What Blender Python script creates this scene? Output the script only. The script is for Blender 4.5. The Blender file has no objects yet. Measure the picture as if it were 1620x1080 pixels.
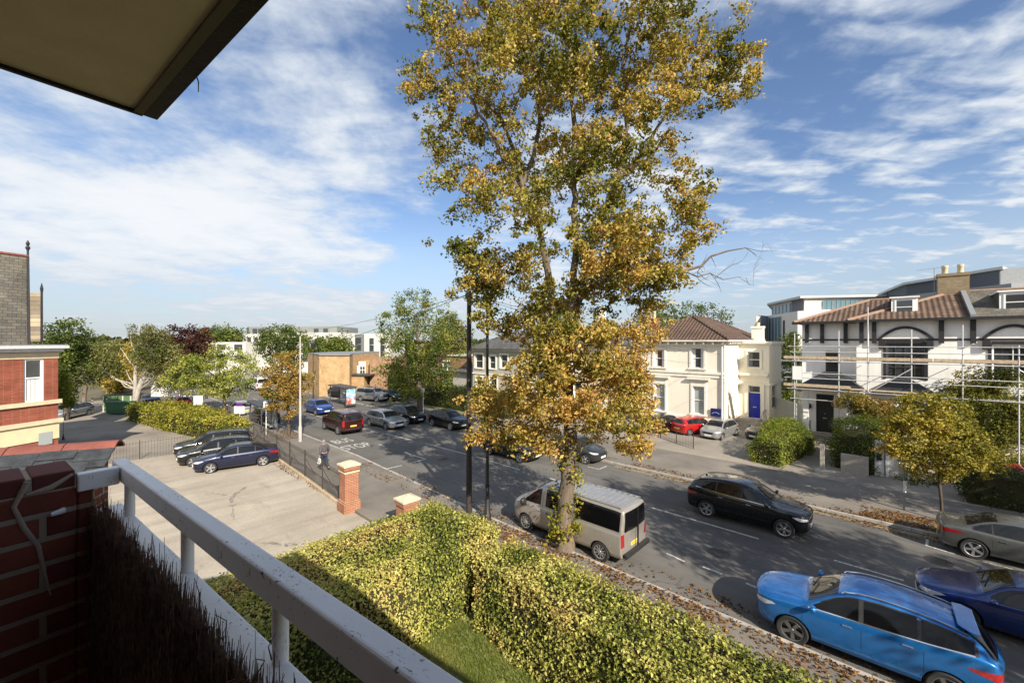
import bpy, bmesh, math, random
import numpy as np
from mathutils import Vector, Matrix, noise
from mathutils.bvhtree import BVHTree
from mathutils.geometry import delaunay_2d_cdt
S = bpy.context.scene; COL = S.collection
R = math.radians
# ------------------------------------------------ camera, world, sun, exposure
# world frame: +x along the street (to the right), +y across the street, z up; eye 7.65 m up on the balcony
EYE = 7.65; FOC = 650.0
YAW = math.atan2(0.679, 0.7345)
cd = bpy.data.cameras.new('camera'); cam = bpy.data.objects.new('camera', cd); COL.objects.link(cam)
cd.sensor_width = 36; cd.lens = 36 * FOC / 1620; cd.clip_start = 0.05; cd.clip_end = 3000
cam.location = (0, 0, EYE); cam.rotation_euler = (R(90), 0, YAW)
S.camera = cam
S.view_settings.view_transform = 'Standard'; S.view_settings.look = 'None'
S.view_settings.gamma = 1; S.view_settings.use_curve_mapping = False
S.view_settings.exposure = 0.80
SUN_EL = R(33); SUN_AZ = math.atan2(0.94, -0.38)      # azimuth measured from +y towards +x
w = bpy.data.worlds.new('World'); S.world = w; w.use_nodes = True
def world_sky():
    nt = w.node_tree; N = nt.nodes; L = nt.links; N.clear()
    def nd(t, **k):
        n = N.new(t)
        for a, b in k.items(): setattr(n, a, b)
        return n
    def mt(op, a, b=None, clamp=False):
        n = nd('ShaderNodeMath', operation=op, use_clamp=clamp)
        for i, v in enumerate((a, b)):
            if v is None: continue
            if isinstance(v, (int, float)): n.inputs[i].default_value = v
            else: L.new(v, n.inputs[i])
        return n.outputs[0]
    def ss(v, a, b):
        n = nd('ShaderNodeMapRange', interpolation_type='SMOOTHSTEP'); L.new(v, n.inputs[0])
        n.inputs[1].default_value = a; n.inputs[2].default_value = b
        return n.outputs[0]
    def noi(vec, sc, det, rough=0.5, dist=0.0, lac=2.0):
        n = nd('ShaderNodeTexNoise'); L.new(vec, n.inputs['Vector'])
        n.inputs['Scale'].default_value = sc; n.inputs['Detail'].default_value = det
        n.inputs['Roughness'].default_value = rough; n.inputs['Distortion'].default_value = dist
        n.inputs['Lacunarity'].default_value = lac
        return n.outputs['Fac']
    sky = nd('ShaderNodeTexSky', sky_type='NISHITA'); sky.sun_disc = False
    sky.sun_elevation = SUN_EL; sky.sun_rotation = SUN_AZ
    sky.air_density = 1.1; sky.dust_density = 0.6; sky.ozone_density = 2.0
    tc = nd('ShaderNodeTexCoord'); sp = nd('ShaderNodeSeparateXYZ'); L.new(tc.outputs['Generated'], sp.inputs[0])
    # rotate to the view axis so that the layer can be streaked
    c, s = math.cos(YAW), math.sin(YAW)
    X = mt('ADD', mt('MULTIPLY', sp.outputs[0], c), mt('MULTIPLY', sp.outputs[1], s))
    Y = mt('ADD', mt('MULTIPLY', sp.outputs[0], -s), mt('MULTIPLY', sp.outputs[1], c))
    Z = mt('MAXIMUM', sp.outputs[2], 0.0)
    zz = mt('ADD', Z, 0.10)
    px = mt('DIVIDE', X, zz); py = mt('DIVIDE', Y, zz)
    cm = nd('ShaderNodeCombineXYZ'); L.new(px, cm.inputs[0]); L.new(py, cm.inputs[1]); cm.inputs[2].default_value = 3.7
    P = cm.outputs[0]
    def mapped(vec, loc, rot, sc):
        m = nd('ShaderNodeMapping'); L.new(vec, m.inputs[0])
        m.inputs['Location'].default_value = loc; m.inputs['Rotation'].default_value = (0, 0, rot); m.inputs['Scale'].default_value = sc
        return m.outputs[0]
    big = noi(mapped(P, (SKYO[0], SKYO[1], 0), R(35), (0.55, 1.0, 1)), 0.55, 3, 0.5, 0.3)
    mid = noi(mapped(P, (2, 1, 0), R(28), (1.0, 0.72, 1)), 2.3, 9, 0.58, 0.25)
    rip = noi(mapped(P, (0, 4, 0), R(-62), (0.50, 1.0, 1)), 8.0, 5, 0.5, 0.35)
    fin = noi(mapped(P, (0, 0, 5), 0, (1, 1, 1)), 30.0, 4, 0.6)
    # layer thickness grows toward one side of the sky (thin sheet) and breaks into ripples at the other
    side = ss(px, 1.6, -1.2)
    blue = ss(mt('ABSOLUTE', mt('SUBTRACT', px, mt('SUBTRACT', mt('MULTIPLY', py, -0.28), SKYB))), 0.0, 0.55)
    cov = mt('ADD', mt('MULTIPLY', big, 0.75), mt('MULTIPLY', mid, 0.75))
    cov = mt('ADD', cov, mt('MULTIPLY', mt('SUBTRACT', rip, 0.5), mt('SUBTRACT', 1.0, mt('MULTIPLY', side, 0.7))))
    cov = mt('ADD', cov, mt('MULTIPLY', mt('SUBTRACT', fin, 0.5), 0.10))
    cov = mt('ADD', cov, mt('MULTIPLY', side, 0.17))
    cov = mt('SUBTRACT', cov, mt('MULTIPLY', mt('SUBTRACT', 1.0, blue), 0.26))
    m1 = ss(cov, 0.62, 0.99)
    # towards the horizon the sheet closes up
    hor = ss(Z, 0.34, 0.02)
    m = mt('MAXIMUM', m1, mt('MULTIPLY', hor, mt('ADD', 0.42, mt('MULTIPLY', mid, 0.45))))
    m = mt('MULTIPLY', m, 0.93)
    cl = nd('ShaderNodeMixRGB'); L.new(ss(cov, 0.75, 1.15), cl.inputs[0])
    cl.inputs[1].default_value = (5.3, 5.9, 6.6, 1); cl.inputs[2].default_value = (7.2, 7.3, 7.45, 1)
    tint = nd('ShaderNodeMixRGB', blend_type='MULTIPLY'); tint.inputs[0].default_value = 1
    L.new(sky.outputs[0], tint.inputs[1]); tint.inputs[2].default_value = (0.94, 1.0, 1.14, 1)
    mx = nd('ShaderNodeMixRGB'); L.new(m, mx.inputs[0]); L.new(tint.outputs[0], mx.inputs[1]); L.new(cl.outputs[0], mx.inputs[2])
    hz = nd('ShaderNodeMixRGB', blend_type='MULTIPLY'); L.new(mt('MULTIPLY', ss(Z, 0.22, 0.0), 0.75), hz.inputs[0]); L.new(mx.outputs[0], hz.inputs[1]); hz.inputs[2].default_value = (0.70, 0.73, 0.78, 1); mx = hz
    bg = nd('ShaderNodeBackground'); bg.inputs[1].default_value = 0.076; L.new(mx.outputs[0], bg.inputs[0])
    o = nd('ShaderNodeOutputWorld'); L.new(bg.outputs[0], o.inputs[0])
SKYO = (1.3, 0.4); SKYB = -0.2
world_sky()
sd = bpy.data.lights.new('sun', 'SUN'); sun = bpy.data.objects.new('sun', sd); COL.objects.link(sun)
sd.energy = 5.0; sd.angle = R(0.5); sd.color = (1.0, 0.90, 0.75)
sun.rotation_euler = Vector((math.sin(SUN_AZ) * math.cos(SUN_EL), math.cos(SUN_AZ) * math.cos(SUN_EL), math.sin(SUN_EL))).to_track_quat('Z', 'Y').to_euler()

# ------------------------------------------------ measuring helpers (photo pixel -> place on the ground / on a wall line)
RX, RY, FX, FY = 0.7345, 0.679, -0.679, 0.7345
def G(px, py, z=0.0):
    k = (EYE - z) * FOC / (py - 540); a = (px - 810) / FOC
    return (k * (a * RX + FX), k * (a * RY + FY))
def onY(px, y):                       # x on the line y=const seen in column px, and the depth
    a = (px - 810) / FOC; k = y / (a * RY + FY)
    return k * (a * RX + FX), k
def onX(px, x):
    a = (px - 810) / FOC; k = x / (a * RX + FX)
    return k * (a * RY + FY), k
def zat(py, k): return EYE + (540 - py) / FOC * k
def DP(px, py, k):                    # point at depth k
    a = (px - 810) / FOC
    return Vector((k * (a * RX + FX), k * (a * RY + FY), zat(py, k)))

# ------------------------------------------------ object helpers
def tag(o, label=None, cat=None, group=None, kind=None):
    if label: o['label'] = label
    if cat: o['category'] = cat
    if group: o['group'] = group
    if kind: o['kind'] = kind
    return o
def empty(name, loc=(0, 0, 0), rz=0, label=None, cat=None, group=None):
    o = bpy.data.objects.new(name, None); COL.objects.link(o); o.empty_display_size = 0.2
    o.location = loc; o.rotation_euler = (0, 0, rz)
    return tag(o, label, cat, group)
def mkobj(name, me, parent=None, loc=None, rz=None):
    o = bpy.data.objects.new(name, me); COL.objects.link(o)
    if parent is not None: o.parent = parent
    if loc is not None: o.location = loc
    if rz is not None: o.rotation_euler = (0, 0, rz)
    return o
def struct(o): o['kind'] = 'structure'; return o
def stuff(o): o['kind'] = 'stuff'; return o
def children(o): return [c for c in o.children]
def copy_tree(o, parent=None):
    c = o.copy(); COL.objects.link(c)
    if parent is not None: c.parent = parent
    for ch in children(o): copy_tree(ch, c)
    return c

class MB:
    """collects shapes into one mesh"""
    def __init__(s): s.v = []; s.f = []; s.m = []
    def add(s, vs, fs, mi=0):
        b = len(s.v); s.v += [tuple(v) for v in vs]; s.f += [tuple(i + b for i in f) for f in fs]; s.m += [mi] * len(fs); return s
    def box(s, x0, x1, y0, y1, z0, z1, mi=0, rz=0, c=None):
        vs = [(x0, y0, z0), (x1, y0, z0), (x1, y1, z0), (x0, y1, z0), (x0, y0, z1), (x1, y0, z1), (x1, y1, z1), (x0, y1, z1)]
        if rz:
            c = c or ((x0 + x1) / 2, (y0 + y1) / 2); ca, sa = math.cos(rz), math.sin(rz)
            vs = [(c[0] + (x - c[0]) * ca - (y - c[1]) * sa, c[1] + (x - c[0]) * sa + (y - c[1]) * ca, z) for x, y, z in vs]
        return s.add(vs, [(0, 3, 2, 1), (4, 5, 6, 7), (0, 1, 5, 4), (1, 2, 6, 5), (2, 3, 7, 6), (3, 0, 4, 7)], mi)
    def bar(s, a, b, w, h=None, mi=0):
        """square bar between two points"""
        h = h or w; a = Vector(a); b = Vector(b); d = (b - a).normalized()
        up = Vector((0, 0, 1)) if abs(d.z) < 0.95 else Vector((0, 1, 0))
        r = d.cross(up).normalized() * (w / 2); u = r.cross(d).normalized() * (h / 2)
        vs = [a - r - u, a + r - u, a + r + u, a - r + u, b - r - u, b + r - u, b + r + u, b - r + u]
        return s.add(vs, [(0, 3, 2, 1), (4, 5, 6, 7), (0, 1, 5, 4), (1, 2, 6, 5), (2, 3, 7, 6), (3, 0, 4, 7)], mi)
    def tube(s, pts, r, n=8, mi=0, cap=True):
        pts = [Vector(p) for p in pts]; rs = r if isinstance(r, (list, tuple)) else [r] * len(pts)
        vs = []; fs = []; prev = None
        for i, p in enumerate(pts):
            d = (pts[min(i + 1, len(pts) - 1)] - pts[max(i - 1, 0)]).normalized()
            if prev is None:
                a = d.orthogonal().normalized()
            else:
                a = (prev - d * prev.dot(d))
                a = a.normalized() if a.length > 1e-5 else d.orthogonal().normalized()
            prev = a; b = d.cross(a)
            for k in range(n):
                t = 2 * math.pi * k / n; vs.append(p + (a * math.cos(t) + b * math.sin(t)) * rs[i])
        for i in range(len(pts) - 1):
            for k in range(n):
                fs.append((i * n + k, i * n + (k + 1) % n, (i + 1) * n + (k + 1) % n, (i + 1) * n + k))
        if cap: fs.append(tuple(range(n - 1, -1, -1))); fs.append(tuple((len(pts) - 1) * n + k for k in range(n)))
        return s.add(vs, fs, mi)
    def cyl(s, x, y, z0, z1, r, n=16, mi=0, r2=None): return s.tube([(x, y, z0), (x, y, z1)], [r, r2 if r2 is not None else r], n, mi)
    def lathe(s, prof, n=24, mi=0, c=(0, 0, 0), axis='z'):
        """prof: list of (radius, height)"""
        vs = []; fs = []
        for r_, h in prof:
            for k in range(n):
                t = 2 * math.pi * k / n; x, y = r_ * math.cos(t), r_ * math.sin(t)
                p = (x, y, h) if axis == 'z' else ((x, h, y) if axis == 'y' else (h, x, y))
                vs.append((p[0] + c[0], p[1] + c[1], p[2] + c[2]))
        for i in range(len(prof) - 1):
            for k in range(n):
                fs.append((i * n + k, i * n + (k + 1) % n, (i + 1) * n + (k + 1) % n, (i + 1) * n + k))
        return s.add(vs, fs, mi)
    def poly(s, pts, mi=0): return s.add(pts, [tuple(range(len(pts)))], mi)
    def prism(s, pts2, a, b, axis='y', mi=0):
        """extrude a 2-D outline: axis y -> (x,z) outline; x -> (y,z); z -> (x,y)"""
        n = len(pts2)
        def P(p, t): return (p[0], t, p[1]) if axis == 'y' else ((t, p[0], p[1]) if axis == 'x' else (p[0], p[1], t))
        vs = [P(p, a) for p in pts2] + [P(p, b) for p in pts2]
        fs = [tuple(range(n)), tuple(range(2 * n - 1, n - 1, -1))] + [(i, n + i, n + (i + 1) % n, (i + 1) % n) for i in range(n)]
        return s.add(vs, fs, mi)
    def mesh(s, name, mats, smooth=False):
        me = bpy.data.meshes.new(name); me.from_pydata(s.v, [], s.f)
        for m in (mats if isinstance(mats, (list, tuple)) else [mats]): me.materials.append(m)
        if any(s.m): me.polygons.foreach_set('material_index', s.m)
        bm = bmesh.new(); bm.from_mesh(me); bmesh.ops.recalc_face_normals(bm, faces=bm.faces); bm.to_mesh(me); bm.free()
        if smooth:
            me.polygons.foreach_set('use_smooth', [True] * len(me.polygons))
            try: me.set_sharp_from_angle(angle=R(smooth if smooth is not True else 40))
            except Exception: pass
        me.update(); return me
    def build(s, name, mats, parent=None, smooth=False, loc=None, rz=None):
        return mkobj(name, s.mesh(name, mats, smooth), parent, loc, rz)
def bevel(o, wd=0.01, seg=1):
    m = o.modifiers.new('Bevel', 'BEVEL'); m.width = wd; m.segments = seg; m.limit_method = 'ANGLE'; return o

# ------------------------------------------------ materials
class NT:
    def __init__(s, name, rough=0.6, spec=0.5, metal=0.0):
        s.m = bpy.data.materials.new(name); s.m.use_nodes = True; s.t = s.m.node_tree; s.N = s.t.nodes; s.L = s.t.links
        s.b = s.N['Principled BSDF']; s.b.inputs['Roughness'].default_value = rough; s.b.inputs['Metallic'].default_value = metal
        s.b.inputs['Specular IOR Level'].default_value = spec
        s.tc = None
    def nd(s, t, **k):
        n = s.N.new(t)
        for a, b in k.items(): setattr(n, a, b)
        return n
    def co(s, kind='Object'):
        if s.tc is None: s.tc = s.nd('ShaderNodeTexCoord')
        return s.tc.outputs[kind]
    def setin(s, sock, v):
        if isinstance(v, bpy.types.NodeSocket): s.L.new(v, sock)
        elif isinstance(v, (tuple, list)): sock.default_value = tuple(v) + ((1,) if len(v) == 3 and sock.type == 'RGBA' else ())
        else: sock.default_value = v
    def mp(s, sc=(1, 1, 1), rot=(0, 0, 0), loc=(0, 0, 0), vec=None):
        n = s.nd('ShaderNodeMapping'); s.L.new(vec or s.co(), n.inputs[0])
        n.inputs['Scale'].default_value = sc; n.inputs['Rotation'].default_value = rot; n.inputs['Location'].default_value = loc
        return n.outputs[0]
    def noise(s, scale, det=4, rough=0.5, vec=None, dist=0.0):
        n = s.nd('ShaderNodeTexNoise'); s.L.new(vec or s.co(), n.inputs['Vector'])
        n.inputs['Scale'].default_value = scale; n.inputs['Detail'].default_value = det; n.inputs['Roughness'].default_value = rough
        n.inputs['Distortion'].default_value = dist
        return n.outputs['Fac']
    def math(s, op, a, b=0.0, clamp=False):
        n = s.nd('ShaderNodeMath', operation=op, use_clamp=clamp); s.setin(n.inputs[0], a); s.setin(n.inputs[1], b); return n.outputs[0]
    def rng(s, v, a, b, c=0.0, d=1.0):
        n = s.nd('ShaderNodeMapRange'); s.setin(n.inputs[0], v)
        for i, q in enumerate((a, b, c, d)): n.inputs[i + 1].default_value = q
        return n.outputs[0]
    def mix(s, f, a, b, mode='MIX'):
        n = s.nd('ShaderNodeMixRGB', blend_type=mode); s.setin(n.inputs[0], f); s.setin(n.inputs[1], a); s.setin(n.inputs[2], b); return n.outputs[0]
    def wallvec(s):
        """(x+y, z) so courses run level on walls facing either axis"""
        sp = s.nd('ShaderNodeSeparateXYZ'); s.L.new(s.co(), sp.inputs[0])
        c = s.nd('ShaderNodeCombineXYZ'); s.L.new(s.math('ADD', sp.outputs[0], sp.outputs[1]), c.inputs[0]); s.L.new(sp.outputs[2], c.inputs[1])
        return c.outputs[0]
    def color(s, c): s.setin(s.b.inputs['Base Color'], c); return s
    def rough(s, v): s.setin(s.b.inputs['Roughness'], v); return s
    def bump(s, h, strength=0.3, dist=0.01):
        n = s.nd('ShaderNodeBump'); n.inputs['Strength'].default_value = strength; n.inputs['Distance'].default_value = dist
        s.setin(n.inputs['Height'], h); s.L.new(n.outputs[0], s.b.inputs['Normal']); return s
def plain(name, col, rough=0.6, metal=0.0, spec=0.5, var=0.12, sc=6, coat=0.0, bump=0.0):
    n = NT(name, rough, spec, metal)
    f = n.noise(sc, 5, 0.6)
    n.color(n.mix(n.rng(f, 0.3, 0.7), tuple(c * (1 - var) for c in col), tuple(min(1, c * (1 + var)) for c in col)))
    if bump: n.bump(n.noise(sc * 8, 4), bump, 0.01)
    if coat: n.b.inputs['Coat Weight'].default_value = coat; n.b.inputs['Coat Roughness'].default_value = 0.04
    return n.m
def brickmat(name, c1, c2, mortar, scale=1.0, bw=0.225, bh=0.075, ms=0.012, rough=0.85, var=0.5, bump=0.5):
    n = NT(name, rough, 0.25); v = n.wallvec()
    t = n.nd('ShaderNodeTexBrick'); n.L.new(v, t.inputs['Vector']); t.inputs['Scale'].default_value = scale
    t.inputs['Brick Width'].default_value = bw; t.inputs['Row Height'].default_value = bh; t.inputs['Mortar Size'].default_value = ms
    t.inputs['Mortar Smooth'].default_value = 0.2; t.inputs['Color1'].default_value = (*c1, 1); t.inputs['Color2'].default_value = (*c2, 1); t.inputs['Mortar'].default_value = (*mortar, 1)
    f = n.noise(1.3, 5, 0.65)
    col = n.mix(n.rng(f, 0.35, 0.75), t.outputs['Color'], n.mix(1.0, t.outputs['Color'], (0.6, 0.58, 0.55), 'MULTIPLY'))
    col = n.mix(n.rng(n.noise(38, 3), 0.2, 0.8, 0, var), col, n.mix(1.0, col, (0.72, 0.7, 0.68), 'MULTIPLY'))
    n.color(col); n.bump(n.math('MULTIPLY', n.math('SUBTRACT', 1.0, t.outputs['Fac']), 1.0), bump, 0.01)
    return n.m
def glassmat(name, col=(0.02, 0.025, 0.03), rough=0.04, spec=0.8):
    n = NT(name, rough, spec); n.color(col); n.bump(n.noise(1.2, 2), 0.04, 0.05); return n.m
# ------------------------------------------------ surfaces of the setting
def ground_mat(name, c1, c2, sc=0.35, fine=60, speck=0.25, rough=0.92, streak=None, bump=0.25, patches=None, cracks=0):
    n = NT(name, rough, 0.3)
    f = n.noise(sc, 6, 0.6); col = n.mix(n.rng(f, 0.3, 0.7), c1, c2)
    if streak:
        sfac = n.noise(1.0, 5, 0.6, vec=n.mp(sc=streak, rot=(0, 0, 0.05)), dist=0.4)
        col = n.mix(n.rng(sfac, 0.45, 0.75, 0, 0.55), col, n.mix(1.0, col, (1.35, 1.33, 1.28), 'MULTIPLY'))
        sf2 = n.noise(1.0, 4, 0.6, vec=n.mp(sc=(streak[0] * 1.7, streak[1] * 1.4, 1), loc=(7, 3, 0)))
        col = n.mix(n.rng(sf2, 0.5, 0.72, 0, 0.6), col, n.mix(1.0, col, (0.66, 0.65, 0.64), 'MULTIPLY'))
    if patches:
        vn = n.nd('ShaderNodeTexVoronoi', feature='F1'); n.L.new(n.mp(sc=(patches, patches * 0.6, 1)), vn.inputs['Vector']); vn.inputs['Scale'].default_value = 1
        sp = n.nd('ShaderNodeSeparateColor'); n.L.new(vn.outputs['Color'], sp.inputs[0])
        col = n.mix(n.rng(sp.outputs[0], 0.75, 0.8, 0, 0.35), col, n.mix(1.0, col, (0.62, 0.62, 0.64), 'MULTIPLY'))
    if cracks:
        vc = n.nd('ShaderNodeTexVoronoi', feature='DISTANCE_TO_EDGE'); n.L.new(n.mp(sc=(cracks * .6, cracks, 1), vec=None), vc.inputs['Vector']); vc.inputs['Scale'].default_value = 1
        wob = n.math('ADD', vc.outputs['Distance'], n.math('MULTIPLY', n.math('SUBTRACT', n.noise(2.5, 5, .7), .5), .10))
        col = n.mix(n.math('MULTIPLY', n.rng(n.math('ABSOLUTE', wob), 0.0, .006, 1, 0), n.rng(n.noise(.3, 2), .48, .6)), col, (.06, .056, .05))
        sp2 = n.nd('ShaderNodeSeparateXYZ'); n.L.new(n.co(), sp2.inputs[0]); tr = n.math('SINE', n.math('MULTIPLY', sp2.outputs[1], 3.55)); col = n.mix(n.math('MULTIPLY', n.rng(tr, .2, 1, 0, .30), n.rng(n.noise(.2, 3), .35, .6)), col, n.mix(1.0, col, (1.28, 1.27, 1.25), 'MULTIPLY'))
        stn = n.noise(1.0, 4, .6, vec=n.mp(sc=(.35, 1.3, 1), loc=(11, 5, 0))); col = n.mix(n.rng(stn, .58, .72, 0, .5), col, n.mix(1.0, col, (.6, .6, .6), 'MULTIPLY'))
    f2 = n.noise(fine, 3, 0.7)
    col = n.mix(n.rng(f2, 0.35, 0.65, 0, 1), n.mix(1.0, col, (1 - speck,) * 3, 'MULTIPLY'), n.mix(1.0, col, (1 + speck,) * 3, 'MULTIPLY'))
    n.color(col); n.bump(f2, bump, 0.01); return n.m
M = {}
M['asphalt'] = ground_mat('asphalt', (0.098, 0.095, 0.090), (0.140, 0.134, 0.124), 0.25, 45, 0.30, streak=(0.04, 1.1, 1), patches=0.16, cracks=.35)
M['pave'] = ground_mat('pavement', (0.13, 0.118, 0.104), (0.20, 0.18, 0.155), 0.5, 40, 0.22, streak=(0.12, 0.5, 1))
M['park'] = ground_mat('car_park_surface', (0.28, 0.248, 0.203), (0.385, 0.343, 0.28), 0.22, 30, 0.17, streak=(0.8, 0.12, 1), cracks=.12, rough=0.95)
M['court'] = ground_mat('forecourt', (0.20, 0.178, 0.15), (0.29, 0.26, 0.22), 0.3, 40, 0.18, streak=(0.2, 0.4, 1))
M['soil'] = ground_mat('earth', (0.10, 0.085, 0.06), (0.14, 0.125, 0.075), 0.2, 20, 0.3)
M['grassbase'] = ground_mat('grass_base', (0.13, 0.155, 0.04), (0.22, 0.23, 0.08), 0.9, 25, 0.35)
M['kerb'] = plain('kerb_stone', (0.33, 0.31, 0.28), 0.9, var=0.25, sc=3, bump=0.3)
M['paint'] = NT('road_paint', 0.7, 0.3).m
def _p():
    n = NT('road_paint_worn', 0.75, 0.3); f = n.noise(14, 5, 0.7)
    n.color(n.mix(n.rng(f, 0.38, 0.60), (0.20, 0.19, 0.18), (0.66, 0.65, 0.60))); M['paint'] = n.m
    n = NT('yellow_paint_worn', 0.75, 0.3); f = n.noise(14, 5, 0.7)
    n.color(n.mix(n.rng(f, 0.38, 0.66), (0.28, 0.25, 0.18), (0.72, 0.50, 0.16))); M['yellow'] = n.m
_p()
def sheet(name, pts, z, mat, depth=0.0):
    m = MB()
    if depth: m.prism(pts, z - depth, z, 'z')
    else: m.poly([(x, y, z) for x, y in pts])
    return struct(m.build(name, mat))
sheet('ground', [(-900, -700), (700, -700), (700, 900), (-900, 900)], -0.06, M['soil'])
KN = lambda x: 12.35 if x > -12 else (12.35 + 0.75 * min(1, (-12 - x) / 14))        # near kerb line
KF = lambda x: 23.1 if x > -16 else (23.1 + 1.0 * min(1, (-16 - x) / 16))           # far kerb line
xs = [90, 40, 10, -4, -12, -16, -20, -24, -28, -32, -45, -60, -90, -140, -400]
sheet('road', [(x, KN(x)) for x in xs] + [(x, KF(x)) for x in reversed(xs)], 0.0, M['asphalt'])
# side road forking away and its opposite verge
sheet('side_road', [(-44, 24.1), (-44.3, 46), (-52, 120), (-64, 120), (-57, 46), (-56, 24.1)], 0.0, M['asphalt'])
def slab(name, pts, mat, z=0.11): return sheet(name, pts, z, mat, 0.17)
slab('pavement', [(x, KN(x) - 0.15) for x in xs] + [(-400, 9.9), (-36, 9.9), (-29, 9.35), (-18.5, 8.75), (-12, 8.7), (90, 8.7)], M['pave'])
slab('far_pavement', [(90, 23.25), (-16, 23.25), (-32, 24.25), (-43, 24.25), (-43, 28.3), (90, 28.3)], M['pave'])
slab('forecourt', [(90, 28.3), (-30, 28.3), (-30, 60), (90, 60)], M['court'], 0.106)
slab('grass_verge', [(-30.1, 28.4), (-43, 28.4), (-43, 60), (-30.1, 60)], M['grassbase'], 0.10)
slab('corner_pavement', [(-57.5, 24.25), (-140, 24.25), (-140, 40), (-58, 40)], M['court'], 0.11)
sheet('car_park', [(-35.9, 9.8), (-29, 9.3), (-18.5, 8.7), (-12.2, 8.65), (-12.2, -14), (-35.9, -14)], 0.02, M['park'], 0.1)
sheet('neighbour_car_park', [(-35.94, 9.8), (-60, 6.5), (-75, 6.0), (-75, -20), (-35.94, -20)], 0.012, M['court'], 0.1)
sheet('garden_ground', [(-12.16, 8.65), (40, 8.65), (40, -1.4), (-12.16, -1.4)], 0.05, M['grassbase'], 0.12)
# kerb stones: one upstand along each side
def kerb(name, f, sgn):
    m = MB(); x = 60.0
    while x > -130:
        L_ = 0.914 if x > -70 else 6; y0 = f(x); y1 = f(x - L_)
        a, b = (x - L_ + 0.008, x - 0.008)
        m.add([(a, y1, -0.05), (b, y0, -0.05), (b, y0 + sgn * 0.145, -0.05), (a, y1 + sgn * 0.145, -0.05),
               (a, y1, 0.118), (b, y0, 0.118), (b, y0 + sgn * 0.145, 0.118), (a, y1 + sgn * 0.145, 0.118)],
              [(0, 3, 2, 1), (4, 5, 6, 7), (0, 1, 5, 4), (1, 2, 6, 5), (2, 3, 7, 6), (3, 0, 4, 7)])
        x -= L_
    struct(m.build(name, M['kerb']))
kerb('kerb_near_side', KN, -1); kerb('kerb_far_side', KF, 1)
# painted markings, each line a thin sheet
mk = MB()
def dash(p, q, wd=0.10, z=0.005, m=None):
    a = Vector((*G(*p), z)); b = Vector((*G(*q), z)); d = (b - a).normalized(); n = Vector((-d.y, d.x, 0)) * wd / 2
    (m or mk).poly([a - n, b - n, b + n, a + n])
def wdash(a, b, wd=0.10, z=0.005, m=None):
    a = Vector((*a, z)); b = Vector((*b, z)); d = (b - a).normalized(); n = Vector((-d.y, d.x, 0)) * wd / 2
    (m or mk).poly([a - n, b - n, b + n, a + n])
for p, q in (((561, 675), (598, 684)), ((610, 686), (652, 696)), ((673, 701), (740, 719)), ((753, 722), (822, 743)), ((862, 754), (905, 767)), ((1032, 803), (1200, 852)), ((1320, 886), (1430, 918)), ((599, 702.6), (608.7, 705.6)), ((640, 714.6), (650, 719)), ((613, 741), (636, 736)), ((653, 731), (674, 726)), ((674, 726), (654, 720))): dash(p, q, .10)
for x0, x1 in ((5.7, 9.7), (-45, -42), (-51, -48), (-57, -54), (-63, -60), (-69, -66)):
    yy = 18.22 if x0 > -18 else 18.22 - 0.03 * (-18 - x0)
    wdash((x0, yy), (x1, yy))
for p, q in (((1055, 875), (1083, 888)), ((1112, 896), (1143, 908)), ((1180, 922), (1200, 930)), ((935, 789), (948, 794))): dash(p, q, 0.09)
for p, q in (((1466, 863), (1511, 876)), ((1466, 863), (1467, 853)), ((1555, 888), (1602, 900)), ((930, 738), (948, 742)), ((948, 742), (960, 737)), ((600, 667), (618, 671)), ((690, 706), (708, 711))): dash(p, q, 0.08)
o = mk.build('white_road_marking', M['paint']); struct(o)
my = MB()
for yy in (22.75, 22.9):
    wdash((-12.5, yy), (9, yy), 0.05, 0.005, my); wdash((12.5, yy), (45, yy), 0.05, 0.005, my)
wdash((-30, 23.2), (-22, 22.72), 0.06, 0.005, my)
struct(my.build('yellow_kerb_line', M['yellow']))
def text_mesh(txt, size, mat, name, ext=0.0, parent=None, align='CENTER'):
    cu = bpy.data.curves.new(name, 'FONT'); cu.body = txt; cu.size = size; cu.align_x = align; cu.align_y = 'CENTER'; cu.extrude = ext; cu.resolution_u = 3
    ob = bpy.data.objects.new(name, cu); COL.objects.link(ob); dg = bpy.context.evaluated_depsgraph_get(); dg.update()
    me = bpy.data.meshes.new_from_object(ob.evaluated_get(dg)); bpy.data.objects.remove(ob); bpy.data.curves.remove(cu)
    me.materials.clear(); me.materials.append(mat); return mkobj(name, me, parent)
for tx, xx in (('BUS', -31.0), ('STOP', -28.7)):
    t = text_mesh(tx, .86, M['paint'], 'bus_stop_marking'); struct(t); t.location = (xx, 14.35, 0.006); t.scale = (1, 2.2, 1); t.rotation_euler = (0, 0, R(90))

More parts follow.
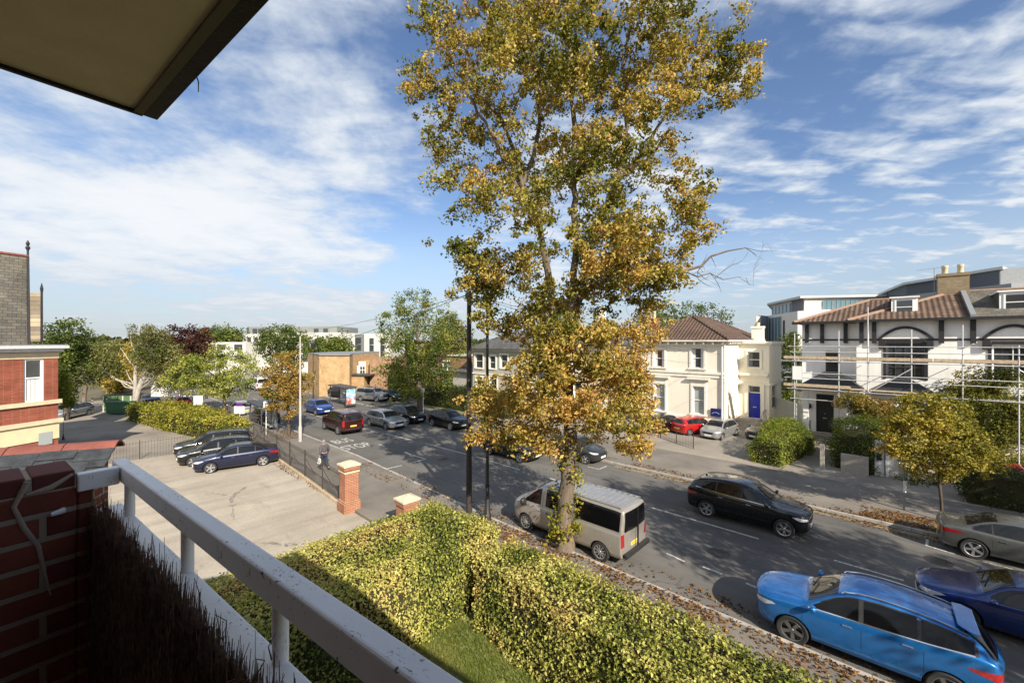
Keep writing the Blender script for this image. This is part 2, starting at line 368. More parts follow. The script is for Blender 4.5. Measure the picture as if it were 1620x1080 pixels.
MANM = plain('cast_iron_cover', (.07, .065, .06), .6, .3, var=.3, sc=25, bump=.8)
for i, (x, y, lab) in enumerate(((-4.6, 16.0, 'round iron manhole cover in the near lane behind the van'), (1.2, 20.6, 'round iron manhole cover in the far lane ahead of the black crossover'), (-21.5, 16.6, 'round iron manhole cover in the near lane beyond the dark poles'))):
    m = MB(); m.cyl(0, 0, -.01, .006, .32, 24); m.lathe([(.32, .006), (.37, .0065), (.37, -.01)], 24)
    for j in range(5): m.box(-.22, .22, -.2 + j * .1 - .012, -.2 + j * .1 + .012, .006, .011)
    tag(m.build('manhole_cover', MANM, None, loc=(x, y, .003)), lab, 'manhole cover')
for x, y, lab in ((-9.9, 12.58, 'drain grating by the near kerb under the van'), (-8.0, 22.86, 'drain grating by the far kerb right of the grey hatchback')):
    m = MB()
    for j in range(8): m.box(-.22 + j * .06, -.19 + j * .06, -.2, .2, -.01, .008)
    m.box(-.24, .27, -.23, -.2, -.01, .009); m.box(-.24, .27, .2, .23, -.01, .009); tag(m.build('drain_grating', MANM, None, loc=(x, y, .002)), lab, 'drain')
# ------------------------------------------------ the balcony we stand on
M['redbrick_near'] = brickmat('wall_brick', (0.29, 0.085, 0.05), (0.19, 0.055, 0.038), (0.42, 0.34, 0.25), bw=0.27, bh=0.090, ms=0.011, bump=0.9, rough=0.9)
M['white_rail'] = None
def _w():
    n = NT('weathered_white_paint', 0.45, 0.5)
    f = n.noise(2.5, 5, 0.6); c = n.mix(n.rng(f, 0.3, 0.7), (0.80, 0.80, 0.80), (0.90, 0.90, 0.89))
    v = n.noise(9, 3, 0.6, vec=n.mp(sc=(1, 2.2, 1))); v2 = n.noise(60, 4, 0.8, vec=n.mp(sc=(1, 2.5, 1)), dist=0.8)
    chips = n.math('MULTIPLY', n.rng(v, 0.52, 0.60), n.rng(v2, 0.585, 0.61))
    n.color(n.mix(chips, c, (0.07, 0.06, 0.05))); n.bump(n.math('SUBTRACT', n.noise(30, 3), chips), 0.25, 0.004); M['white_rail'] = n.m
_w()
M['soffit'] = plain('soffit_paint', (0.62, 0.53, 0.34), 0.9, var=0.10, sc=4, bump=0.15)
M['blackboard'] = plain('tarred_fascia', (0.012, 0.010, 0.008), 0.75, var=0.4, sc=9, bump=0.4)
M['brush'] = None
def _b():
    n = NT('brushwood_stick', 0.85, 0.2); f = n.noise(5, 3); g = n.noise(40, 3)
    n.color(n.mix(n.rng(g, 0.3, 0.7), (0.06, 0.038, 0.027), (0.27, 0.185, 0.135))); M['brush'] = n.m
_b()
BO = Vector((-2.275, 0.19, 0)); BA = math.atan2(0.114, 0.994)     # balcony frame: x along the rail, y outwards
# slab + building body behind and beside us
m = MB(); m.box(-0.16, 9.0, -1.55, 0.02, EYE - 1.80, EYE - 1.55)
fl = m.build('balcony_floor', plain('concrete', (0.20, 0.185, 0.165), 0.9, bump=0.4), None, loc=BO, rz=BA); struct(fl)
hb = empty('apartment_block', (BO.x, BO.y, 0), BA, 'red brick apartment block that the balcony belongs to, at the left edge of the picture', 'building')
m = MB(); m.box(-0.32, 22, -11, -1.55, 0, EYE + 1.25); m.build('wall', M['redbrick_near'], hb)
wallm = M['redbrick_near']
# end wall of the balcony (brick pier we see on the left)
m = MB()
x0, x1, y0, y1 = -0.235, -0.02, -1.55, -0.165
m.box(x0, x1, y0, y1, 0.0, EYE - 0.555)
m.box(x0 + .001, x1 - .001, y1 + .001, -.115, 0, EYE - .575); ew = m.build('balcony_end_wall', wallm, hb); bevel(ew, 0.006)
# top course: individual bricks laid with open joints
random.seed(4); m = MB(); y = y1
while y > -1.5:
    m.box(x0 + random.uniform(-.004, .004), x1 + random.uniform(-.004, .006), y - 0.112, y - 0.004, EYE - 0.549, EYE - 0.485 + random.uniform(-.004, .004)); y -= 0.122
cap = m.build('coping_brick', brickmat('coping_brick', (0.17, 0.052, 0.042), (0.12, 0.038, 0.032), (0.2, 0.07, 0.05), bw=5, bh=5, bump=0.8), ew); bevel(cap, 0.006, 2)
m = MB(); m.box(x0 + .006, x1 - .006, y0, y1 - 0.006, EYE - 0.556, EYE - 0.495); m.build('mortar_bed', plain('mortar', (0.38, 0.31, 0.23), 0.95, bump=0.5), ew)
# smeared mortar down the joint between wall and rail
pts = [(0.0, -0.165 - 0.13, -0.50), (0.0, -0.165 - 0.15, -0.58), (0.0, -0.165 - 0.13, -0.66), (0.0, -0.165 - 0.10, -0.74), (0, -0.165 - 0.085, -0.82), (0, -0.165 - 0.075, -0.93)]
m = MB(); m.tube([(-0.018, p[1] + random.uniform(-.006, .006), EYE + p[2]) for p in pts], [0.010, 0.007, 0.009, 0.006, 0.006, 0.002], 8); m.v = [(-0.018 + (a + .018) * .45, b + .004 * math.sin(c * 190), c) for a, b, c in m.v]
m.tube([(-0.018, -0.29, EYE - 0.545), (-0.018, -0.23, EYE - 0.535), (-0.018, -0.175, EYE - 0.50)], [0.005, 0.010, 0.005], 8)
m.build('mortar_smear', bpy.data.materials['mortar'], ew, smooth=True)
m = MB(); m.tube([(-0.02, -0.20, EYE - 0.625), (0.012, -0.205, EYE - 0.622), (0.02, -0.235, EYE - 0.625)], [0.008, 0.011, 0.007], 8)
m.build('cable_clip', plain('white_plastic', (0.75, 0.75, 0.73), 0.4), ew, smooth=True)
# parapet with ledge, balusters and top rail: one railing
bal = empty('balcony_railing', (BO.x, BO.y, 0), BA, 'white painted balcony railing with chipped paint and stubby balusters', 'railing')
m = MB(); m.box(-0.155, 7.5, -0.046, 0.0, EYE - 0.566, EYE - 0.5); o = m.build('top_rail', M['white_rail'], bal); bevel(o, 0.007, 3)
m = MB(); m.box(-0.046, -0.001, -0.165, -0.0475, EYE - 0.570, EYE - 0.503); o = m.build('end_rail', M['white_rail'], bal); bevel(o, 0.005, 2)
m = MB(); m.box(-0.155, 7.5, -0.092, -0.014, EYE - 0.735, EYE - 0.69); o = m.build('ledge', M['white_rail'], bal); bevel(o, 0.005, 2)
m = MB(); m.box(-0.155, 7.5, -0.088, -0.026, EYE - 1.80, EYE - 0.736); m.build('parapet', M['white_rail'], bal)
for x in [0.045, 0.72, 1.31, 1.9, 2.5, 3.1, 3.7]:
    m = MB(); m.cyl(x, -0.027, EYE - 0.692, EYE - 0.564, 0.0165, 16); m.build('baluster', M['white_rail'], bal, smooth=50)
# brushwood screen tied to the inside of the parapet
rnd = random.Random(11); m = MB()
def stick(x, y, z0, z1, lean, r, n=4):
    pts = []; k = 5
    for i in range(k):
        t = i / (k - 1); pts.append((x + lean * t + rnd.uniform(-.006, .006), y + rnd.uniform(-.008, .008) * t * 2, z0 + (z1 - z0) * t))
    m.tube(pts, [r, r, r * .9, r * .7, r * .3], n, cap=False)
for i in range(6400):
    x = rnd.uniform(-0.03, 3.6) if i > 2200 else rnd.uniform(-0.03, 1.6)
    if x < -0.015: continue
    y = -0.094 - abs(rnd.gauss(0, 0.016)); top = EYE - 0.664 + (rnd.random() < .12) * rnd.uniform(0, .055) + rnd.gauss(0, 0.026) + 0.015 * math.sin(x * 9)
    stick(x, y, EYE - 1.45, top, rnd.gauss(0.02, 0.05), rnd.uniform(.0012, .0027))
for i in range(900):           # side twigs
    x = rnd.uniform(0.0, 2.0); z = EYE - 0.76 + rnd.gauss(0, 0.06); y = -0.10 - abs(rnd.gauss(0, .014)); a = rnd.uniform(-0.5, 0.8)
    L_ = rnd.uniform(.03, .09); m.tube([(x, y, z), (x + L_ * math.sin(a) * .6, y - rnd.uniform(-.01, .02), z + L_ * math.cos(a) * .6), (x + L_ * math.sin(a), y - rnd.uniform(-.01, .03), z + L_ * math.cos(a))], [.0015, .0012, .0006], 3, cap=False)
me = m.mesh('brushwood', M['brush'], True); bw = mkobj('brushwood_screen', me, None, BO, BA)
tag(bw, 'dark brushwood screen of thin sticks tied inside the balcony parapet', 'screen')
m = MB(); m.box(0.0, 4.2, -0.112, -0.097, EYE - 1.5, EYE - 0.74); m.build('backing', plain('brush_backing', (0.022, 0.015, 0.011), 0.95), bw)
# the slab of the balcony above
ov = empty('balcony_roof_slab', (BO.x, BO.y, 0), BA, 'dark edged cream soffit of the balcony above, at the top left corner', 'soffit')
zc = EYE + 0.90
m = MB(); m.box(0.118, 9.0, -1.55, -0.002, zc, zc + 0.2); m.build('soffit', M['soffit'], ov)
m = MB(); m.prism([(0.12, -0.03), (9.0, -0.03), (9.0, -0.003), (0.12, -0.003)], zc - 0.012, zc - 0.002, 'z'); m.build('edge_strip', plain('edge_strip', (0.10, 0.09, 0.04), 0.8), ov)
m = MB(); m.box(0.10, 9.0, -0.001, 0.045, zc - 0.006, zc + 0.26); m.box(0.10, 0.117, -1.55, -0.0015, zc - 0.012, zc + 0.26)
m.build('fascia', M['blackboard'], ov)
m = MB(); m.tube([(0.56, 0.04, zc - 0.0), (0.565, 0.046, zc - 0.025), (0.557, 0.048, zc - 0.055)], [.0022, .002, .0015], 6); m.build('hanging_twig', M['brush'], ov)
# side screen of the balcony at its far right end (off to the right of the view)
m = MB(); m.box(7.5, 7.62, -1.55, 0.02, EYE - 1.8, EYE + 0.9); m.build('balcony_side_wall', wallm, hb)

# slated gable of the next bay with red ridge tiles
M['slate_dark'] = None
def slatemat(name, c1, c2, bw=0.3, bh=0.18, rough=0.6):
    n = NT(name, rough, 0.4)
    t = n.nd('ShaderNodeTexBrick'); n.L.new(n.co('UV') if False else n.wallvec(), t.inputs['Vector']); t.inputs['Scale'].default_value = 1
    t.inputs['Brick Width'].default_value = bw; t.inputs['Row Height'].default_value = bh; t.inputs['Mortar Size'].default_value = 0.006
    t.inputs['Color1'].default_value = (*c1, 1); t.inputs['Color2'].default_value = (*c2, 1); t.inputs['Mortar'].default_value = (0.01, 0.01, 0.01, 1)
    f = n.noise(1.1, 5, 0.6); f2 = n.noise(9, 3, 0.7)
    col = n.mix(n.rng(f, 0.3, 0.7, 0, 1), t.outputs['Color'], n.mix(1.0, t.outputs['Color'], (0.62, 0.60, 0.56), 'MULTIPLY'))
    col = n.mix(n.rng(f2, 0.55, 0.75, 0, 0.4), col, n.mix(1.0, col, (1.5, 1.45, 1.3), 'MULTIPLY'))
    n.color(col); n.bump(n.math('SUBTRACT', n.noise(20, 3), t.outputs['Fac']), 0.5, 0.01); return n.m
sr = empty('slate_lean_roof', (0, 0, 0), 0, 'small dark slate roof with red ridge tiles just below the balcony wall', 'roof')
A_ = DP(190, 684, 4.6); B_ = DP(-60, 712, 4.15)          # ridge ends
rd = (B_ - A_); rd.z = 0; rl = rd.length; rd.normalize(); rn = Vector((rd.y, -rd.x, 0));
if rn.dot(Vector((0, 0, 0)) - Vector((A_.x, A_.y, 0))) < 0: rn = -rn
rn = -rn if rn.length == 0 else rn
zr = (A_.z + B_.z) / 2
mslate = plain('slate', (0.03, 0.034, 0.04), 0.6, var=0.6, sc=7, bump=0.8)
m = MB(); rr = random.Random(3); slope = R(38)
for row in range(12):
    d0 = 0.10 + row * 0.15; off = (row % 2) * 0.15
    x = 0.0
    k = -1
    while x < rl + 1.4:
        wd = 0.296; a = max(0, x - off); b = x - off + wd
        if b - a > 0.05:
            base = Vector((A_.x, A_.y, zr - 0.03)) + rd * a
            e = rr.uniform(-.02, .012) + (rr.uniform(-.06, -.02) if rr.random() < .3 else 0)
            def pt(l, d, h): return base + rd * l + rn * (d * math.cos(slope) + h * math.sin(slope)) + Vector((0, 0, -d * math.sin(slope) + h * math.cos(slope)))
            t0 = 0.012; th = rr.uniform(0.008, 0.014)
            l1 = b - a
            vs = [pt(0, d0 - .02, 0), pt(l1, d0 - .02, 0), pt(l1, d0 + .20 + e, th), pt(0, d0 + .20 + e + rr.uniform(-.01, .01), th),
                  pt(0, d0 - .02, .006), pt(l1, d0 - .02, .006), pt(l1, d0 + .20 + e, th + .010), pt(0, d0 + .20 + e, th + .010)]
            m.add(vs, [(0, 3, 2, 1), (4, 5, 6, 7), (0, 1, 5, 4), (1, 2, 6, 5), (2, 3, 7, 6), (3, 0, 4, 7)])
        x += 0.302
m.build('slate_slope', mslate, sr)
m = MB(); x = 0.0
while x < rl + 1.2:
    c = Vector((A_.x, A_.y, zr - 0.07)) + rd * (x + 0.004); c2 = c + rd * 0.44
    prof = [(-.12, -.075), (-.09, -.045), (-.045, -.012), (0, .0), (.045, -.012), (.09, -.045), (.12, -.075)]
    v1 = [c + rn * p + Vector((0, 0, .03 + q)) for p, q in prof]; v2 = [c2 + rn * p + Vector((0, 0, .03 + q)) for p, q in prof]
    v3 = [c + rn * p * .9 + Vector((0, 0, .01 + q)) for p, q in prof]; v4 = [c2 + rn * p * .9 + Vector((0, 0, .01 + q)) for p, q in prof]
    n_ = len(prof); fs = []
    for i in range(n_ - 1):
        fs += [(i, i + 1, n_ + i + 1, n_ + i), (2 * n_ + i, 3 * n_ + i, 3 * n_ + i + 1, 2 * n_ + i + 1), (i, 2 * n_ + i, 2 * n_ + i + 1, i + 1), (n_ + i, n_ + i + 1, 3 * n_ + i + 1, 3 * n_ + i)]
    m.add(v1 + v2 + v3 + v4, fs); x += 0.45
m.build('ridge_tile', plain('terracotta', (0.19, 0.058, 0.042), 0.8, var=0.3, sc=5, bump=0.3), sr, smooth=30)
# closed body below the slope (brick wall of that bay)
m = MB()
q = [Vector((A_.x, A_.y, 0)) + rd * 0.06 + rn * 0.10, Vector((A_.x, A_.y, 0)) + rd * (rl + 1.2) + rn * 0.10, Vector((A_.x, A_.y, 0)) + rd * (rl + 1.2) + rn * 1.6, Vector((A_.x, A_.y, 0)) + rd * 0.06 + rn * 1.6]
m.add([(p.x, p.y, 0) for p in q] + [(q[0].x, q[0].y, zr - .2), (q[1].x, q[1].y, zr - .2), (q[2].x, q[2].y, zr - 1.35), (q[3].x, q[3].y, zr - 1.35)],
      [(0, 3, 2, 1), (4, 5, 6, 7), (0, 1, 5, 4), (1, 2, 6, 5), (2, 3, 7, 6), (3, 0, 4, 7)])
m.build('bay_wall', wallm, sr)
# materials shared by vehicles and fittings
C_GLASS = glassmat('car_glass', (0.010, 0.011, 0.012), 0.04, 0.45)
C_TINT = glassmat('dark_car_glass', (0.004, 0.004, 0.005), 0.06, 0.3)
C_BLACK = plain('black_plastic', (0.018, 0.018, 0.019), 0.55, var=.2)
C_WELL = plain('wheel_well', (0.008, 0.008, 0.008), 0.9)
C_TYRE = plain('tyre_rubber', (0.020, 0.020, 0.021), 0.85, var=.25, sc=20)
C_RIM = plain('alloy', (0.55, 0.56, 0.57), 0.3, 0.8)
C_RIMG = plain('grey_alloy', (0.22, 0.225, 0.23), 0.35, 0.8)
C_RIMD = plain('dark_alloy', (0.10, 0.10, 0.105), 0.35, 0.7)
C_LAMP = plain('headlamp_lens', (0.62, 0.65, 0.68), 0.08, 0.3, 0.9, coat=1.0, var=.3, sc=30)
C_RED = plain('tail_lamp_lens', (0.28, 0.008, 0.008), 0.12, 0.0, 0.8, coat=1.0, var=.35, sc=25)
C_AMB = plain('amber_lens', (0.6, 0.2, 0.02), 0.15)
C_CHROME = plain('chrome_trim', (0.72, 0.73, 0.74), 0.15, 0.95)
C_PLW = plain('white_plate', (0.75, 0.75, 0.72), 0.5)
C_PLY = plain('yellow_plate', (0.75, 0.55, 0.08), 0.5)
C_TXT = plain('plate_letters', (0.02, 0.02, 0.02), 0.6)
C_SEAM = plain('panel_gap', (0.004, 0.004, 0.004), 0.8)
# ------------------------------------------------ buildings
def weathered(name, col, dirt=.5):
    n = NT(name, .9, .2); sp = n.nd('ShaderNodeSeparateXYZ'); n.L.new(n.co(), sp.inputs[0])
    c = n.nd('ShaderNodeCombineXYZ'); n.L.new(n.math('ADD', sp.outputs[0], sp.outputs[1]), c.inputs[0]); n.L.new(n.math('MULTIPLY', sp.outputs[2], .12), c.inputs[1])
    run = n.noise(2.2, 5, .65, vec=c.outputs[0]); blot = n.noise(.7, 5, .6)
    a = n.mix(n.rng(run, .48, .72, 0, dirt), col, n.mix(1.0, col, (.70, .68, .62), 'MULTIPLY')); a = n.mix(n.rng(blot, .35, .7, 0, .6), a, n.mix(1.0, a, (.88, .87, .84), 'MULTIPLY'))
    n.color(a); n.bump(n.noise(30, 3), .15, .01); return n.m
STUC = weathered('cream_render', (0.82, 0.775, 0.665), .35)
STUW = weathered('white_stucco', (0.80, 0.765, 0.68), .4)
FARW = plain('flats_render', (0.55, 0.54, 0.50), 0.85, var=.04, sc=.5)
WHITE = weathered('white_painted_wall', (0.86, 0.855, 0.84), .3)
BLACKP = plain('black_timber', (0.02, 0.02, 0.022), 0.5, var=.2)
GREYR = plain('grey_render', (0.40, 0.385, 0.35), 0.9, var=.06, sc=1)
WFRAME = plain('white_window_frame', (0.80, 0.80, 0.78), 0.45, var=.03)
DFRAME = plain('dark_window_frame', (0.05, 0.052, 0.055), 0.5)
PANE = glassmat('window_pane', (0.035, 0.042, 0.048), 0.06, 0.9)
PANEL_ = glassmat('blind_pane', (0.32, 0.36, 0.36), 0.15, 0.8)
BLUEG = glassmat('blue_office_glass', (0.12, 0.22, 0.27), 0.05, 1.0)
CURT = plain('net_curtain', (0.62, 0.62, 0.62), 0.9, var=.15, sc=30)
LEADG = plain('lead_flashing', (0.20, 0.21, 0.22), 0.6)
STONE = plain('buff_stone', (0.58, 0.49, 0.33), 0.85, var=.12, sc=3)
RBRICK = brickmat('red_house_brick', (0.34, 0.095, 0.055), (0.255, 0.07, 0.045), (0.32, 0.18, 0.13), ms=.006, var=.35)
TBRICK = brickmat('tan_brick', (0.56, 0.36, 0.17), (0.46, 0.29, 0.14), (0.48, 0.40, 0.28), ms=.008, var=.3)
TBRICK2 = brickmat('brown_brick', (0.38, 0.22, 0.12), (0.30, 0.17, 0.10), (0.36, 0.28, 0.2), ms=.008, var=.3)
PBRICK = brickmat('pillar_brick', (0.42, 0.15, 0.075), (0.33, 0.11, 0.06), (0.42, 0.34, 0.25), ms=.009, var=.35)
def tilemat(name, c1, c2, wx, wy, along='x', rough=.8, bump=1.0, dist=.05):
    """roof covering: courses follow height, joints follow the eaves direction"""
    n = NT(name, rough, .25); sp = n.nd('ShaderNodeSeparateXYZ'); n.L.new(n.co(), sp.inputs[0])
    geo = n.nd('ShaderNodeNewGeometry'); ns = n.nd('ShaderNodeSeparateXYZ'); n.L.new(geo.outputs['Normal'], ns.inputs[0])
    useY = n.math('GREATER_THAN', n.math('ABSOLUTE', ns.outputs[0]), n.math('ABSOLUTE', ns.outputs[1]))
    hc = n.math('ADD', n.math('MULTIPLY', sp.outputs[1], useY), n.math('MULTIPLY', sp.outputs[0], n.math('SUBTRACT', 1.0, useY)))
    c = n.nd('ShaderNodeCombineXYZ'); n.L.new(hc, c.inputs[0]); n.L.new(sp.outputs[2], c.inputs[1])
    t = n.nd('ShaderNodeTexBrick'); n.L.new(c.outputs[0], t.inputs['Vector']); t.inputs['Scale'].default_value = 1; t.inputs['Brick Width'].default_value = wx; t.inputs['Row Height'].default_value = wy
    t.inputs['Mortar Size'].default_value = wy * .07; t.inputs['Mortar Smooth'].default_value = .6; t.inputs['Color1'].default_value = (*c1, 1); t.inputs['Color2'].default_value = (*c2, 1); t.inputs['Mortar'].default_value = tuple(x * .35 for x in c1) + (1,)
    t.offset = 0.5 if 'slate' in name else 0.0
    f = n.noise(.6, 5, .65); col = n.mix(n.rng(f, .35, .7), t.outputs['Color'], n.mix(1.0, t.outputs['Color'], (.62, .60, .56), 'MULTIPLY'))
    n.color(col)
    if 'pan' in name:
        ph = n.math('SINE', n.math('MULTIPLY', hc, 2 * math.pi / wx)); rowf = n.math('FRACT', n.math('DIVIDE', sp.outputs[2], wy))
        h = n.math('ADD', n.math('MULTIPLY', ph, .6), n.math('SUBTRACT', 1.0, rowf)); n.color(n.mix(n.rng(rowf, 0.0, .22, .75, 0), n.mix(n.rng(ph, -1, -.3, .0, 1), n.mix(1.0, col, (.6, .57, .55), 'MULTIPLY'), col), (.03, .022, .018))); n.bump(h, bump, dist)  # row-bottom shading and darker pan hollows are painted into the colour
    else: n.bump(n.math('SUBTRACT', n.noise(15, 2), t.outputs['Fac']), .5, .02)
    return n.m
PANT = tilemat('pantile_brown', (0.20, 0.135, 0.098), (0.13, 0.088, 0.066), .30, .17, bump=.8, dist=.05)
PANT2 = tilemat('pantile_dark', (0.175, 0.115, 0.085), (0.135, 0.09, 0.068), .30, .16, bump=.8, dist=.05)
SLATE = tilemat('slate_roof', (0.13, 0.13, 0.13), (0.09, 0.092, 0.095), .35, .12)
SLATEB = tilemat('slate_old', (0.17, 0.155, 0.125), (0.11, 0.105, 0.095), .32, .17)
def wallY(mb, x0, x1, y, z0, z1, ops=(), t=.3, mi=0):
    xs_ = sorted({x0, x1, *[o[0] for o in ops], *[o[1] for o in ops]})
    for a, b in zip(xs_, xs_[1:]):
        hs = sorted([(o[2], o[3]) for o in ops if o[0] <= a + 1e-6 and o[1] >= b - 1e-6]); z = z0
        for c, d in hs:
            if c > z: mb.box(a, b, y, y + t, z, c, mi)
            z = d
        if z < z1: mb.box(a, b, y, y + t, z, z1, mi)
def wallX(mb, y0, y1, x, z0, z1, ops=(), t=.3, mi=0):
    ys_ = sorted({y0, y1, *[o[0] for o in ops], *[o[1] for o in ops]})
    for a, b in zip(ys_, ys_[1:]):
        hs = sorted([(o[2], o[3]) for o in ops if o[0] <= a + 1e-6 and o[1] >= b - 1e-6]); z = z0
        for c, d in hs:
            if c > z: mb.box(x - t, x, a, b, z, c, mi)
            z = d
        if z < z1: mb.box(x - t, x, a, b, z, z1, mi)
def windowY(par, off, x0, x1, z0, z1, y, fm=WFRAME, pm=PANE, bars=1, mull=0, fw=.07, depth=.14, curtain=False, name='window'):
    m = MB(); yy = y + depth; m.box(x0, x0 + fw, yy - .05, yy + .03, z0, z1); m.box(x1 - fw, x1, yy - .05, yy + .03, z0, z1); m.box(x0 + fw, x1 - fw, yy - .05, yy + .03, z0, z0 + fw); m.box(x0 + fw, x1 - fw, yy - .05, yy + .03, z1 - fw, z1)
    for i in range(bars):
        z = z0 + (z1 - z0) * (i + 1) / (bars + 1); m.box(x0 + fw, x1 - fw, yy - .04, yy + .01, z - .025, z + .025)
    for i in range(mull):
        x = x0 + (x1 - x0) * (i + 1) / (mull + 1); m.box(x - .02, x + .02, yy - .045, yy + .012, z0 + fw, z1 - fw)
    f = m.build(name, fm, par, loc=off)
    g = MB(); g.box(x0 + fw * .5, x1 - fw * .5, yy + .012, yy + .028, z0 + fw * .5, z1 - fw * .5); g.build('pane', pm, f)
    if curtain:
        c = MB(); c.box(x0 + .08, x0 + .08 + (x1 - x0) * .2, yy + .004, yy + .0115, z0 + .09, z1 - .09); c.box(x1 - .08 - (x1 - x0) * .2, x1 - .08, yy + .004, yy + .0115, z0 + .09, z1 - .09); c.build('curtain', CURT, f)
    return f
def windowX(par, off, y0, y1, z0, z1, x, fm=WFRAME, pm=PANE, bars=1, fw=.07, depth=.14):
    m = MB(); xx = x - depth; m.box(xx - .03, xx + .05, y0, y0 + fw, z0, z1); m.box(xx - .03, xx + .05, y1 - fw, y1, z0, z1); m.box(xx - .03, xx + .05, y0 + fw, y1 - fw, z0, z0 + fw); m.box(xx - .03, xx + .05, y0 + fw, y1 - fw, z1 - fw, z1)
    for i in range(bars):
        z = z0 + (z1 - z0) * (i + 1) / (bars + 1); m.box(xx - .02, xx + .04, y0 + fw, y1 - fw, z - .025, z + .025)
    f = m.build('window', fm, par, loc=off); g = MB(); g.box(xx - .028, xx - .012, y0 + fw * .5, y1 - fw * .5, z0 + fw * .5, z1 - fw * .5); g.build('pane', pm, f); return f
def hip(mb, x0, x1, y0, y1, ze, zr, inset=None, th=.12, mi=0):
    """hipped roof, ridge along the longer side"""
    w_, d_ = x1 - x0, y1 - y0
    if w_ >= d_:
        s = d_ / 2 if inset is None else inset; r0 = (x0 + s, (y0 + y1) / 2, zr); r1 = (x1 - s, (y0 + y1) / 2, zr)
        vs = [(x0, y0, ze), (x1, y0, ze), (x1, y1, ze), (x0, y1, ze), r0, r1, (x0, y0, ze - th), (x1, y0, ze - th), (x1, y1, ze - th), (x0, y1, ze - th)]
        fs = [(0, 1, 5, 4), (1, 2, 5), (2, 3, 4, 5), (3, 0, 4)]
    else:
        s = w_ / 2 if inset is None else inset; r0 = ((x0 + x1) / 2, y0 + s, zr); r1 = ((x0 + x1) / 2, y1 - s, zr)
        vs = [(x0, y0, ze), (x1, y0, ze), (x1, y1, ze), (x0, y1, ze), r0, r1, (x0, y0, ze - th), (x1, y0, ze - th), (x1, y1, ze - th), (x0, y1, ze - th)]
        fs = [(0, 1, 4), (1, 2, 5, 4), (2, 3, 5), (3, 0, 4, 5)]
    fs += [(0, 6, 7, 1), (1, 7, 8, 2), (2, 8, 9, 3), (3, 9, 6, 0), (9, 8, 7, 6)]
    mb.add(vs, fs, mi); return vs
def chimney(par, off, x, y, z0, z1, w_, d_, mat, npots=1, potm=None, ph=.45):
    m = MB(); m.box(x - w_ / 2, x + w_ / 2, y - d_ / 2, y + d_ / 2, z0, z1 - .2); m.box(x - w_ / 2 - .06, x + w_ / 2 + .06, y - d_ / 2 - .06, y + d_ / 2 + .06, z1 - .2, z1)
    c = m.build('chimney', mat, par, loc=off)
    for i in range(npots):
        xx = x + (i - (npots - 1) / 2) * w_ / max(1, npots); p = MB(); p.lathe([(.10, z1 - .02), (.17, z1), (.16, z1 + ph * .7), (.19, z1 + ph * .75), (.18, z1 + ph), (.13, z1 + ph), (.12, z1 + ph * .4)], 14, c=(xx, y, 0)); p.build('chimney_pot', potm or STONE, c, smooth=50)
    return c
XO = lambda px, y: onY(px, y)[0]
def ZO(py, px, y): return zat(py, onY(px, y)[1])
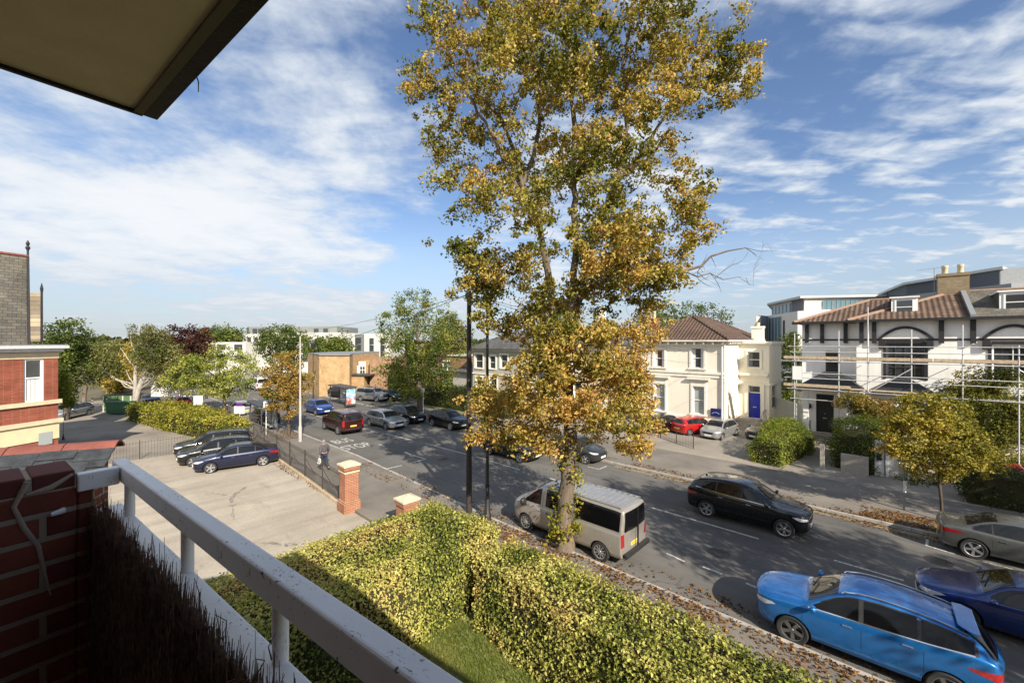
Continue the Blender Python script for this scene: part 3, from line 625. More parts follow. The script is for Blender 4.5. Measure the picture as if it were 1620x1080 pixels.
# ---------- cream villa
def villa():
    Y0 = 36.8; xL, xR = XO(1009, Y0), XO(1145, Y0); Y1 = 41.3; x2 = XO(1217, Y1); kC = onY(1145, Y0)[1]; ze = zat(537, kC) - .1
    root = empty('villa', (xL, Y0, 0), 0, 'cream two storey villa with a brown hipped roof and a bright blue front door', 'house'); off = (-xL, -Y0, 0)
    def o_(pa, pb, ya, yb, Y=Y0): pm = (pa + pb) / 2; return (XO(pa, Y), XO(pb, Y), ZO(yb, pm, Y), ZO(ya, pm, Y))
    ops = [o_(1034.6, 1051, 552.7, 580.4), o_(1094, 1113.4, 550.3, 582.3), o_(1036, 1052, 607, 649), o_(1096, 1114.4, 611, 655)]
    m = MB(); wallY(m, xL, xR, Y0, 0, ze, ops); 
    m.box(xL, xL + .3, Y0 + .3, 49, 0, ze)
    m.build('wall', STUC, root, loc=off)
    m = MB(); wallX(m, Y0 + .3, 49.0, xR, 0, ze, t=.3); m.box(xL + .3, xR - .3, 48.7, 49, 0, ze); m.build('return_wall', STUC, root, loc=off)
    for i, o in enumerate(ops):
        windowY(root, off, *o, Y0, pm=(PANE if i < 2 else PANEL_), bars=1 if i < 2 else 1, curtain=i < 2, mull=0)
        # architrave, sill, hood
        m = MB(); e = .17; p = .06
        m.box(o[0] - e, o[0], Y0 - p, Y0, o[2], o[3] + e); m.box(o[1], o[1] + e, Y0 - p, Y0, o[2], o[3] + e); m.box(o[0], o[1], Y0 - p, Y0, o[3], o[3] + e); m.box(o[0] - e - .1, o[1] + e + .1, Y0 - .16, Y0 + .05, o[2] - .12, o[2])
        if i >= 2:
            m.box(o[0] - e - .28, o[1] + e + .28, Y0 - .24, Y0, o[3] + e + .42, o[3] + e + .55); m.box(o[0] - e - .2, o[1] + e + .2, Y0 - .14, Y0, o[3] + e + .32, o[3] + e + .42)
            m.box(o[0] - e - .02, o[1] + e + .02, Y0 - .04, Y0, o[3] + e, o[3] + e + .32)
        m.build('window_surround', STUW, root, loc=off)
    # wing with the door
    zc = zat(549, onY(1200, Y1)[1])
    wu = o_(1182.7, 1202.7, 556, 581.6, Y1); dr = o_(1184.4, 1203.2, 609.8, 661, Y1)
    m = MB(); wallY(m, xR + .002, x2, Y1, 0, ze - .25, [wu, dr]); wy = [onX(1221.5, x2)[0], onX(1229, x2)[0]]; kk = onX(1225, x2)[1]
    wallX(m, Y1 + .3, 46.6, x2, 0, ze - .25, [(wy[0], wy[1], zat(646, kk), zat(609, kk))]); m.build('entrance_wing', STUC, root, loc=off)
    m = MB(); m.box(xR + .001, x2 + .25, Y1 - .25, 46.8, ze - .25, ze - .05); m.box(xR + .001, x2 + .14, Y1 - .14, 46.7, ze - .42, ze - .25); m.box(xR + .001, x2 + .1, Y1 - .1, 46.7, ze - 3.9, ze - 3.72); m.build('wing_cornice', STUW, root, loc=off)
    windowY(root, off, *wu, Y1, bars=1, pm=PANE, mull=0); windowX(root, off, wy[0], wy[1], zat(646, kk), zat(609, kk), x2)
    m = MB(); e = .15; m.box(wu[0] - e, wu[0], Y1 - .05, Y1, wu[2], wu[3] + e); m.box(wu[1], wu[1] + e, Y1 - .05, Y1, wu[2], wu[3] + e); m.box(wu[0] - e, wu[1] + e, Y1 - .12, Y1, wu[2] - .12, wu[2]); m.box(wu[0], wu[1], Y1 - .05, Y1, wu[3], wu[3] + e)
    e = .3; m.box(dr[0] - e, dr[0], Y1 - .08, Y1, dr[2], dr[3] + .25); m.box(dr[1], dr[1] + e, Y1 - .08, Y1, dr[2], dr[3] + .25); m.box(dr[0], dr[1], Y1 - .08, Y1, dr[3], dr[3] + .25); m.box(dr[0] - e - .5, dr[1] + e + .3, Y1 - .3, Y1, dr[3] + .9, dr[3] + 1.1); m.box(dr[0] - e - .4, dr[1] + e + .2, Y1 - .18, Y1, dr[3] + .75, dr[3] + .9)
    m.build('door_surround', STUW, root, loc=off)
    fz = ZO(621.5, 1194, Y1); windowY(root, off, dr[0], dr[1], fz, dr[3], Y1, bars=0, name='fanlight')
    m = MB(); m.box(dr[0], dr[1], Y1 + .12, Y1 + .18, dr[2], fz)
    for xa, xb, za, zb in ((.12, .42, .12, .42), (.58, .88, .12, .42), (.12, .42, .52, .92), (.58, .88, .52, .92)):
        w_ = dr[1] - dr[0]; h_ = fz - dr[2]; m.box(dr[0] + w_ * xa, dr[0] + w_ * xb, Y1 + .105, Y1 + .12, dr[2] + h_ * za, dr[2] + h_ * zb)
    d = m.build('front_door', plain('blue_gloss_door', (0.005, 0.020, 0.36), .25, var=.05), root, loc=off)
    m = MB(); cx = (dr[0] + dr[1]) / 2; m.box(cx - .14, cx + .14, Y1 + .09, Y1 + .105, dr[2] + .92, dr[2] + 1.0); m.build('letterbox', C_CHROME, d)
    # steps with a rail
    m = MB(); zt = dr[2]; n_ = 6
    for i in range(n_): m.box(dr[0] - .6, dr[1] + .5, Y1 - .9 - .3 * (i + 1), Y1 - .9 - .3 * i, 0, zt - zt / (n_ + 1) * (i + 1))
    m.box(dr[0] - .6, dr[1] + .5, Y1 - .9, Y1, 0, zt - .01); m.build('front_steps', plain('step_stone', (.34, .31, .27), .9, bump=.3), root, loc=off)
    m = MB(); x = dr[1] + .45; m.tube([(x, Y1 - .1, zt + .85), (x, Y1 - 1, zt + .85), (x, Y1 - 2.6, .95), (x, Y1 - 2.8, .9)], .02, 6)
    for yy, a, b in ((Y1 - .15, zt, zt + .85), (Y1 - 1, zt, zt + .85), (Y1 - 2.7, 0, .92)): m.cyl(x, yy, a, b, .018, 6)
    m.build('step_rail', BLACKP, root, loc=off)
    # string course, plinth, cornice with brackets, corner strips
    zs = ZO(588, 1077, Y0)
    m = MB(); m.box(xL - .05, xR + .14, Y0 - .14, Y0 - .001, zs - .1, zs + .1); m.box(xL - .05, xR + .08, Y0 - .08, Y0 - .001, zs - .38, zs - .12); m.box(xL - .02, xR + .05, Y0 - .1, Y0 - .001, 0, ZO(657, 1100, Y0) - .15)
    m.box(xR - .35, xR + .05, Y0 - .05, Y0 - .001, ZO(657, 1100, Y0) - .15, zs - .38); m.box(xR - .35, xR + .05, Y0 - .05, Y0 - .001, zs + .1, ze - .45); m.box(xR + .001, xR + .05, Y0 - .05, Y0 + .5, 0, ze - .45)
    m.box(xL - .1, xR + .12, Y0 - .12, Y0 - .001, ze - .45, ze - .25)
    m.build('string_course', STUW, root, loc=off)
    m = MB(); x = xL
    while x < xR: m.box(x, x + .12, Y0 - .42, Y0 - .121, ze - .28, ze - .05); x += .75
    y = Y0 + .4
    while y < Y1 - .5: m.box(xR + .001, xR + .4, y, y + .12, ze - .28, ze - .05); y += .75
    m.box(xL - .5, xR + .52, Y0 - .52, Y0 - .43, ze - .06, ze + .06); m.box(xR + .43, xR + .52, Y0 - .43, 49.4, ze - .06, ze + .06); m.box(xL - .45, xR + .42, Y0 - .42, Y0 + .1, ze - .049, ze - .02); m.box(xR - .1, xR + .42, Y0 + .1, 49.3, ze - .049, ze - .02)
    m.build('eaves_cornice', STUW, root, loc=off)
    m = MB(); hip(m, xL - .5, xR + .5, Y0 - .5, 49.5, ze + .08, zat(501, onY(1100, 41.0)[1]), inset=4.2, th=.06); r = m.build('roof', PANT2, root, loc=off)
    v = m.v
    m = MB(); 
    for a, b in ((0, 4), (1, 4), (4, 5), (1, 5), (2, 5)):
        if (a, b) in ((1, 5),): continue
        A, B_ = Vector(v[a]), Vector(v[b]); m.tube([A + Vector((0, 0, .03)), B_ + Vector((0, 0, .03))], .10, 6)
    m.build('ridge_tiles', PANT2, r)
    c = chimney(root, off, XO(1035, 42), 42, ze + .3, ZO(503, 1035, 42), .75, .6, RBRICK, 1, STONE, .7)
    c = chimney(root, off, XO(1199, 45.5), 45.5, ze - .2, ZO(516, 1199, 45.5), .95, .7, STUC, 1, STONE, .35)
    # drainpipe, blue board, lamp
    m = MB(); m.cyl(xR - .1, Y0 - .12, 0, ze - .3, .05, 8); m.build('drainpipe', STUW, root, loc=off)
    sb = o_(1125, 1141.2, 645.8, 658); m = MB(); m.box(sb[0], sb[1], Y0 - .16, Y0 - .101, sb[2], sb[3]); s = m.build('name_board', plain('navy_board', (.008, .012, .10), .4), root, loc=off)
    m = MB(); cx = (sb[0] + sb[1]) / 2; w_ = (sb[1] - sb[0]) * .36; zz = sb[2] + .15
    pts_ = [(cx + w_ * math.cos(t), Y0 - .165, zz + w_ * .62 * math.sin(t)) for t in np.linspace(.25, math.pi - .25, 10)]; m.tube(pts_, .022, 4); m.build('board_emblem', plain('pale_blue', (.35, .45, .65), .5), s)
    # white lettering etched on the lower right window
    for i, (tx, sz) in enumerate((('Studio', .26), ('', .2))):
        pass
    # low lean-to wall to the right
    m = MB(); m.prism([(x2 + .01, 0), (x2 + 4.2, 0), (x2 + 4.2, 1.5), (x2 + .01, 2.5)], 44.2, 44.5, 'y'); m.build('garden_wall', STUC, root, loc=off)
    return xR, ze
villa()
# ---------- neighbour villas further along
def side_villa(name, label, pxl, pxr, Y0, eaves_py, ridge_py, wallm_, roofm, wins, depth=11, inset=4):
    xL, xR = XO(pxl, Y0), XO(pxr, Y0); kC = onY((pxl + pxr) / 2, Y0)[1]; ze = zat(eaves_py, onY(pxl + 2, Y0)[1])
    root = empty(name, (xL, Y0, 0), 0, label, 'house'); off = (-xL, -Y0, 0); ops = []
    for pa, pb, ya, yb in wins: pm = (pa + pb) / 2; ops.append((XO(pa, Y0), XO(pb, Y0), ZO(yb, pm, Y0), ZO(ya, pm, Y0)))
    m = MB(); wallY(m, xL, xR, Y0, 0, ze, ops); m.box(xR - .3, xR, Y0 + .3, Y0 + depth, 0, ze); m.box(xL, xL + .3, Y0 + .3, Y0 + depth, 0, ze); m.box(xL + .3, xR - .3, Y0 + depth - .3, Y0 + depth, 0, ze); m.build('wall', wallm_, root, loc=off)
    for o in ops:
        windowY(root, off, *o, Y0); m = MB(); e = .2; m.box(o[0] - e, o[0], Y0 - .06, Y0, o[2] - .1, o[3] + e); m.box(o[1], o[1] + e, Y0 - .06, Y0, o[2] - .1, o[3] + e); m.box(o[0], o[1], Y0 - .06, Y0, o[3], o[3] + e); m.box(o[0], o[1], Y0 - .1, Y0, o[2] - .12, o[2]); m.build('window_surround', STUW, root, loc=off)
    m = MB(); m.box(xL - .05, xR + .05, Y0 - .1, Y0 - .001, ze - 3.35, ze - 3.2); m.box(xL - .2, xR + .2, Y0 - .25, Y0 - .001, ze - .3, ze - .02); m.build('string_course', STUW, root, loc=off)
    m = MB(); hip(m, xL - .6, xR + .6, Y0 - .6, Y0 + depth + .6, ze + .05, zat(ridge_py, onY((pxl + pxr) / 2, Y0 + depth / 2)[1]), inset=inset); m.build('roof', roofm, root, loc=off)
    return root, off, xL, xR, ze
r_, of_, a_, b_, z_ = side_villa('villa', 'grey rendered villa with slate roof seen between the dark poles', 748, 822, 36.8, 551, 527, GREYR, SLATE, [(752, 764, 560, 582), (774, 784, 563, 583), (792, 803, 561, 582), (753, 763, 596, 622), (775, 786, 596, 622)])
m = MB(); m.box(a_ - 5.2, a_ - .01, 37.6, 44, 0, z_ - 3.3); m.build('side_extension', GREYR, r_, loc=of_)
m = MB(); hip(m, a_ - 5.7, a_ + .2, 37.1, 44.4, z_ - 3.25, z_ - 2.3, inset=2.5); m.build('extension_roof', SLATE, r_, loc=of_)
r_, of_, a_, b_, z_ = side_villa('villa', 'pale villa with grey slate roof almost hidden behind the big tree', 880, 996, 38.5, 545, 520, STUC, SLATE, [(905, 918, 556, 580), (940, 953, 556, 580), (972, 985, 556, 582), (908, 920, 606, 636), (943, 956, 606, 636), (972, 986, 605, 640)])
chimney(r_, of_, XO(952, 44), 44, z_ + 1, z_ + 4.2, .8, .6, STUC, 2)
# ---------- black and white house under scaffolding
def bw_house():
    YA, YB = 39.5, 38.4; xa, xb = XO(1269, YA), XO(1355, YB); xe = xb + 13.5; xp = XO(1538, YB); ze = zat(506, onY(1500, YB)[1])
    root = empty('half_timbered_house', (xa, YB, 0), 0, 'white and black timbered house with pantile and slate roof, wrapped in scaffolding', 'house'); off = (-xa, -YB, 0)
    def o_(pa, pb, ya, yb, Y=YB): pm = (pa + pb) / 2; return (XO(pa, Y), XO(pb, Y), ZO(yb, pm, Y), ZO(ya, pm, Y))
    w1 = o_(1306, 1326, 555.5, 589, YA); dr = o_(1291, 1319, 623.6, 684, YA); w2 = o_(1402, 1463, 543, 600); w3 = o_(1569, 1640, 545, 604); w4 = o_(1395, 1408, 629, 643); w5 = (w3[0], w3[1], 1.5, 3.9); w6 = (w2[0] + .3, w2[1] - .2, 1.4, 3.4)
    m = MB(); wallY(m, xa, xb, YA, 0, ze, [w1, dr]); wallY(m, xb, xe, YB, 0, ze, [w2, w3, w5, w6]); wallX(m, YA, 48, xa + .3, 0, ze, t=.3)if 0 else m.box(xa, xa + .3, YA + .3, 48, 0, ze)
    m.box(xb, xb + .3, YB + .3, YA + .3, 0, ze); m.box(xe - .3, xe, YB + .3, 48, 0, ze); m.box(xa + .3, xe - .3, 47.7, 48, 0, ze)
    m.build('wall', WHITE, root, loc=off)
    windowY(root, off, *w1, YA, fm=DFRAME, bars=1); 
    f = windowY(root, off, *w2, YB, fm=DFRAME, bars=2, mull=3, fw=.12); windowY(root, off, *w3, YB, fm=WFRAME, bars=1, mull=1, fw=.10, depth=.2)
    windowY(root, off, *w5, YB, fm=DFRAME, mull=1); windowY(root, off, *w6, YB, fm=DFRAME, mull=1)
    fz = ZO(636, 1305, YA); windowY(root, off, dr[0], dr[1], fz, dr[3], YA, fm=DFRAME, bars=0, name='fanlight')
    m = MB(); m.box(dr[0], dr[1], YA + .12, YA + .18, dr[2], fz); w_ = dr[1] - dr[0]; h_ = fz - dr[2]
    for xa_, xb_, za_, zb_ in ((.12, .42, .1, .4), (.58, .88, .1, .4), (.12, .42, .5, .92), (.58, .88, .5, .92)): m.box(dr[0] + w_ * xa_, dr[0] + w_ * xb_, YA + .10, YA + .12, dr[2] + h_ * za_, dr[2] + h_ * zb_)
    d = m.build('front_door', BLACKP, root, loc=off); m = MB(); cx = (dr[0] + dr[1]) / 2; m.box(cx - .14, cx + .14, YA + .08, YA + .10, dr[2] + h_ * .45, dr[2] + h_ * .49); m.tube([(cx, YA + .09, dr[2] + h_ * .62), (cx, YA + .05, dr[2] + h_ * .60)], .05, 8); m.build('letterbox', C_CHROME, d)
    # applied black timbers
    zb = ZO(537, 1430, YB); m = MB()
    m.box(xb - .01, xe, YB - .05, YB - .001, zb - .06, zb + .06); m.box(xa, xb - .011, YA - .05, YA - .001, zb - .06, zb + .06); m.box(xb - .05, xb - .001, YA - 1.1, YA - .051, zb - .06, zb + .06)
    for px in (1277, 1301, 1338): x = XO(px, YA); m.box(x - .12, x + .12, YA - .22, YA - .051, zb - .25, ze)
    for px in (1363, 1383, 1489, 1539): x = XO(px, YB); m.box(x - .12, x + .12, YB - .22, YB - .051, zb - .25, ze)
    for o, pk in ((w2, 521), (w3, 517)):
        cx = (o[0] + o[1]) / 2; hw = (o[1] - o[0]) / 2 + .35; zt = zb + (ze - zb) * .62
        pts_ = [(cx + hw * t, zb + (zt - zb) * (1 - t * t)) for t in np.linspace(-1, 1, 15)]
        for p, q in zip(pts_, pts_[1:]): m.bar((p[0], YB - .06, p[1] + .05), (q[0], YB - .06, q[1] + .05), .10, .17)
        for s in (-1, 1): x = cx + s * (hw - .12); m.box(x - .16, x + .16, YB - .2, YB - .051, zb - .62, zb - .061)
        m.box(o[0] - .15, o[0], YB - .045, YB - .001, o[2], o[3] + .1); m.box(o[1], o[1] + .15, YB - .045, YB - .001, o[2], o[3] + .1); m.box(o[0], o[1], YB - .045, YB - .001, o[3], o[3] + .2)
    m.build('black_timber', BLACKP, root, loc=off)
    m = MB(); m.box(xa - .6, xb - .45, YA - .62, YA - .5, ze - .05, ze + .14); m.box(xb - .6, xe + .5, YB - .62, YB - .5, ze - .02, ze + .14); m.box(xb - .6, xb - .48, YB - .5, YA - .5, ze - .02, ze + .14); m.box(xa - .6, xb, YA - .5, YA, ze - .04, ze + .0); m.box(xb - .5, xe + .5, YB - .5, YB, ze - .015, ze + .02)
    m.build('gutter', BLACKP, root, loc=off)
    zr = zat(466, onY(1450, 43.4)[1])
    def roofpart(x0, x1, y0, hipl, mat, nm, zr_, y1=48.6):
        ym = 43.4; m = MB(); s = ym - y0
        r0 = (x0 + (s if hipl else 0), ym, zr_); r1 = (x1, ym, zr_); e = ze + .1
        m.add([(x0, y0, e), (x1, y0, e), (x1, y1, e), (x0, y1, e), r0, r1, (x0, y0, e - .08), (x1, y0, e - .08), (x1, y1, e - .08), (x0, y1, e - .08)],
              [(0, 1, 5, 4), (2, 3, 4, 5), (3, 0, 4), (1, 2, 5), (0, 6, 7, 1), (1, 7, 8, 2), (2, 8, 9, 3), (3, 9, 6, 0), (9, 8, 7, 6)])
        m2 = m; return m.build(nm, mat, root, loc=off), r0, r1
    ra, p0, p1 = roofpart(xa - .5, xb + 3, YA - .5, True, PANT, 'pantile_roof', zr - .25); rb, q0, q1 = roofpart(xb - .5, xp - .02, YB - .5, True, PANT, 'pantile_roof', zr)
    rc, s0, s1 = roofpart(xp + .02, xe + .5, YB - .5, False, SLATEB, 'slate_roof', zr + .02)
    m = MB(); 
    for a, b in (((xa - .5, YA - .5, ze + .14), p0), ((xb - .5, YB - .5, ze + .14), q0), (p0, p1), (q0, q1), (s0, s1)): m.tube([a, b], .11, 6)
    m.build('ridge_tiles', plain('ridge_clay', (.26, .17, .12), .8, var=.2), root, loc=off)
    m = MB(); sl = (zr - ze) / 5.5; m.prism([(YB - .55, ze + .12), (YB - .55, ze + .3), (43.4, zr + .28), (43.4, zr - .1)], xp - .12, xp + .12, 'x'); m.build('parapet_flashing', LEADG, root, loc=off)
    # dormers
    for (pa, pb, ya, yb, yy, sm) in ((1410, 1452, 471, 500, 39.6, PANT), (1581, 1632, 461, 494, 39.4, SLATEB)):
        x0, x1 = XO(pa, yy), XO(pb, yy); z0, z1 = ZO(yb, (pa + pb) / 2, yy), ZO(ya, (pa + pb) / 2, yy)
        m = MB(); m.box(x0, x1, yy, yy + .1, z0, z1); m.box(x0 - .1, x1 + .1, yy - .12, 43.3, z1, z1 + .09); dm = m.build('dormer', WFRAME, root, loc=off)
        m = MB(); m.box(x0 + .02, x1 - .02, yy + .1, 43.2, z0, z1 - .002); m.build('dormer_cheek', sm, dm)
        m = MB(); w_ = x1 - x0; m.box(x0 + w_ * .2, x1 - w_ * .2, yy - .02, yy - .001, z0 + (z1 - z0) * .2, z1 - (z1 - z0) * .15); m.build('pane', PANE, dm)
        m = MB(); m.box(x0 + w_ * .15, x1 - w_ * .15, yy - .03, yy - .021, z0 + (z1 - z0) * .48, z0 + (z1 - z0) * .52); m.box(x0 + w_ * .13, x0 + w_ * .2, yy - .04, yy - .001, z0 + .1, z1 - .1); m.box(x1 - w_ * .2, x1 - w_ * .13, yy - .04, yy - .001, z0 + .1, z1 - .1); m.build('dormer_frame', WFRAME, dm)
    # stack
    ch = chimney(root, off, XO(1507, 43.4), 43.4, zr - .8, ZO(433, 1507, 43.4), 1.55, 1.0, brickmat('stack_brick', (.36, .28, .17), (.28, .2, .12), (.3, .27, .2)), 2, STONE, .62)
    m = MB(); ax = XO(1478, 43); za = ZO(424, 1478, 43); m.cyl(ax, 43, zr - .3, za, .02, 6); m.tube([(ax - .9, 43, za - .08), (ax + .5, 43, za + .02)], .012, 4)
    for i in range(7): x = ax - .85 + i * .2; m.tube([(x, 42.75, za - .06 + i * .014), (x, 43.25, za - .06 + i * .014)], .008, 4)
    m.build('television_aerial', LEADG, ch)
    # porch and bay roofs
    kp = 36.9; zpe, zpr = ZO(612, 1310, 37.2), ZO(592, 1310, 38.3)
    m = MB(); x0, x1 = XO(1263, 37.2), XO(1366, 37.2); hip(m, x0, x1, 37.0, YA + .6, zpe, zpr + .2, inset=1.4); x2, x3 = XO(1378, 37.2), XO(1480, 37.2); hip(m, x2, x3, 37.0, YB + .6, zpe, zpr, inset=1.2)
    m.build('porch_roof', plain('dark_lead_roof', (.035, .038, .042), .45, var=.3), root, loc=off)
    m = MB(); m.box(x0 + .2, x1 - .2, 37.15, 37.4, zpe - .32, zpe - .125); m.box(x2 + .2, x3 - .2, 37.2, YB - .001, 0, zpe - .125) ; m.box(x1 - .9, x1 - .3, 37.2, YA - .01, 0, zpe - .33); m.box(x0 + .3, x0 + .62, 37.2, 37.5, 0, zpe - .33); m.build('porch_wall', WHITE, root, loc=off)
    m = MB(); n_ = 5; zt = dr[2]
    for i in range(n_): m.box(dr[0] - .4, dr[1] + .5, YA - 1.4 - .32 * (i + 1), YA - 1.4 - .32 * i, 0, zt - zt / (n_ + 1) * (i + 1))
    m.box(dr[0] - .4, dr[1] + .5, YA - 1.4, YA - .001, 0, zt - .01); m.build('front_steps', plain('worn_step', (.24, .22, .19), .9, bump=.3), root, loc=off)
    m = MB()
    for x in (dr[0] - .3, dr[1] + .42):
        m.tube([(x, YA - .3, zt + .9), (x, YA - 1.5, zt + .9), (x, YA - 3.0, .95)], .02, 6)
        for yy in np.linspace(YA - .3, YA - 3.0, 12): zz = zt if yy > YA - 1.5 else zt * (1 - (YA - 1.5 - yy) / 1.6); m.cyl(x, yy, max(0, zz - .1), zz + .9, .011, 5)
    m.build('step_rail', BLACKP, root, loc=off)
    m = MB(); lx = dr[0] - .38; m.lathe([(.02, 0), (.09, .05), (.12, .28), (.05, .38), (.01, .42)], 6, c=(lx, YA - .16, dr[2] + 1.75)); m.box(lx - .02, lx + .02, YA - .12, YA, dr[2] + 1.95, dr[2] + 2.0); m.build('wall_lantern', BLACKP, root, loc=off)
    # scaffolding: a thing of its own
    sx = XO(1257, 36.2); sc = empty('scaffolding', (sx, 36.2, 0), 0, 'steel tube scaffolding with timber decks across the black and white house', 'scaffold'); so = (-sx, -36.2, 0)
    SM = plain('galvanised_tube', (.58, .59, .60), .45, .35, var=.15, sc=20); SW = plain('scaffold_board', (.46, .36, .25), .85, var=.3, sc=6)
    xs_ = [(1257, 527), (1327, 523), (1373, 486), (1442, 521), (1523, 514), (1612, 546)]; Yf, Yb = 36.2, 37.0
    m = MB()
    for px, py in xs_:
        x = XO(px, Yf); m.cyl(x, Yf, 0, ZO(py, px, Yf), .032, 8)
        if px in (1257, 1373): m.cyl(x, Yb, 0, ZO(py + 40, px, Yf), .03, 8)
        m.box(x - .09, x + .09, Yf - .09, Yf + .09, .106, .12)
    m.build('standard', SM, sc, loc=so, smooth=60)
    zz = lambda py: ZO(py, 1442, Yf); x0, x1 = XO(1250, Yf), XO(1660, Yf) 
    m = MB()
    for py in (549, 559, 575.5, 597, 606, 626): m.tube([(x0 - rnd.uniform(0, .6), Yf - .05, zz(py)), (x1, Yf - .05, zz(py) + .02)], .026, 8)
    m.tube([(x0, Yf - .05, zz(644)), (XO(1385, Yf), Yf - .05, zz(644))], .026, 8)
    for py in (575.5, 626): m.tube([(x0, Yb + .05, zz(py)), (x1, Yb + .05, zz(py))], .026, 8)
    m.build('ledger', SM, sc, loc=so, smooth=60)
    for a, b in (((1372, 622), (1442, 583)), ((1366, 622), (1392, 640)), ((1612, 585), (1640, 600))): m = MB(); m.tube([(XO(a[0], Yf), Yf - .1, ZO(a[1], a[0], Yf)), (XO(b[0], Yf), Yf - .1, ZO(b[1], b[0], Yf))], .03, 8); m.build('brace', SM, sc, loc=so, smooth=60)
    for px, py in xs_:
        for q in (575.5, 626):
            if px < 1500 or q < 600: m = MB(); m.tube([(XO(px, Yf) + .06, Yf - .3, zz(q) + .05), (XO(px, Yf) + .06, 38.2, zz(q) + .05)], .026, 8); m.build('transom', SM, sc, loc=so, smooth=60)
    m = MB(); z1, z2 = zz(573), zz(623)
    for j in range(3):
        m.box(x0 - .3 + j * .07, x1 + .3, Yf + .02 + j * .235, Yf + .245 + j * .235, z1 + .02, z1 + .058)
        m.box(x0 - .2 - j * .05, XO(1452, Yf), Yf + .02 + j * .235, Yf + .245 + j * .235, z2 + .02, z2 + .058)
    x = x0 - .4
    while x < x1:
        m.box(x, min(x + 3.85, x1 + .3), Yf - .015 - .0, Yf + .018, z1 + .058, z1 + .26)
        if x < XO(1440, Yf) - 3: m.box(x, x + 3.85, Yf - .015, Yf + .018, z2 + .058, z2 + .26)
        x += 3.9
    m.build('deck', SW, sc, loc=so)
    m = MB(); xx = XO(1261.5, Yf); m.box(xx - .28, xx + .28, Yf - .12, Yf - .095, ZO(600, 1262, Yf), ZO(579, 1262, Yf)); b = m.build('sign_board', WHITE, sc, loc=so)
bw_house()
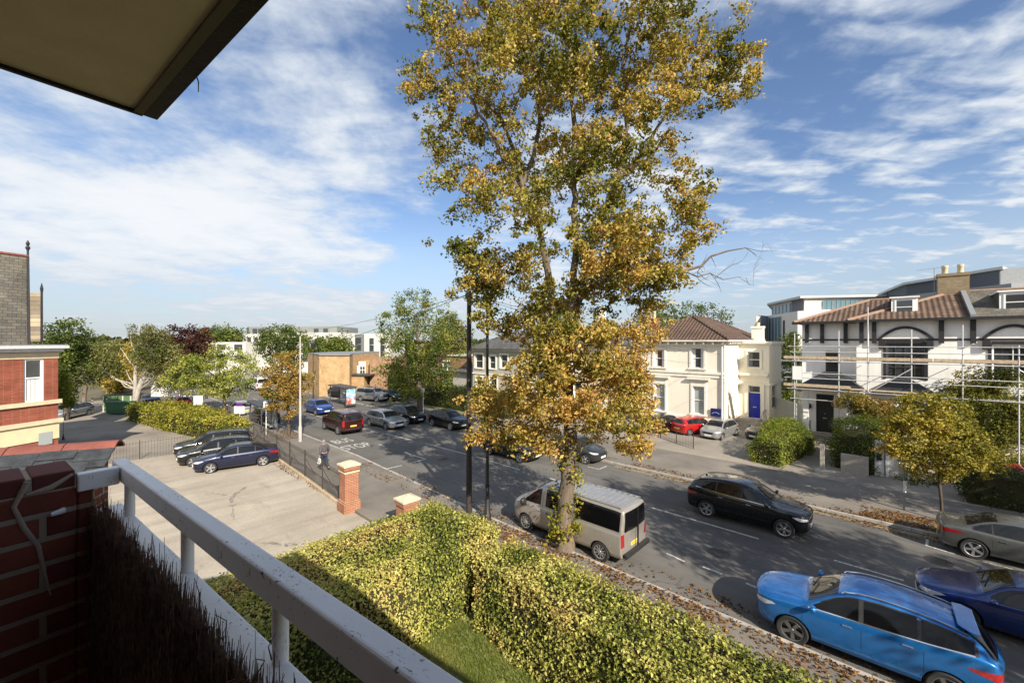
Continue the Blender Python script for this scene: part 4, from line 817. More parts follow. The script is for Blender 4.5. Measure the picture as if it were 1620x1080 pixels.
# ---------- office building behind and the dark clad block
def office():
    A = DP(1214, 540, 88); Bq = DP(1262, 540, 74); Cq = DP(1462, 540, 70)
    root = empty('office_building', (A.x, A.y, 0), 0, 'pale modern office block with a glazed corner behind the villas', 'building'); off = (-A.x, -A.y, 0)
    zt = zat(466, 74); pale = plain('pale_cladding', (.66, .63, .57), .7, var=.04, sc=.3); back = Vector((-.1, 1, 0)) * 30
    def quadblock(P, z0, z1, nm, mat, par=root, dep=30, inset=0):
        m = MB(); q = [Vector((p.x, p.y, 0)) for p in P]; bk = [q[-1] + Vector((6, dep, 0)), q[0] + Vector((-4, dep, 0))]
        m.prism([(p.x, p.y) for p in q + bk], z0, z1, 'z'); return m.build(nm, mat, par, loc=off)
    quadblock([A, Bq, Cq], 0, zat(492, 74) , 'lower_storeys', pale); quadblock([A + Vector((.5, 1.6, 0)), Bq + Vector((.8, 1.6, 0)), Cq + Vector((0, 1.6, 0))], zat(492, 74) + .02, zt - .6, 'top_storey', pale)
    quadblock([A + Vector((-.2, .8, 0)), Bq + Vector((.3, .6, 0)), Cq + Vector((0, .6, 0))], zt - .59, zt - .2, 'roof_edge', plain('roof_edge_grey', (.50, .50, .49), .6))
    def strip(P, Q, u0, u1, z0, z1, nm, mat, push=.12, mull=0, par=root):
        d = (Q - P); d.z = 0; L_ = d.length; d.normalize(); nn = Vector((d.y, -d.x, 0)); a = P + d * L_ * u0 + nn * push; b = P + d * L_ * u1 + nn * push
        m = MB(); c, e = a - nn * .4, b - nn * .4
        m.add([(a.x, a.y, z0), (b.x, b.y, z0), (b.x, b.y, z1), (a.x, a.y, z1), (c.x, c.y, z0), (e.x, e.y, z0), (e.x, e.y, z1), (c.x, c.y, z1)], [(0, 1, 2, 3), (4, 7, 6, 5), (0, 4, 5, 1), (1, 5, 6, 2), (2, 6, 7, 3), (3, 7, 4, 0)]); o = m.build(nm, mat, par, loc=off)
        if mull:
            g = MB()
            for i in range(mull + 1):
                p = a + (b - a) * i / mull; g.box(p.x - .07, p.x + .07, p.y - .12, p.y + .05, z0, z1)
            g.build('mullion', plain('mullion_grey', (.3, .31, .32), .5) if 'mullion_grey' not in bpy.data.materials else bpy.data.materials['mullion_grey'], o)
        return o
    A2, B2, C2 = A + Vector((.5, 1.6, 0)), Bq + Vector((.8, 1.6, 0)), Cq + Vector((0, 1.6, 0))
    strip(A2, B2, .05, .62, zat(491, 76), zat(477, 76), 'window_band', BLUEG, mull=5); strip(A2, B2, .66, .97, zat(491, 76), zat(473, 76), 'dark_panel', plain('dark_cladding', (.12, .13, .15), .6))
    strip(B2, C2, .16, .80, zat(486, 70), zat(472, 70), 'window_band', BLUEG, mull=16)
    A3 = DP(1196, 540, 84); strip(A3, A, .35, 1.0, 2, zat(498, 84), 'glazed_corner', BLUEG, .1, 6); strip(A3, A, 0, .35, 0, zat(500, 84), 'corner_pier', pale, .12)
    strip(A, Bq, .05, .5, 2, zat(500, 80), 'glazed_corner', BLUEG, .06, 4)
    strip(A, Bq, .56, .62, 3, zat(506, 78), 'slot_window', DFRAME, .05)
    P1, P2 = DP(1434, 447, 62), None; zt2 = P1.z; k2 = 62 * 93 / 118; P2 = DP(1581, 422, k2); P3 = DP(1700, 419, k2 * .95)
    r2 = empty('roof_plant_block', (P1.x, P1.y, 0), 0, 'dark grey clad building rising behind the chimney at the right', 'building'); off = (-P1.x, -P1.y, 0)
    quadblock([P1, P2], 0, zt2 - .35, 'dark_cladding', plain('charcoal_cladding', (.075, .085, .10), .7), r2, 20); P1o = P1 + Vector((-.4, -.4, 0)); P2o = P2 + Vector((.2, -.5, 0))
    quadblock([P1o, P2o], zt2 - .34, zt2, 'roof_edge', bpy.data.materials['roof_edge_grey'], r2, 21)
    quadblock([P2 + Vector((.1, .2, 0)), P3], 0, zt2 - .2, 'grey_cladding', plain('mid_grey_cladding', (.22, .235, .25), .7), r2, 20)
    quadblock([DP(1440, 540, 55), DP(1600, 540, 44), DP(1720, 540, 42)], 0, zat(452, 46) , 'lower_roof', plain('lower_grey', (.26, .27, .28), .7), r2, 12)
office()
# ---------- tan brick hall, the brown range behind and modern flats
def footprint_block(root, off, P, z0, z1, nm, mat, back):
    m = MB(); q = [Vector((p.x, p.y, 0)) for p in P]; b = Vector((*back, 0)); m.prism([(p.x, p.y) for p in q] + [((q[-1] + b).x, (q[-1] + b).y), ((q[0] + b).x, (q[0] + b).y)], z0, z1, 'z'); return m.build(nm, mat, root, loc=off)
FV = Vector((FX, FY, 0)); RV = Vector((RX, RY, 0))
def facewin(root, off, px, py, w_, h_, k, fm=WFRAME, pm=PANE, bars=1, push=.05, name='window', mull=0):
    """window unit on a wall that faces the viewer: a frame set into the wall and a pane"""
    c = DP(px, py, k); e = empty('tmp', (0, 0, 0)); bpy.data.objects.remove(e)
    ang = math.atan2(RY, RX); m = MB(); fw = .09
    def bx(mb, x0, x1, y0, y1, z0, z1): mb.box(x0, x1, y0, y1, z0, z1)
    bx(m, -w_ / 2, -w_ / 2 + fw, -push, .1, -h_ / 2, h_ / 2); bx(m, w_ / 2 - fw, w_ / 2, -push, .1, -h_ / 2, h_ / 2); bx(m, -w_ / 2 + fw, w_ / 2 - fw, -push, .1, -h_ / 2, -h_ / 2 + fw); bx(m, -w_ / 2 + fw, w_ / 2 - fw, -push, .1, h_ / 2 - fw, h_ / 2)
    for i in range(bars): z = -h_ / 2 + h_ * (i + 1) / (bars + 1); bx(m, -w_ / 2 + fw, w_ / 2 - fw, -push + .01, .1, z - .03, z + .03)
    for i in range(mull): x = -w_ / 2 + w_ * (i + 1) / (mull + 1); bx(m, x - .03, x + .03, -push + .012, .1, -h_ / 2 + fw, h_ / 2 - fw)
    f = m.build(name, fm, root, loc=(c.x + off[0], c.y + off[1], c.z), rz=ang); g = MB(); bx(g, -w_ / 2 + .02, w_ / 2 - .02, -push + .03, .08, -h_ / 2 + .02, h_ / 2 - .02); g.build('pane', pm, f); return f
P_ = DP(505, 540, 57); t_ = empty('brick_hall', (P_.x, P_.y, 0), 0, 'windowless tan brick building with a flat roof across the junction', 'building'); of = (-P_.x, -P_.y, 0)
footprint_block(t_, of, [DP(487, 540, 62), DP(505, 540, 57), DP(553, 540, 57), DP(558, 540, 60)], 0, zat(562, 57), 'wall', TBRICK, (FX * 12, FY * 12))
footprint_block(t_, of, [DP(486.5, 540, 62.2), DP(505, 540, 56.8), DP(553.5, 540, 56.8), DP(558.5, 540, 60.2)], zat(562, 57) + .001, zat(560, 57), 'coping', LEADG, (FX * 12, FY * 12))
footprint_block(t_, of, [DP(558.5, 540, 63), DP(588, 540, 61.5)], 0, zat(571, 62), 'rear_range', TBRICK, (FX * 8, FY * 8))
footprint_block(t_, of, [DP(585, 540, 60), DP(622, 540, 62)], 0, zat(566, 60), 'stair_tower', TBRICK2, (FX * 8, FY * 8))
footprint_block(t_, of, [DP(553, 540, 59), DP(576, 540, 58.5)], 0, zat(594, 59), 'entrance_block', TBRICK, (FX * 3, FY * 3))
footprint_block(t_, of, [DP(552, 540, 58.8), DP(585, 540, 58.1)], zat(594, 59) + .001, zat(592, 59), 'canopy', DFRAME, (FX * 3, FY * 3))
facewin(t_, of, 573, 577, 1.0, 1.0, 61.8, pm=WHITE, bars=0); facewin(t_, of, 564.5, 585, .85, 1.3, 61.8, fm=WFRAME, pm=CURT); facewin(t_, of, 573.5, 585, .9, 1.2, 61.7, mull=1)
m = MB(); m.box(-1.2, 1.2, -.1, .1, 0, 2.5); m.build('entrance', DFRAME, t_, loc=(DP(582, 540, 61).x + of[0], DP(582, 540, 61).y + of[1], 0), rz=math.atan2(RY, RX))
P_ = DP(697, 540, 62); t2 = empty('brick_flats', (P_.x, P_.y, 0), 0, 'tan brick flats with white windows between the green tree and the grey villa', 'building'); of = (-P_.x, -P_.y, 0)
footprint_block(t2, of, [DP(692, 540, 63), DP(745, 540, 58)], 0, zat(563, 60), 'wall', TBRICK2, (FX * 10, FY * 10)); footprint_block(t2, of, [DP(691.5, 540, 62.8), DP(745, 540, 57.7)], zat(563, 60) + .001, zat(561, 60), 'roof_edge', WFRAME, (FX * 10, FY * 10))
for px in (703.5, 710.5): facewin(t2, of, px, 578, .6, 1.5, 61.6 - (px - 703) * .08, bars=1)
for px in (706, 722): facewin(t2, of, px, 605, 1.0, 1.4, 61.3 - (px - 703) * .09, bars=1)
P_ = DP(560, 540, 92); t3 = empty('apartment_block', (P_.x, P_.y, 0), 0, 'white modern flats with dark balcony bays rising beyond the tan brick building', 'building'); of = (-P_.x, -P_.y, 0)
footprint_block(t3, of, [DP(545, 540, 93), DP(618, 540, 90)], 0, zat(528, 92), 'wall', FARW, (FX * 12, FY * 12)); footprint_block(t3, of, [DP(561.5, 540, 92), DP(575.5, 540, 91.4)], 0, zat(528.6, 92), 'balcony_bay', plain('grey_bay', (.16, .17, .18), .6), (FX * 2, FY * 2))
footprint_block(t3, of, [DP(430, 540, 100), DP(545, 540, 96)], 0, zat(526, 98), 'wing', FARW, (FX * 12, FY * 12))
for py in (538.5, 549.5, 560): facewin(t3, of, 568.5, py, 1.7, 1.25, 91.6, fm=DFRAME, mull=2); facewin(t3, of, 588.5, py + 1, 1.1, 1.35, 91.1, fm=DFRAME, bars=0); facewin(t3, of, 606, py + 1, 1.1, 1.35, 90.4, fm=DFRAME, bars=0)
for px in (440, 462, 484, 506, 528):
    for py in (538, 549, 560): facewin(t3, of, px, py, 1.4, 1.4, 98 - (px - 440) * .035, fm=DFRAME, bars=0)
P_ = DP(400, 540, 104); t4 = empty('apartment_block', (P_.x, P_.y, 0), 0, 'white stepped flats with grey rounded penthouse left of the tan brick building', 'building'); of = (-P_.x, -P_.y, 0)
footprint_block(t4, of, [DP(384, 540, 104), DP(430, 540, 102)], 0, zat(528, 103), 'wall', FARW, (FX * 12, FY * 12)); GRP = plain('penthouse_grey', (.20, .21, .20), .7)
footprint_block(t4, of, [DP(391, 540, 107), DP(394, 540, 105), DP(533, 540, 101), DP(538, 540, 103)], zat(528, 103), zat(516.5, 103), 'penthouse', GRP, (FX * 12, FY * 12))
footprint_block(t4, of, [DP(322, 540, 97), DP(388, 540, 97)], 0, zat(541, 97), 'low_wing', FARW, (FX * 12, FY * 12))
for px in (333, 350, 377): facewin(t4, of, px, 549, 1.9, 1.3, 96.95, fm=DFRAME, bars=0, mull=1); facewin(t4, of, px, 566, 1.9, 1.3, 96.95, fm=DFRAME, bars=0, mull=1)
for px in (394, 405, 416): facewin(t4, of, px, 537, .9, 1.2, 103.3 - (px - 394) * .04, fm=DFRAME, bars=0); facewin(t4, of, px, 550, .9, 1.4, 103.3 - (px - 394) * .04, fm=DFRAME, bars=0)
for px in (403, 412, 500, 515): facewin(t4, of, px, 523, 1.1, 1.0, 104.6 - (px - 394) * .028, fm=DFRAME, bars=0)
# ---------- the red brick house at the left edge, with its canted bay
def red_house():
    K = 24.0; C = DP(92, 540, K); C.z = 0; fd = Vector((-.52, .854, 0)); L_ = 2.9
    B0 = C - fd * L_                    # near end of the canted face
    root = empty('red_brick_house', (C.x, C.y, 0), 0, 'red brick Victorian house with slate roof and stone bands at the left edge', 'house'); off = (-C.x, -C.y, 0)
    zf = lambda py: zat(py, K)
    # local frame along the canted face: x along fd (away), y outward
    ang = math.atan2(fd.y, fd.x)
    nrm = Vector((fd.y, -fd.x, 0))
    def P(u, o, z): p = B0 + fd * u + nrm * o; return (p.x, p.y, z)
    def blk(mb, u0, u1, o0, o1, z0, z1, mi=0):
        mb.add([P(u0, o0, z0), P(u1, o0, z0), P(u1, o1, z0), P(u0, o1, z0), P(u0, o0, z1), P(u1, o0, z1), P(u1, o1, z1), P(u0, o1, z1)], [(0, 3, 2, 1), (4, 5, 6, 7), (0, 1, 5, 4), (1, 2, 6, 5), (2, 3, 7, 6), (3, 0, 4, 7)], mi)
    def uof(px):
        a = (px - 810) / FOC; d = Vector((a * RX + FX, a * RY + FY)); # solve B0+fd*u = k d
        det = d.x * (-fd.y) - d.y * (-fd.x); k = (B0.x * (-fd.y) - B0.y * (-fd.x)) / det; u = (d.x * B0.y - d.y * B0.x) / det; return -u if False else ((k * d.x - B0.x) * fd.x + (k * d.y - B0.y) * fd.y), k
    (u0, k0), (u1, k1) = uof(38), uof(70); kw = (k0 + k1) / 2; wz0, wz1 = zat(636, kw), zat(567, kw)
    ze = zf(556)
    m = MB(); blk(m, 0, u0, -.3, 0, 0, ze); blk(m, u1, L_, -.3, 0, 0, ze); blk(m, u0, u1, -.3, 0, 0, wz0); blk(m, u0, u1, -.3, 0, wz1, ze)
    m.build('bay_wall', RBRICK, root, loc=off)
    m = MB(); back = C + Vector((-11, 1.5, 0)); body = [B0 + Vector((-.25, -.1, 0)), C + Vector((-.5, -.25, 0)), C + Vector((-12, -.8, 0)), B0 + Vector((-12, -9, 0)), B0 + Vector((-.5, -9, 0))]
    m.prism([(p.x, p.y) for p in body], 0, ze, 'z'); m.build('wall', RBRICK, root, loc=off)
    m = MB(); fw = .11
    for a, b, c, d in ((u0, u0 + fw, wz0, wz1), (u1 - fw, u1, wz0, wz1), (u0 + fw, u1 - fw, wz0, wz0 + fw), (u0 + fw, u1 - fw, wz1 - fw, wz1), (u0 + fw, u1 - fw, (wz0 + wz1) / 2 + .1, (wz0 + wz1) / 2 + .17)): blk(m, a, b, -.16, -.06, c, d)
    w_ = m.build('window', WFRAME, root, loc=off); m = MB(); blk(m, u0 + .05, u1 - .05, -.15, -.12, wz0 + .05, wz1 - .05); m.build('pane', PANE, w_); m = MB()
    zc_ = (wz0 + wz1) / 2 + .1
    for a, b in ((.1, .38), (.62, .9), (.40, .60)): blk(m, u0 + (u1 - u0) * a, u0 + (u1 - u0) * b, -.119, -.11, wz0 + .12, zc_ - .02)
    m.build('curtain', CURT, w_)
    for z0, z1, pr, mat in ((zf(637), zf(631), .12, STONE), (zf(667), zf(661), .16, STONE), (zf(566), zf(557), .03, STONE)):
        m = MB(); blk(m, -.1, L_ + pr, .001, pr, z0, z1); m.build('stone_band', mat, root, loc=off)
    m = MB(); blk(m, -.1, L_ + .02, .001, .05, zf(692), zf(668)); m.build('stone_panel', plain('pale_stone', (.62, .53, .34), .85, var=.08, sc=2), root, loc=off)
    m = MB(); blk(m, L_ - .9, L_ - .3, .055, .07, zf(699), zf(680)); m.build('basement_window', PANEL_, root, loc=off)
    m = MB(); blk(m, -.5, L_ + .1, .001, .28, ze, ze + .2); blk(m, -.6, L_ + .22, -.2, .50, ze + .2, ze + .36); m.build('cornice', plain('pale_grey_paint', (.55, .57, .58), .6), root, loc=off)
    m = MB(); blk(m, -.6, L_ + .18, -3, .46, ze + .361, ze + .42); m.build('lead_roof', LEADG, root, loc=off)
    # pavilion roof behind with iron finials
    a0 = DP(-40, 540, 21); a1 = DP(46, 540, 23); top = zat(407, 24.5); lo = zat(551, 23); bkv = Vector((-3.0, 3.8, 0))
    m = MB(); q0, q1 = Vector((a0.x, a0.y, lo)), Vector((a1.x, a1.y, lo)); t0, t1 = Vector((a0.x, a0.y, top)) + bkv * .5 + Vector((-.7, -.8, 0)), Vector((a1.x, a1.y, top)) + bkv * .35
    b0, b1 = q0 + Vector((-6.5, -3, 0)), q1 + Vector((-6.5, -.6, 0))
    t1 = Vector((DP(44, 540, 24.2).x, DP(44, 540, 24.2).y, top)); t0 = Vector((DP(-40, 540, 22.4).x, DP(-40, 540, 22.4).y, top))
    m.add([q0, q1, b1, b0, t0, t1], [(0, 1, 5, 4), (1, 2, 5), (2, 3, 4, 5), (3, 0, 4), (3, 2, 1, 0)]); m.build('roof', SLATEB, root, loc=off)
    m = MB(); m.tube([t0, t1], .09, 6); rt = m.build('ridge_tiles', bpy.data.materials['terracotta'], root, loc=off)
    m = MB(); m.tube([q1 + Vector((0, 0, .1)), t1], .06, 6); m.tube([q1 + Vector((.1, .05, -.3)), q1 + Vector((.1, .05, -3.2))], .06, 8); m.build('hip_flashing', BLACKP, root, loc=off)
    m = MB(); z = t1.z; m.tube([t1 - Vector((0, 0, .2)), t1 + Vector((0, 0, .35)), t1 + Vector((0, 0, .5)), t1 + Vector((0, 0, .62)), t1 + Vector((0, 0, .75)), t1 + Vector((0, 0, .95))], [.04, .05, .11, .05, .09, .01], 8); m.build('finial', BLACKP, root, loc=off)
    # second small gable further back
    k = 29; p0, p1 = DP(47, 540, k), DP(66, 540, k); m = MB(); zt_, zl = zat(463, k), zat(540, k)
    m.add([(p0.x, p0.y, zl), (p1.x, p1.y, zl), (p1.x, p1.y, zt_), (p0.x, p0.y, zt_), (p0.x - 4, p0.y - 1, zl), (p1.x - 4, p1.y - .6, zl), (p1.x - 4, p1.y - .6, zt_), (p0.x - 4, p0.y - 1, zt_)], [(0, 1, 2, 3), (4, 7, 6, 5), (0, 4, 5, 1), (1, 5, 6, 2), (2, 6, 7, 3), (3, 7, 4, 0)])
    g = m.build('patterned_gable', tilemat('banded_slate', (.50, .42, .30), (.13, .12, .11), 2.0, .30), root, loc=off)
    m = MB(); q = Vector((p1.x, p1.y, zl)); m.tube([q, q + Vector((0, 0, zt_ - zl)), q + Vector((0, 0, zt_ - zl + .3)), q + Vector((0, 0, zt_ - zl + .7))], [.07, .06, .09, .01], 6); m.build('finial', BLACKP, root, loc=off)
    
red_house()
# ------------------------------------------------ vehicles
def paintmat(name, col, metal=0.55, rough=0.28, flake=True):
    n = NT(name, rough, 0.5, metal); n.color(n.mix(n.rng(n.noise(3, 3), .3, .7), tuple(c * .93 for c in col), tuple(c * 1.05 for c in col)))
    n.b.inputs['Coat Weight'].default_value = 0.9; n.b.inputs['Coat Roughness'].default_value = 0.05
    n.rough(n.rng(n.noise(7, 4), .3, .7, rough * .85, rough * 1.25)); return n.m
# stations: fraction from the nose, z bottom, z belt, z top, half width body, half width roof (all relative: z by height, w by half width)
SH = {
 'suv': [(0, .26, .50, .55, .60, .45), (.012, .19, .54, .585, .80, .66), (.05, .145, .565, .61, .93, .78), (.14, .13, .60, .645, .985, .82), (.235, .13, .625, .665, 1, .84), (.265, .13, .63, .69, 1, .83),
         (.335, .13, .645, .81, 1, .74), (.405, .13, .655, .93, 1, .68), (.475, .13, .66, .985, 1, .665), (.58, .13, .67, 1.0, 1, .66), (.72, .13, .69, .98, 1, .65), (.84, .13, .715, .93, .985, .63), (.90, .14, .725, .88, .97, .61),
         (.95, .16, .70, .75, .94, .70), (.985, .20, .64, .67, .88, .74), (1, .28, .56, .60, .74, .62)],
 'boxsuv': [(0, .26, .54, .585, .66, .5), (.012, .20, .575, .615, .84, .7), (.05, .17, .60, .64, .95, .80), (.14, .16, .625, .66, .985, .83), (.23, .16, .64, .68, 1, .84), (.255, .16, .645, .70, 1, .84),
         (.31, .16, .65, .86, 1, .78), (.345, .16, .65, .95, 1, .75), (.41, .16, .65, .985, 1, .745), (.6, .16, .65, 1.0, 1, .745), (.78, .16, .655, .995, 1, .74), (.93, .17, .655, .975, .985, .735), (.965, .18, .655, .95, .975, .73),
         (.985, .20, .65, .80, .95, .76), (.992, .22, .63, .66, .93, .80), (1, .26, .56, .60, .86, .76)],
 'hatch': [(0, .24, .44, .49, .60, .45), (.015, .18, .49, .54, .80, .66), (.06, .14, .53, .585, .93, .78), (.14, .13, .57, .625, .985, .82), (.22, .13, .60, .66, 1, .84), (.25, .13, .61, .69, 1, .83),
         (.32, .13, .62, .83, 1, .74), (.40, .13, .63, .955, 1, .68), (.49, .13, .64, .995, 1, .67), (.60, .13, .65, 1.0, 1, .665), (.74, .13, .66, .975, 1, .655), (.85, .13, .67, .93, .98, .64), (.90, .14, .68, .88, .965, .63),
         (.95, .16, .67, .74, .93, .70), (.985, .20, .62, .66, .87, .72), (1, .28, .54, .58, .74, .60)],
 'estate': [(0, .24, .45, .50, .60, .45), (.012, .18, .50, .55, .80, .66), (.05, .14, .535, .585, .93, .78), (.13, .13, .575, .62, .985, .82), (.22, .13, .60, .65, 1, .84), (.26, .13, .61, .68, 1, .83),
         (.33, .13, .62, .85, 1, .74), (.395, .13, .63, .96, 1, .69), (.47, .13, .635, .995, 1, .68), (.60, .13, .64, 1.0, 1, .675), (.76, .13, .65, .985, 1, .665), (.88, .13, .66, .945, .98, .65), (.93, .14, .67, .88, .965, .64),
         (.965, .16, .66, .73, .93, .72), (.988, .20, .62, .65, .87, .74), (1, .28, .54, .58, .74, .62)],
 'saloon': [(0, .24, .45, .50, .60, .45), (.012, .18, .50, .555, .80, .66), (.05, .14, .54, .595, .93, .78), (.14, .13, .585, .64, .985, .82), (.24, .13, .62, .68, 1, .84), (.275, .13, .63, .71, 1, .83),
         (.34, .13, .635, .87, 1, .73), (.40, .13, .64, .965, 1, .68), (.48, .13, .645, .998, 1, .665), (.58, .13, .65, 1.0, 1, .66), (.68, .13, .66, .965, 1, .65), (.76, .13, .675, .87, .995, .67), (.83, .13, .685, .75, .985, .76),
         (.90, .14, .685, .735, .96, .78), (.965, .16, .67, .72, .92, .75), (.988, .20, .62, .68, .87, .7), (1, .28, .54, .58, .74, .6)],
 'van': [(0, .24, .44, .49, .66, .5), (.012, .17, .49, .53, .84, .7), (.04, .13, .53, .575, .95, .80), (.09, .12, .555, .60, .985, .84), (.13, .12, .565, .63, 1, .85), (.18, .12, .57, .74, 1, .83),
         (.24, .12, .575, .87, 1, .81), (.285, .12, .58, .955, 1, .80), (.34, .12, .58, .99, 1, .80), (.5, .12, .58, 1.0, 1, .80), (.75, .12, .58, 1.0, 1, .80), (.93, .13, .58, .995, .995, .80), (.97, .14, .58, .98, .985, .795), (.99, .16, .57, .93, .965, .78),
         (1, .20, .50, .60, .93, .76)],
}
def interp(st, f, k):
    for a, b in zip(st, st[1:]):
        if f <= b[0]:
            t = (f - a[0]) / max(1e-6, b[0] - a[0]); return a[k] + (b[k] - a[k]) * t
    return st[-1][k]
def decal(bvh, poly, to3, d, off, name, mat, parent, res=0.06, maxd=6, thick=0.0):
    """closed outline (2-D) laid onto the body surface along direction d"""
    pts = [Vector(p) for p in poly]; q = []
    for a, b in zip(pts, pts[1:] + pts[:1]):
        n = max(1, int((b - a).length / res))
        for i in range(n): q.append(a + (b - a) * i / n)
    nb = len(q); x0 = min(p.x for p in q); x1 = max(p.x for p in q); y0 = min(p.y for p in q); y1 = max(p.y for p in q)
    if res < 5:
        xx = x0 + res * .5
        while xx < x1:
            yy = y0 + res * .5
            while yy < y1:
                c = False
                for a, b in zip(pts, pts[1:] + pts[:1]):
                    if (a.y > yy) != (b.y > yy) and xx < (b.x - a.x) * (yy - a.y) / (b.y - a.y) + a.x: c = not c
                if c and min((Vector((xx, yy)) - p).length for p in q) > res * .35: q.append(Vector((xx, yy)))
                yy += res
            xx += res
    vs, es, fs, *_ = delaunay_2d_cdt(q, [(i, (i + 1) % nb) for i in range(nb)], [], 1, 1e-5)
    dv = Vector(d).normalized(); out = []; ok = []
    for v in vs:
        o = Vector(to3(v.x, v.y)) - dv * 3; h = bvh.ray_cast(o, dv, maxd)
        if h[0] is None: out.append(None)
        else: out.append(h[0] - dv * off)
    fs = [f for f in fs if all(out[i] is not None for i in f)]
    if not fs: return None
    used = sorted({i for f in fs for i in f}); ix = {j: i for i, j in enumerate(used)}
    me = bpy.data.meshes.new(name); me.from_pydata([out[i] for i in used], [], [tuple(ix[i] for i in f) for f in fs]); me.materials.append(mat)
    bm = bmesh.new(); bm.from_mesh(me); bmesh.ops.recalc_face_normals(bm, faces=bm.faces)
    if bm.faces and sum((f.normal.dot(dv) for f in bm.faces)) > 0: bmesh.ops.reverse_faces(bm, faces=bm.faces)
    bm.to_mesh(me); bm.free(); me.polygons.foreach_set('use_smooth', [True] * len(me.polygons))
    if parent == 'mesh': return me
    return mkobj(name, me, parent)
WHEELS = {}
def wheel_meshes(r, wd, kind):
    key = (round(r, 3), kind)
    if key in WHEELS: return WHEELS[key]
    m = MB(); rr = r * (.70 if kind != 'steel' else .64)
    m.lathe([(rr, wd * .42), (rr + .02, wd * .48), (r * .93, wd * .5), (r * .985, wd * .42), (r, wd * .25), (r, -wd * .25), (r * .985, -wd * .42), (r * .93, -wd * .5), (rr, -wd * .42), (rr * .5, -wd * .3)], 40, axis='y')
    ty = m.mesh('tyre', C_TYRE, True)
    m = MB(); m.lathe([(rr + .004, wd * .42), (rr, wd * .44), (rr * .94, wd * .40), (rr * .92, wd * .1), (rr * .85, wd * .0), (.02, -wd * .02)], 40, 1 if kind != 'bright' else 1, axis='y')
    m.lathe([(rr + .004, wd * .425), (rr - .002, wd * .45), (rr * .93, wd * .41), (rr * .93, wd * .38)], 40, 0, axis='y')
    ns = {'five': 5, 'dark': 5, 'multi': 10, 'twin': 5, 'six': 6}.get(kind, 5)
    for k in range(ns):
        offs = (-.13, .13) if kind in ('twin',) else (0,)
        for o_ in offs:
            a = 2 * math.pi * k / ns + o_; a2 = a + o_ * .35; hw0 = rr * (.13 if ns == 5 and kind != 'twin' else .07); hw1 = rr * (.20 if kind in ('five', 'dark') else .06)
            c0 = Vector((math.cos(a2 - o_ * .9), 0, math.sin(a2 - o_ * .9))) * rr * .14; c1 = Vector((math.cos(a2), 0, math.sin(a2))) * rr * .95
            t = Vector((-math.sin(a), 0, math.cos(a))); y = wd * .41
            sk = t * (rr * .1 if kind == 'dark' else 0)
            vs = [c0 - t * hw0, c0 + t * hw0, c1 + t * hw1 + sk, c1 - t * hw1 * .7 + sk]
            m.add([(v.x, y - .004 if i < 2 else y, v.z) for i, v in enumerate(vs)] + [(v.x, y - .05, v.z) for v in vs], [(0, 1, 2, 3), (0, 4, 5, 1), (1, 5, 6, 2), (2, 6, 7, 3), (3, 7, 4, 0)], 0)
    m.lathe([(0.0, wd * .42), (rr * .15, wd * .415), (rr * .19, wd * .36), (rr * .19, wd * .2)], 16, 0, axis='y')
    rim = m.mesh('rim', [C_RIM if kind != 'dark' else C_RIMG, C_RIMD], 30)
    WHEELS[key] = (ty, rim); return WHEELS[key]
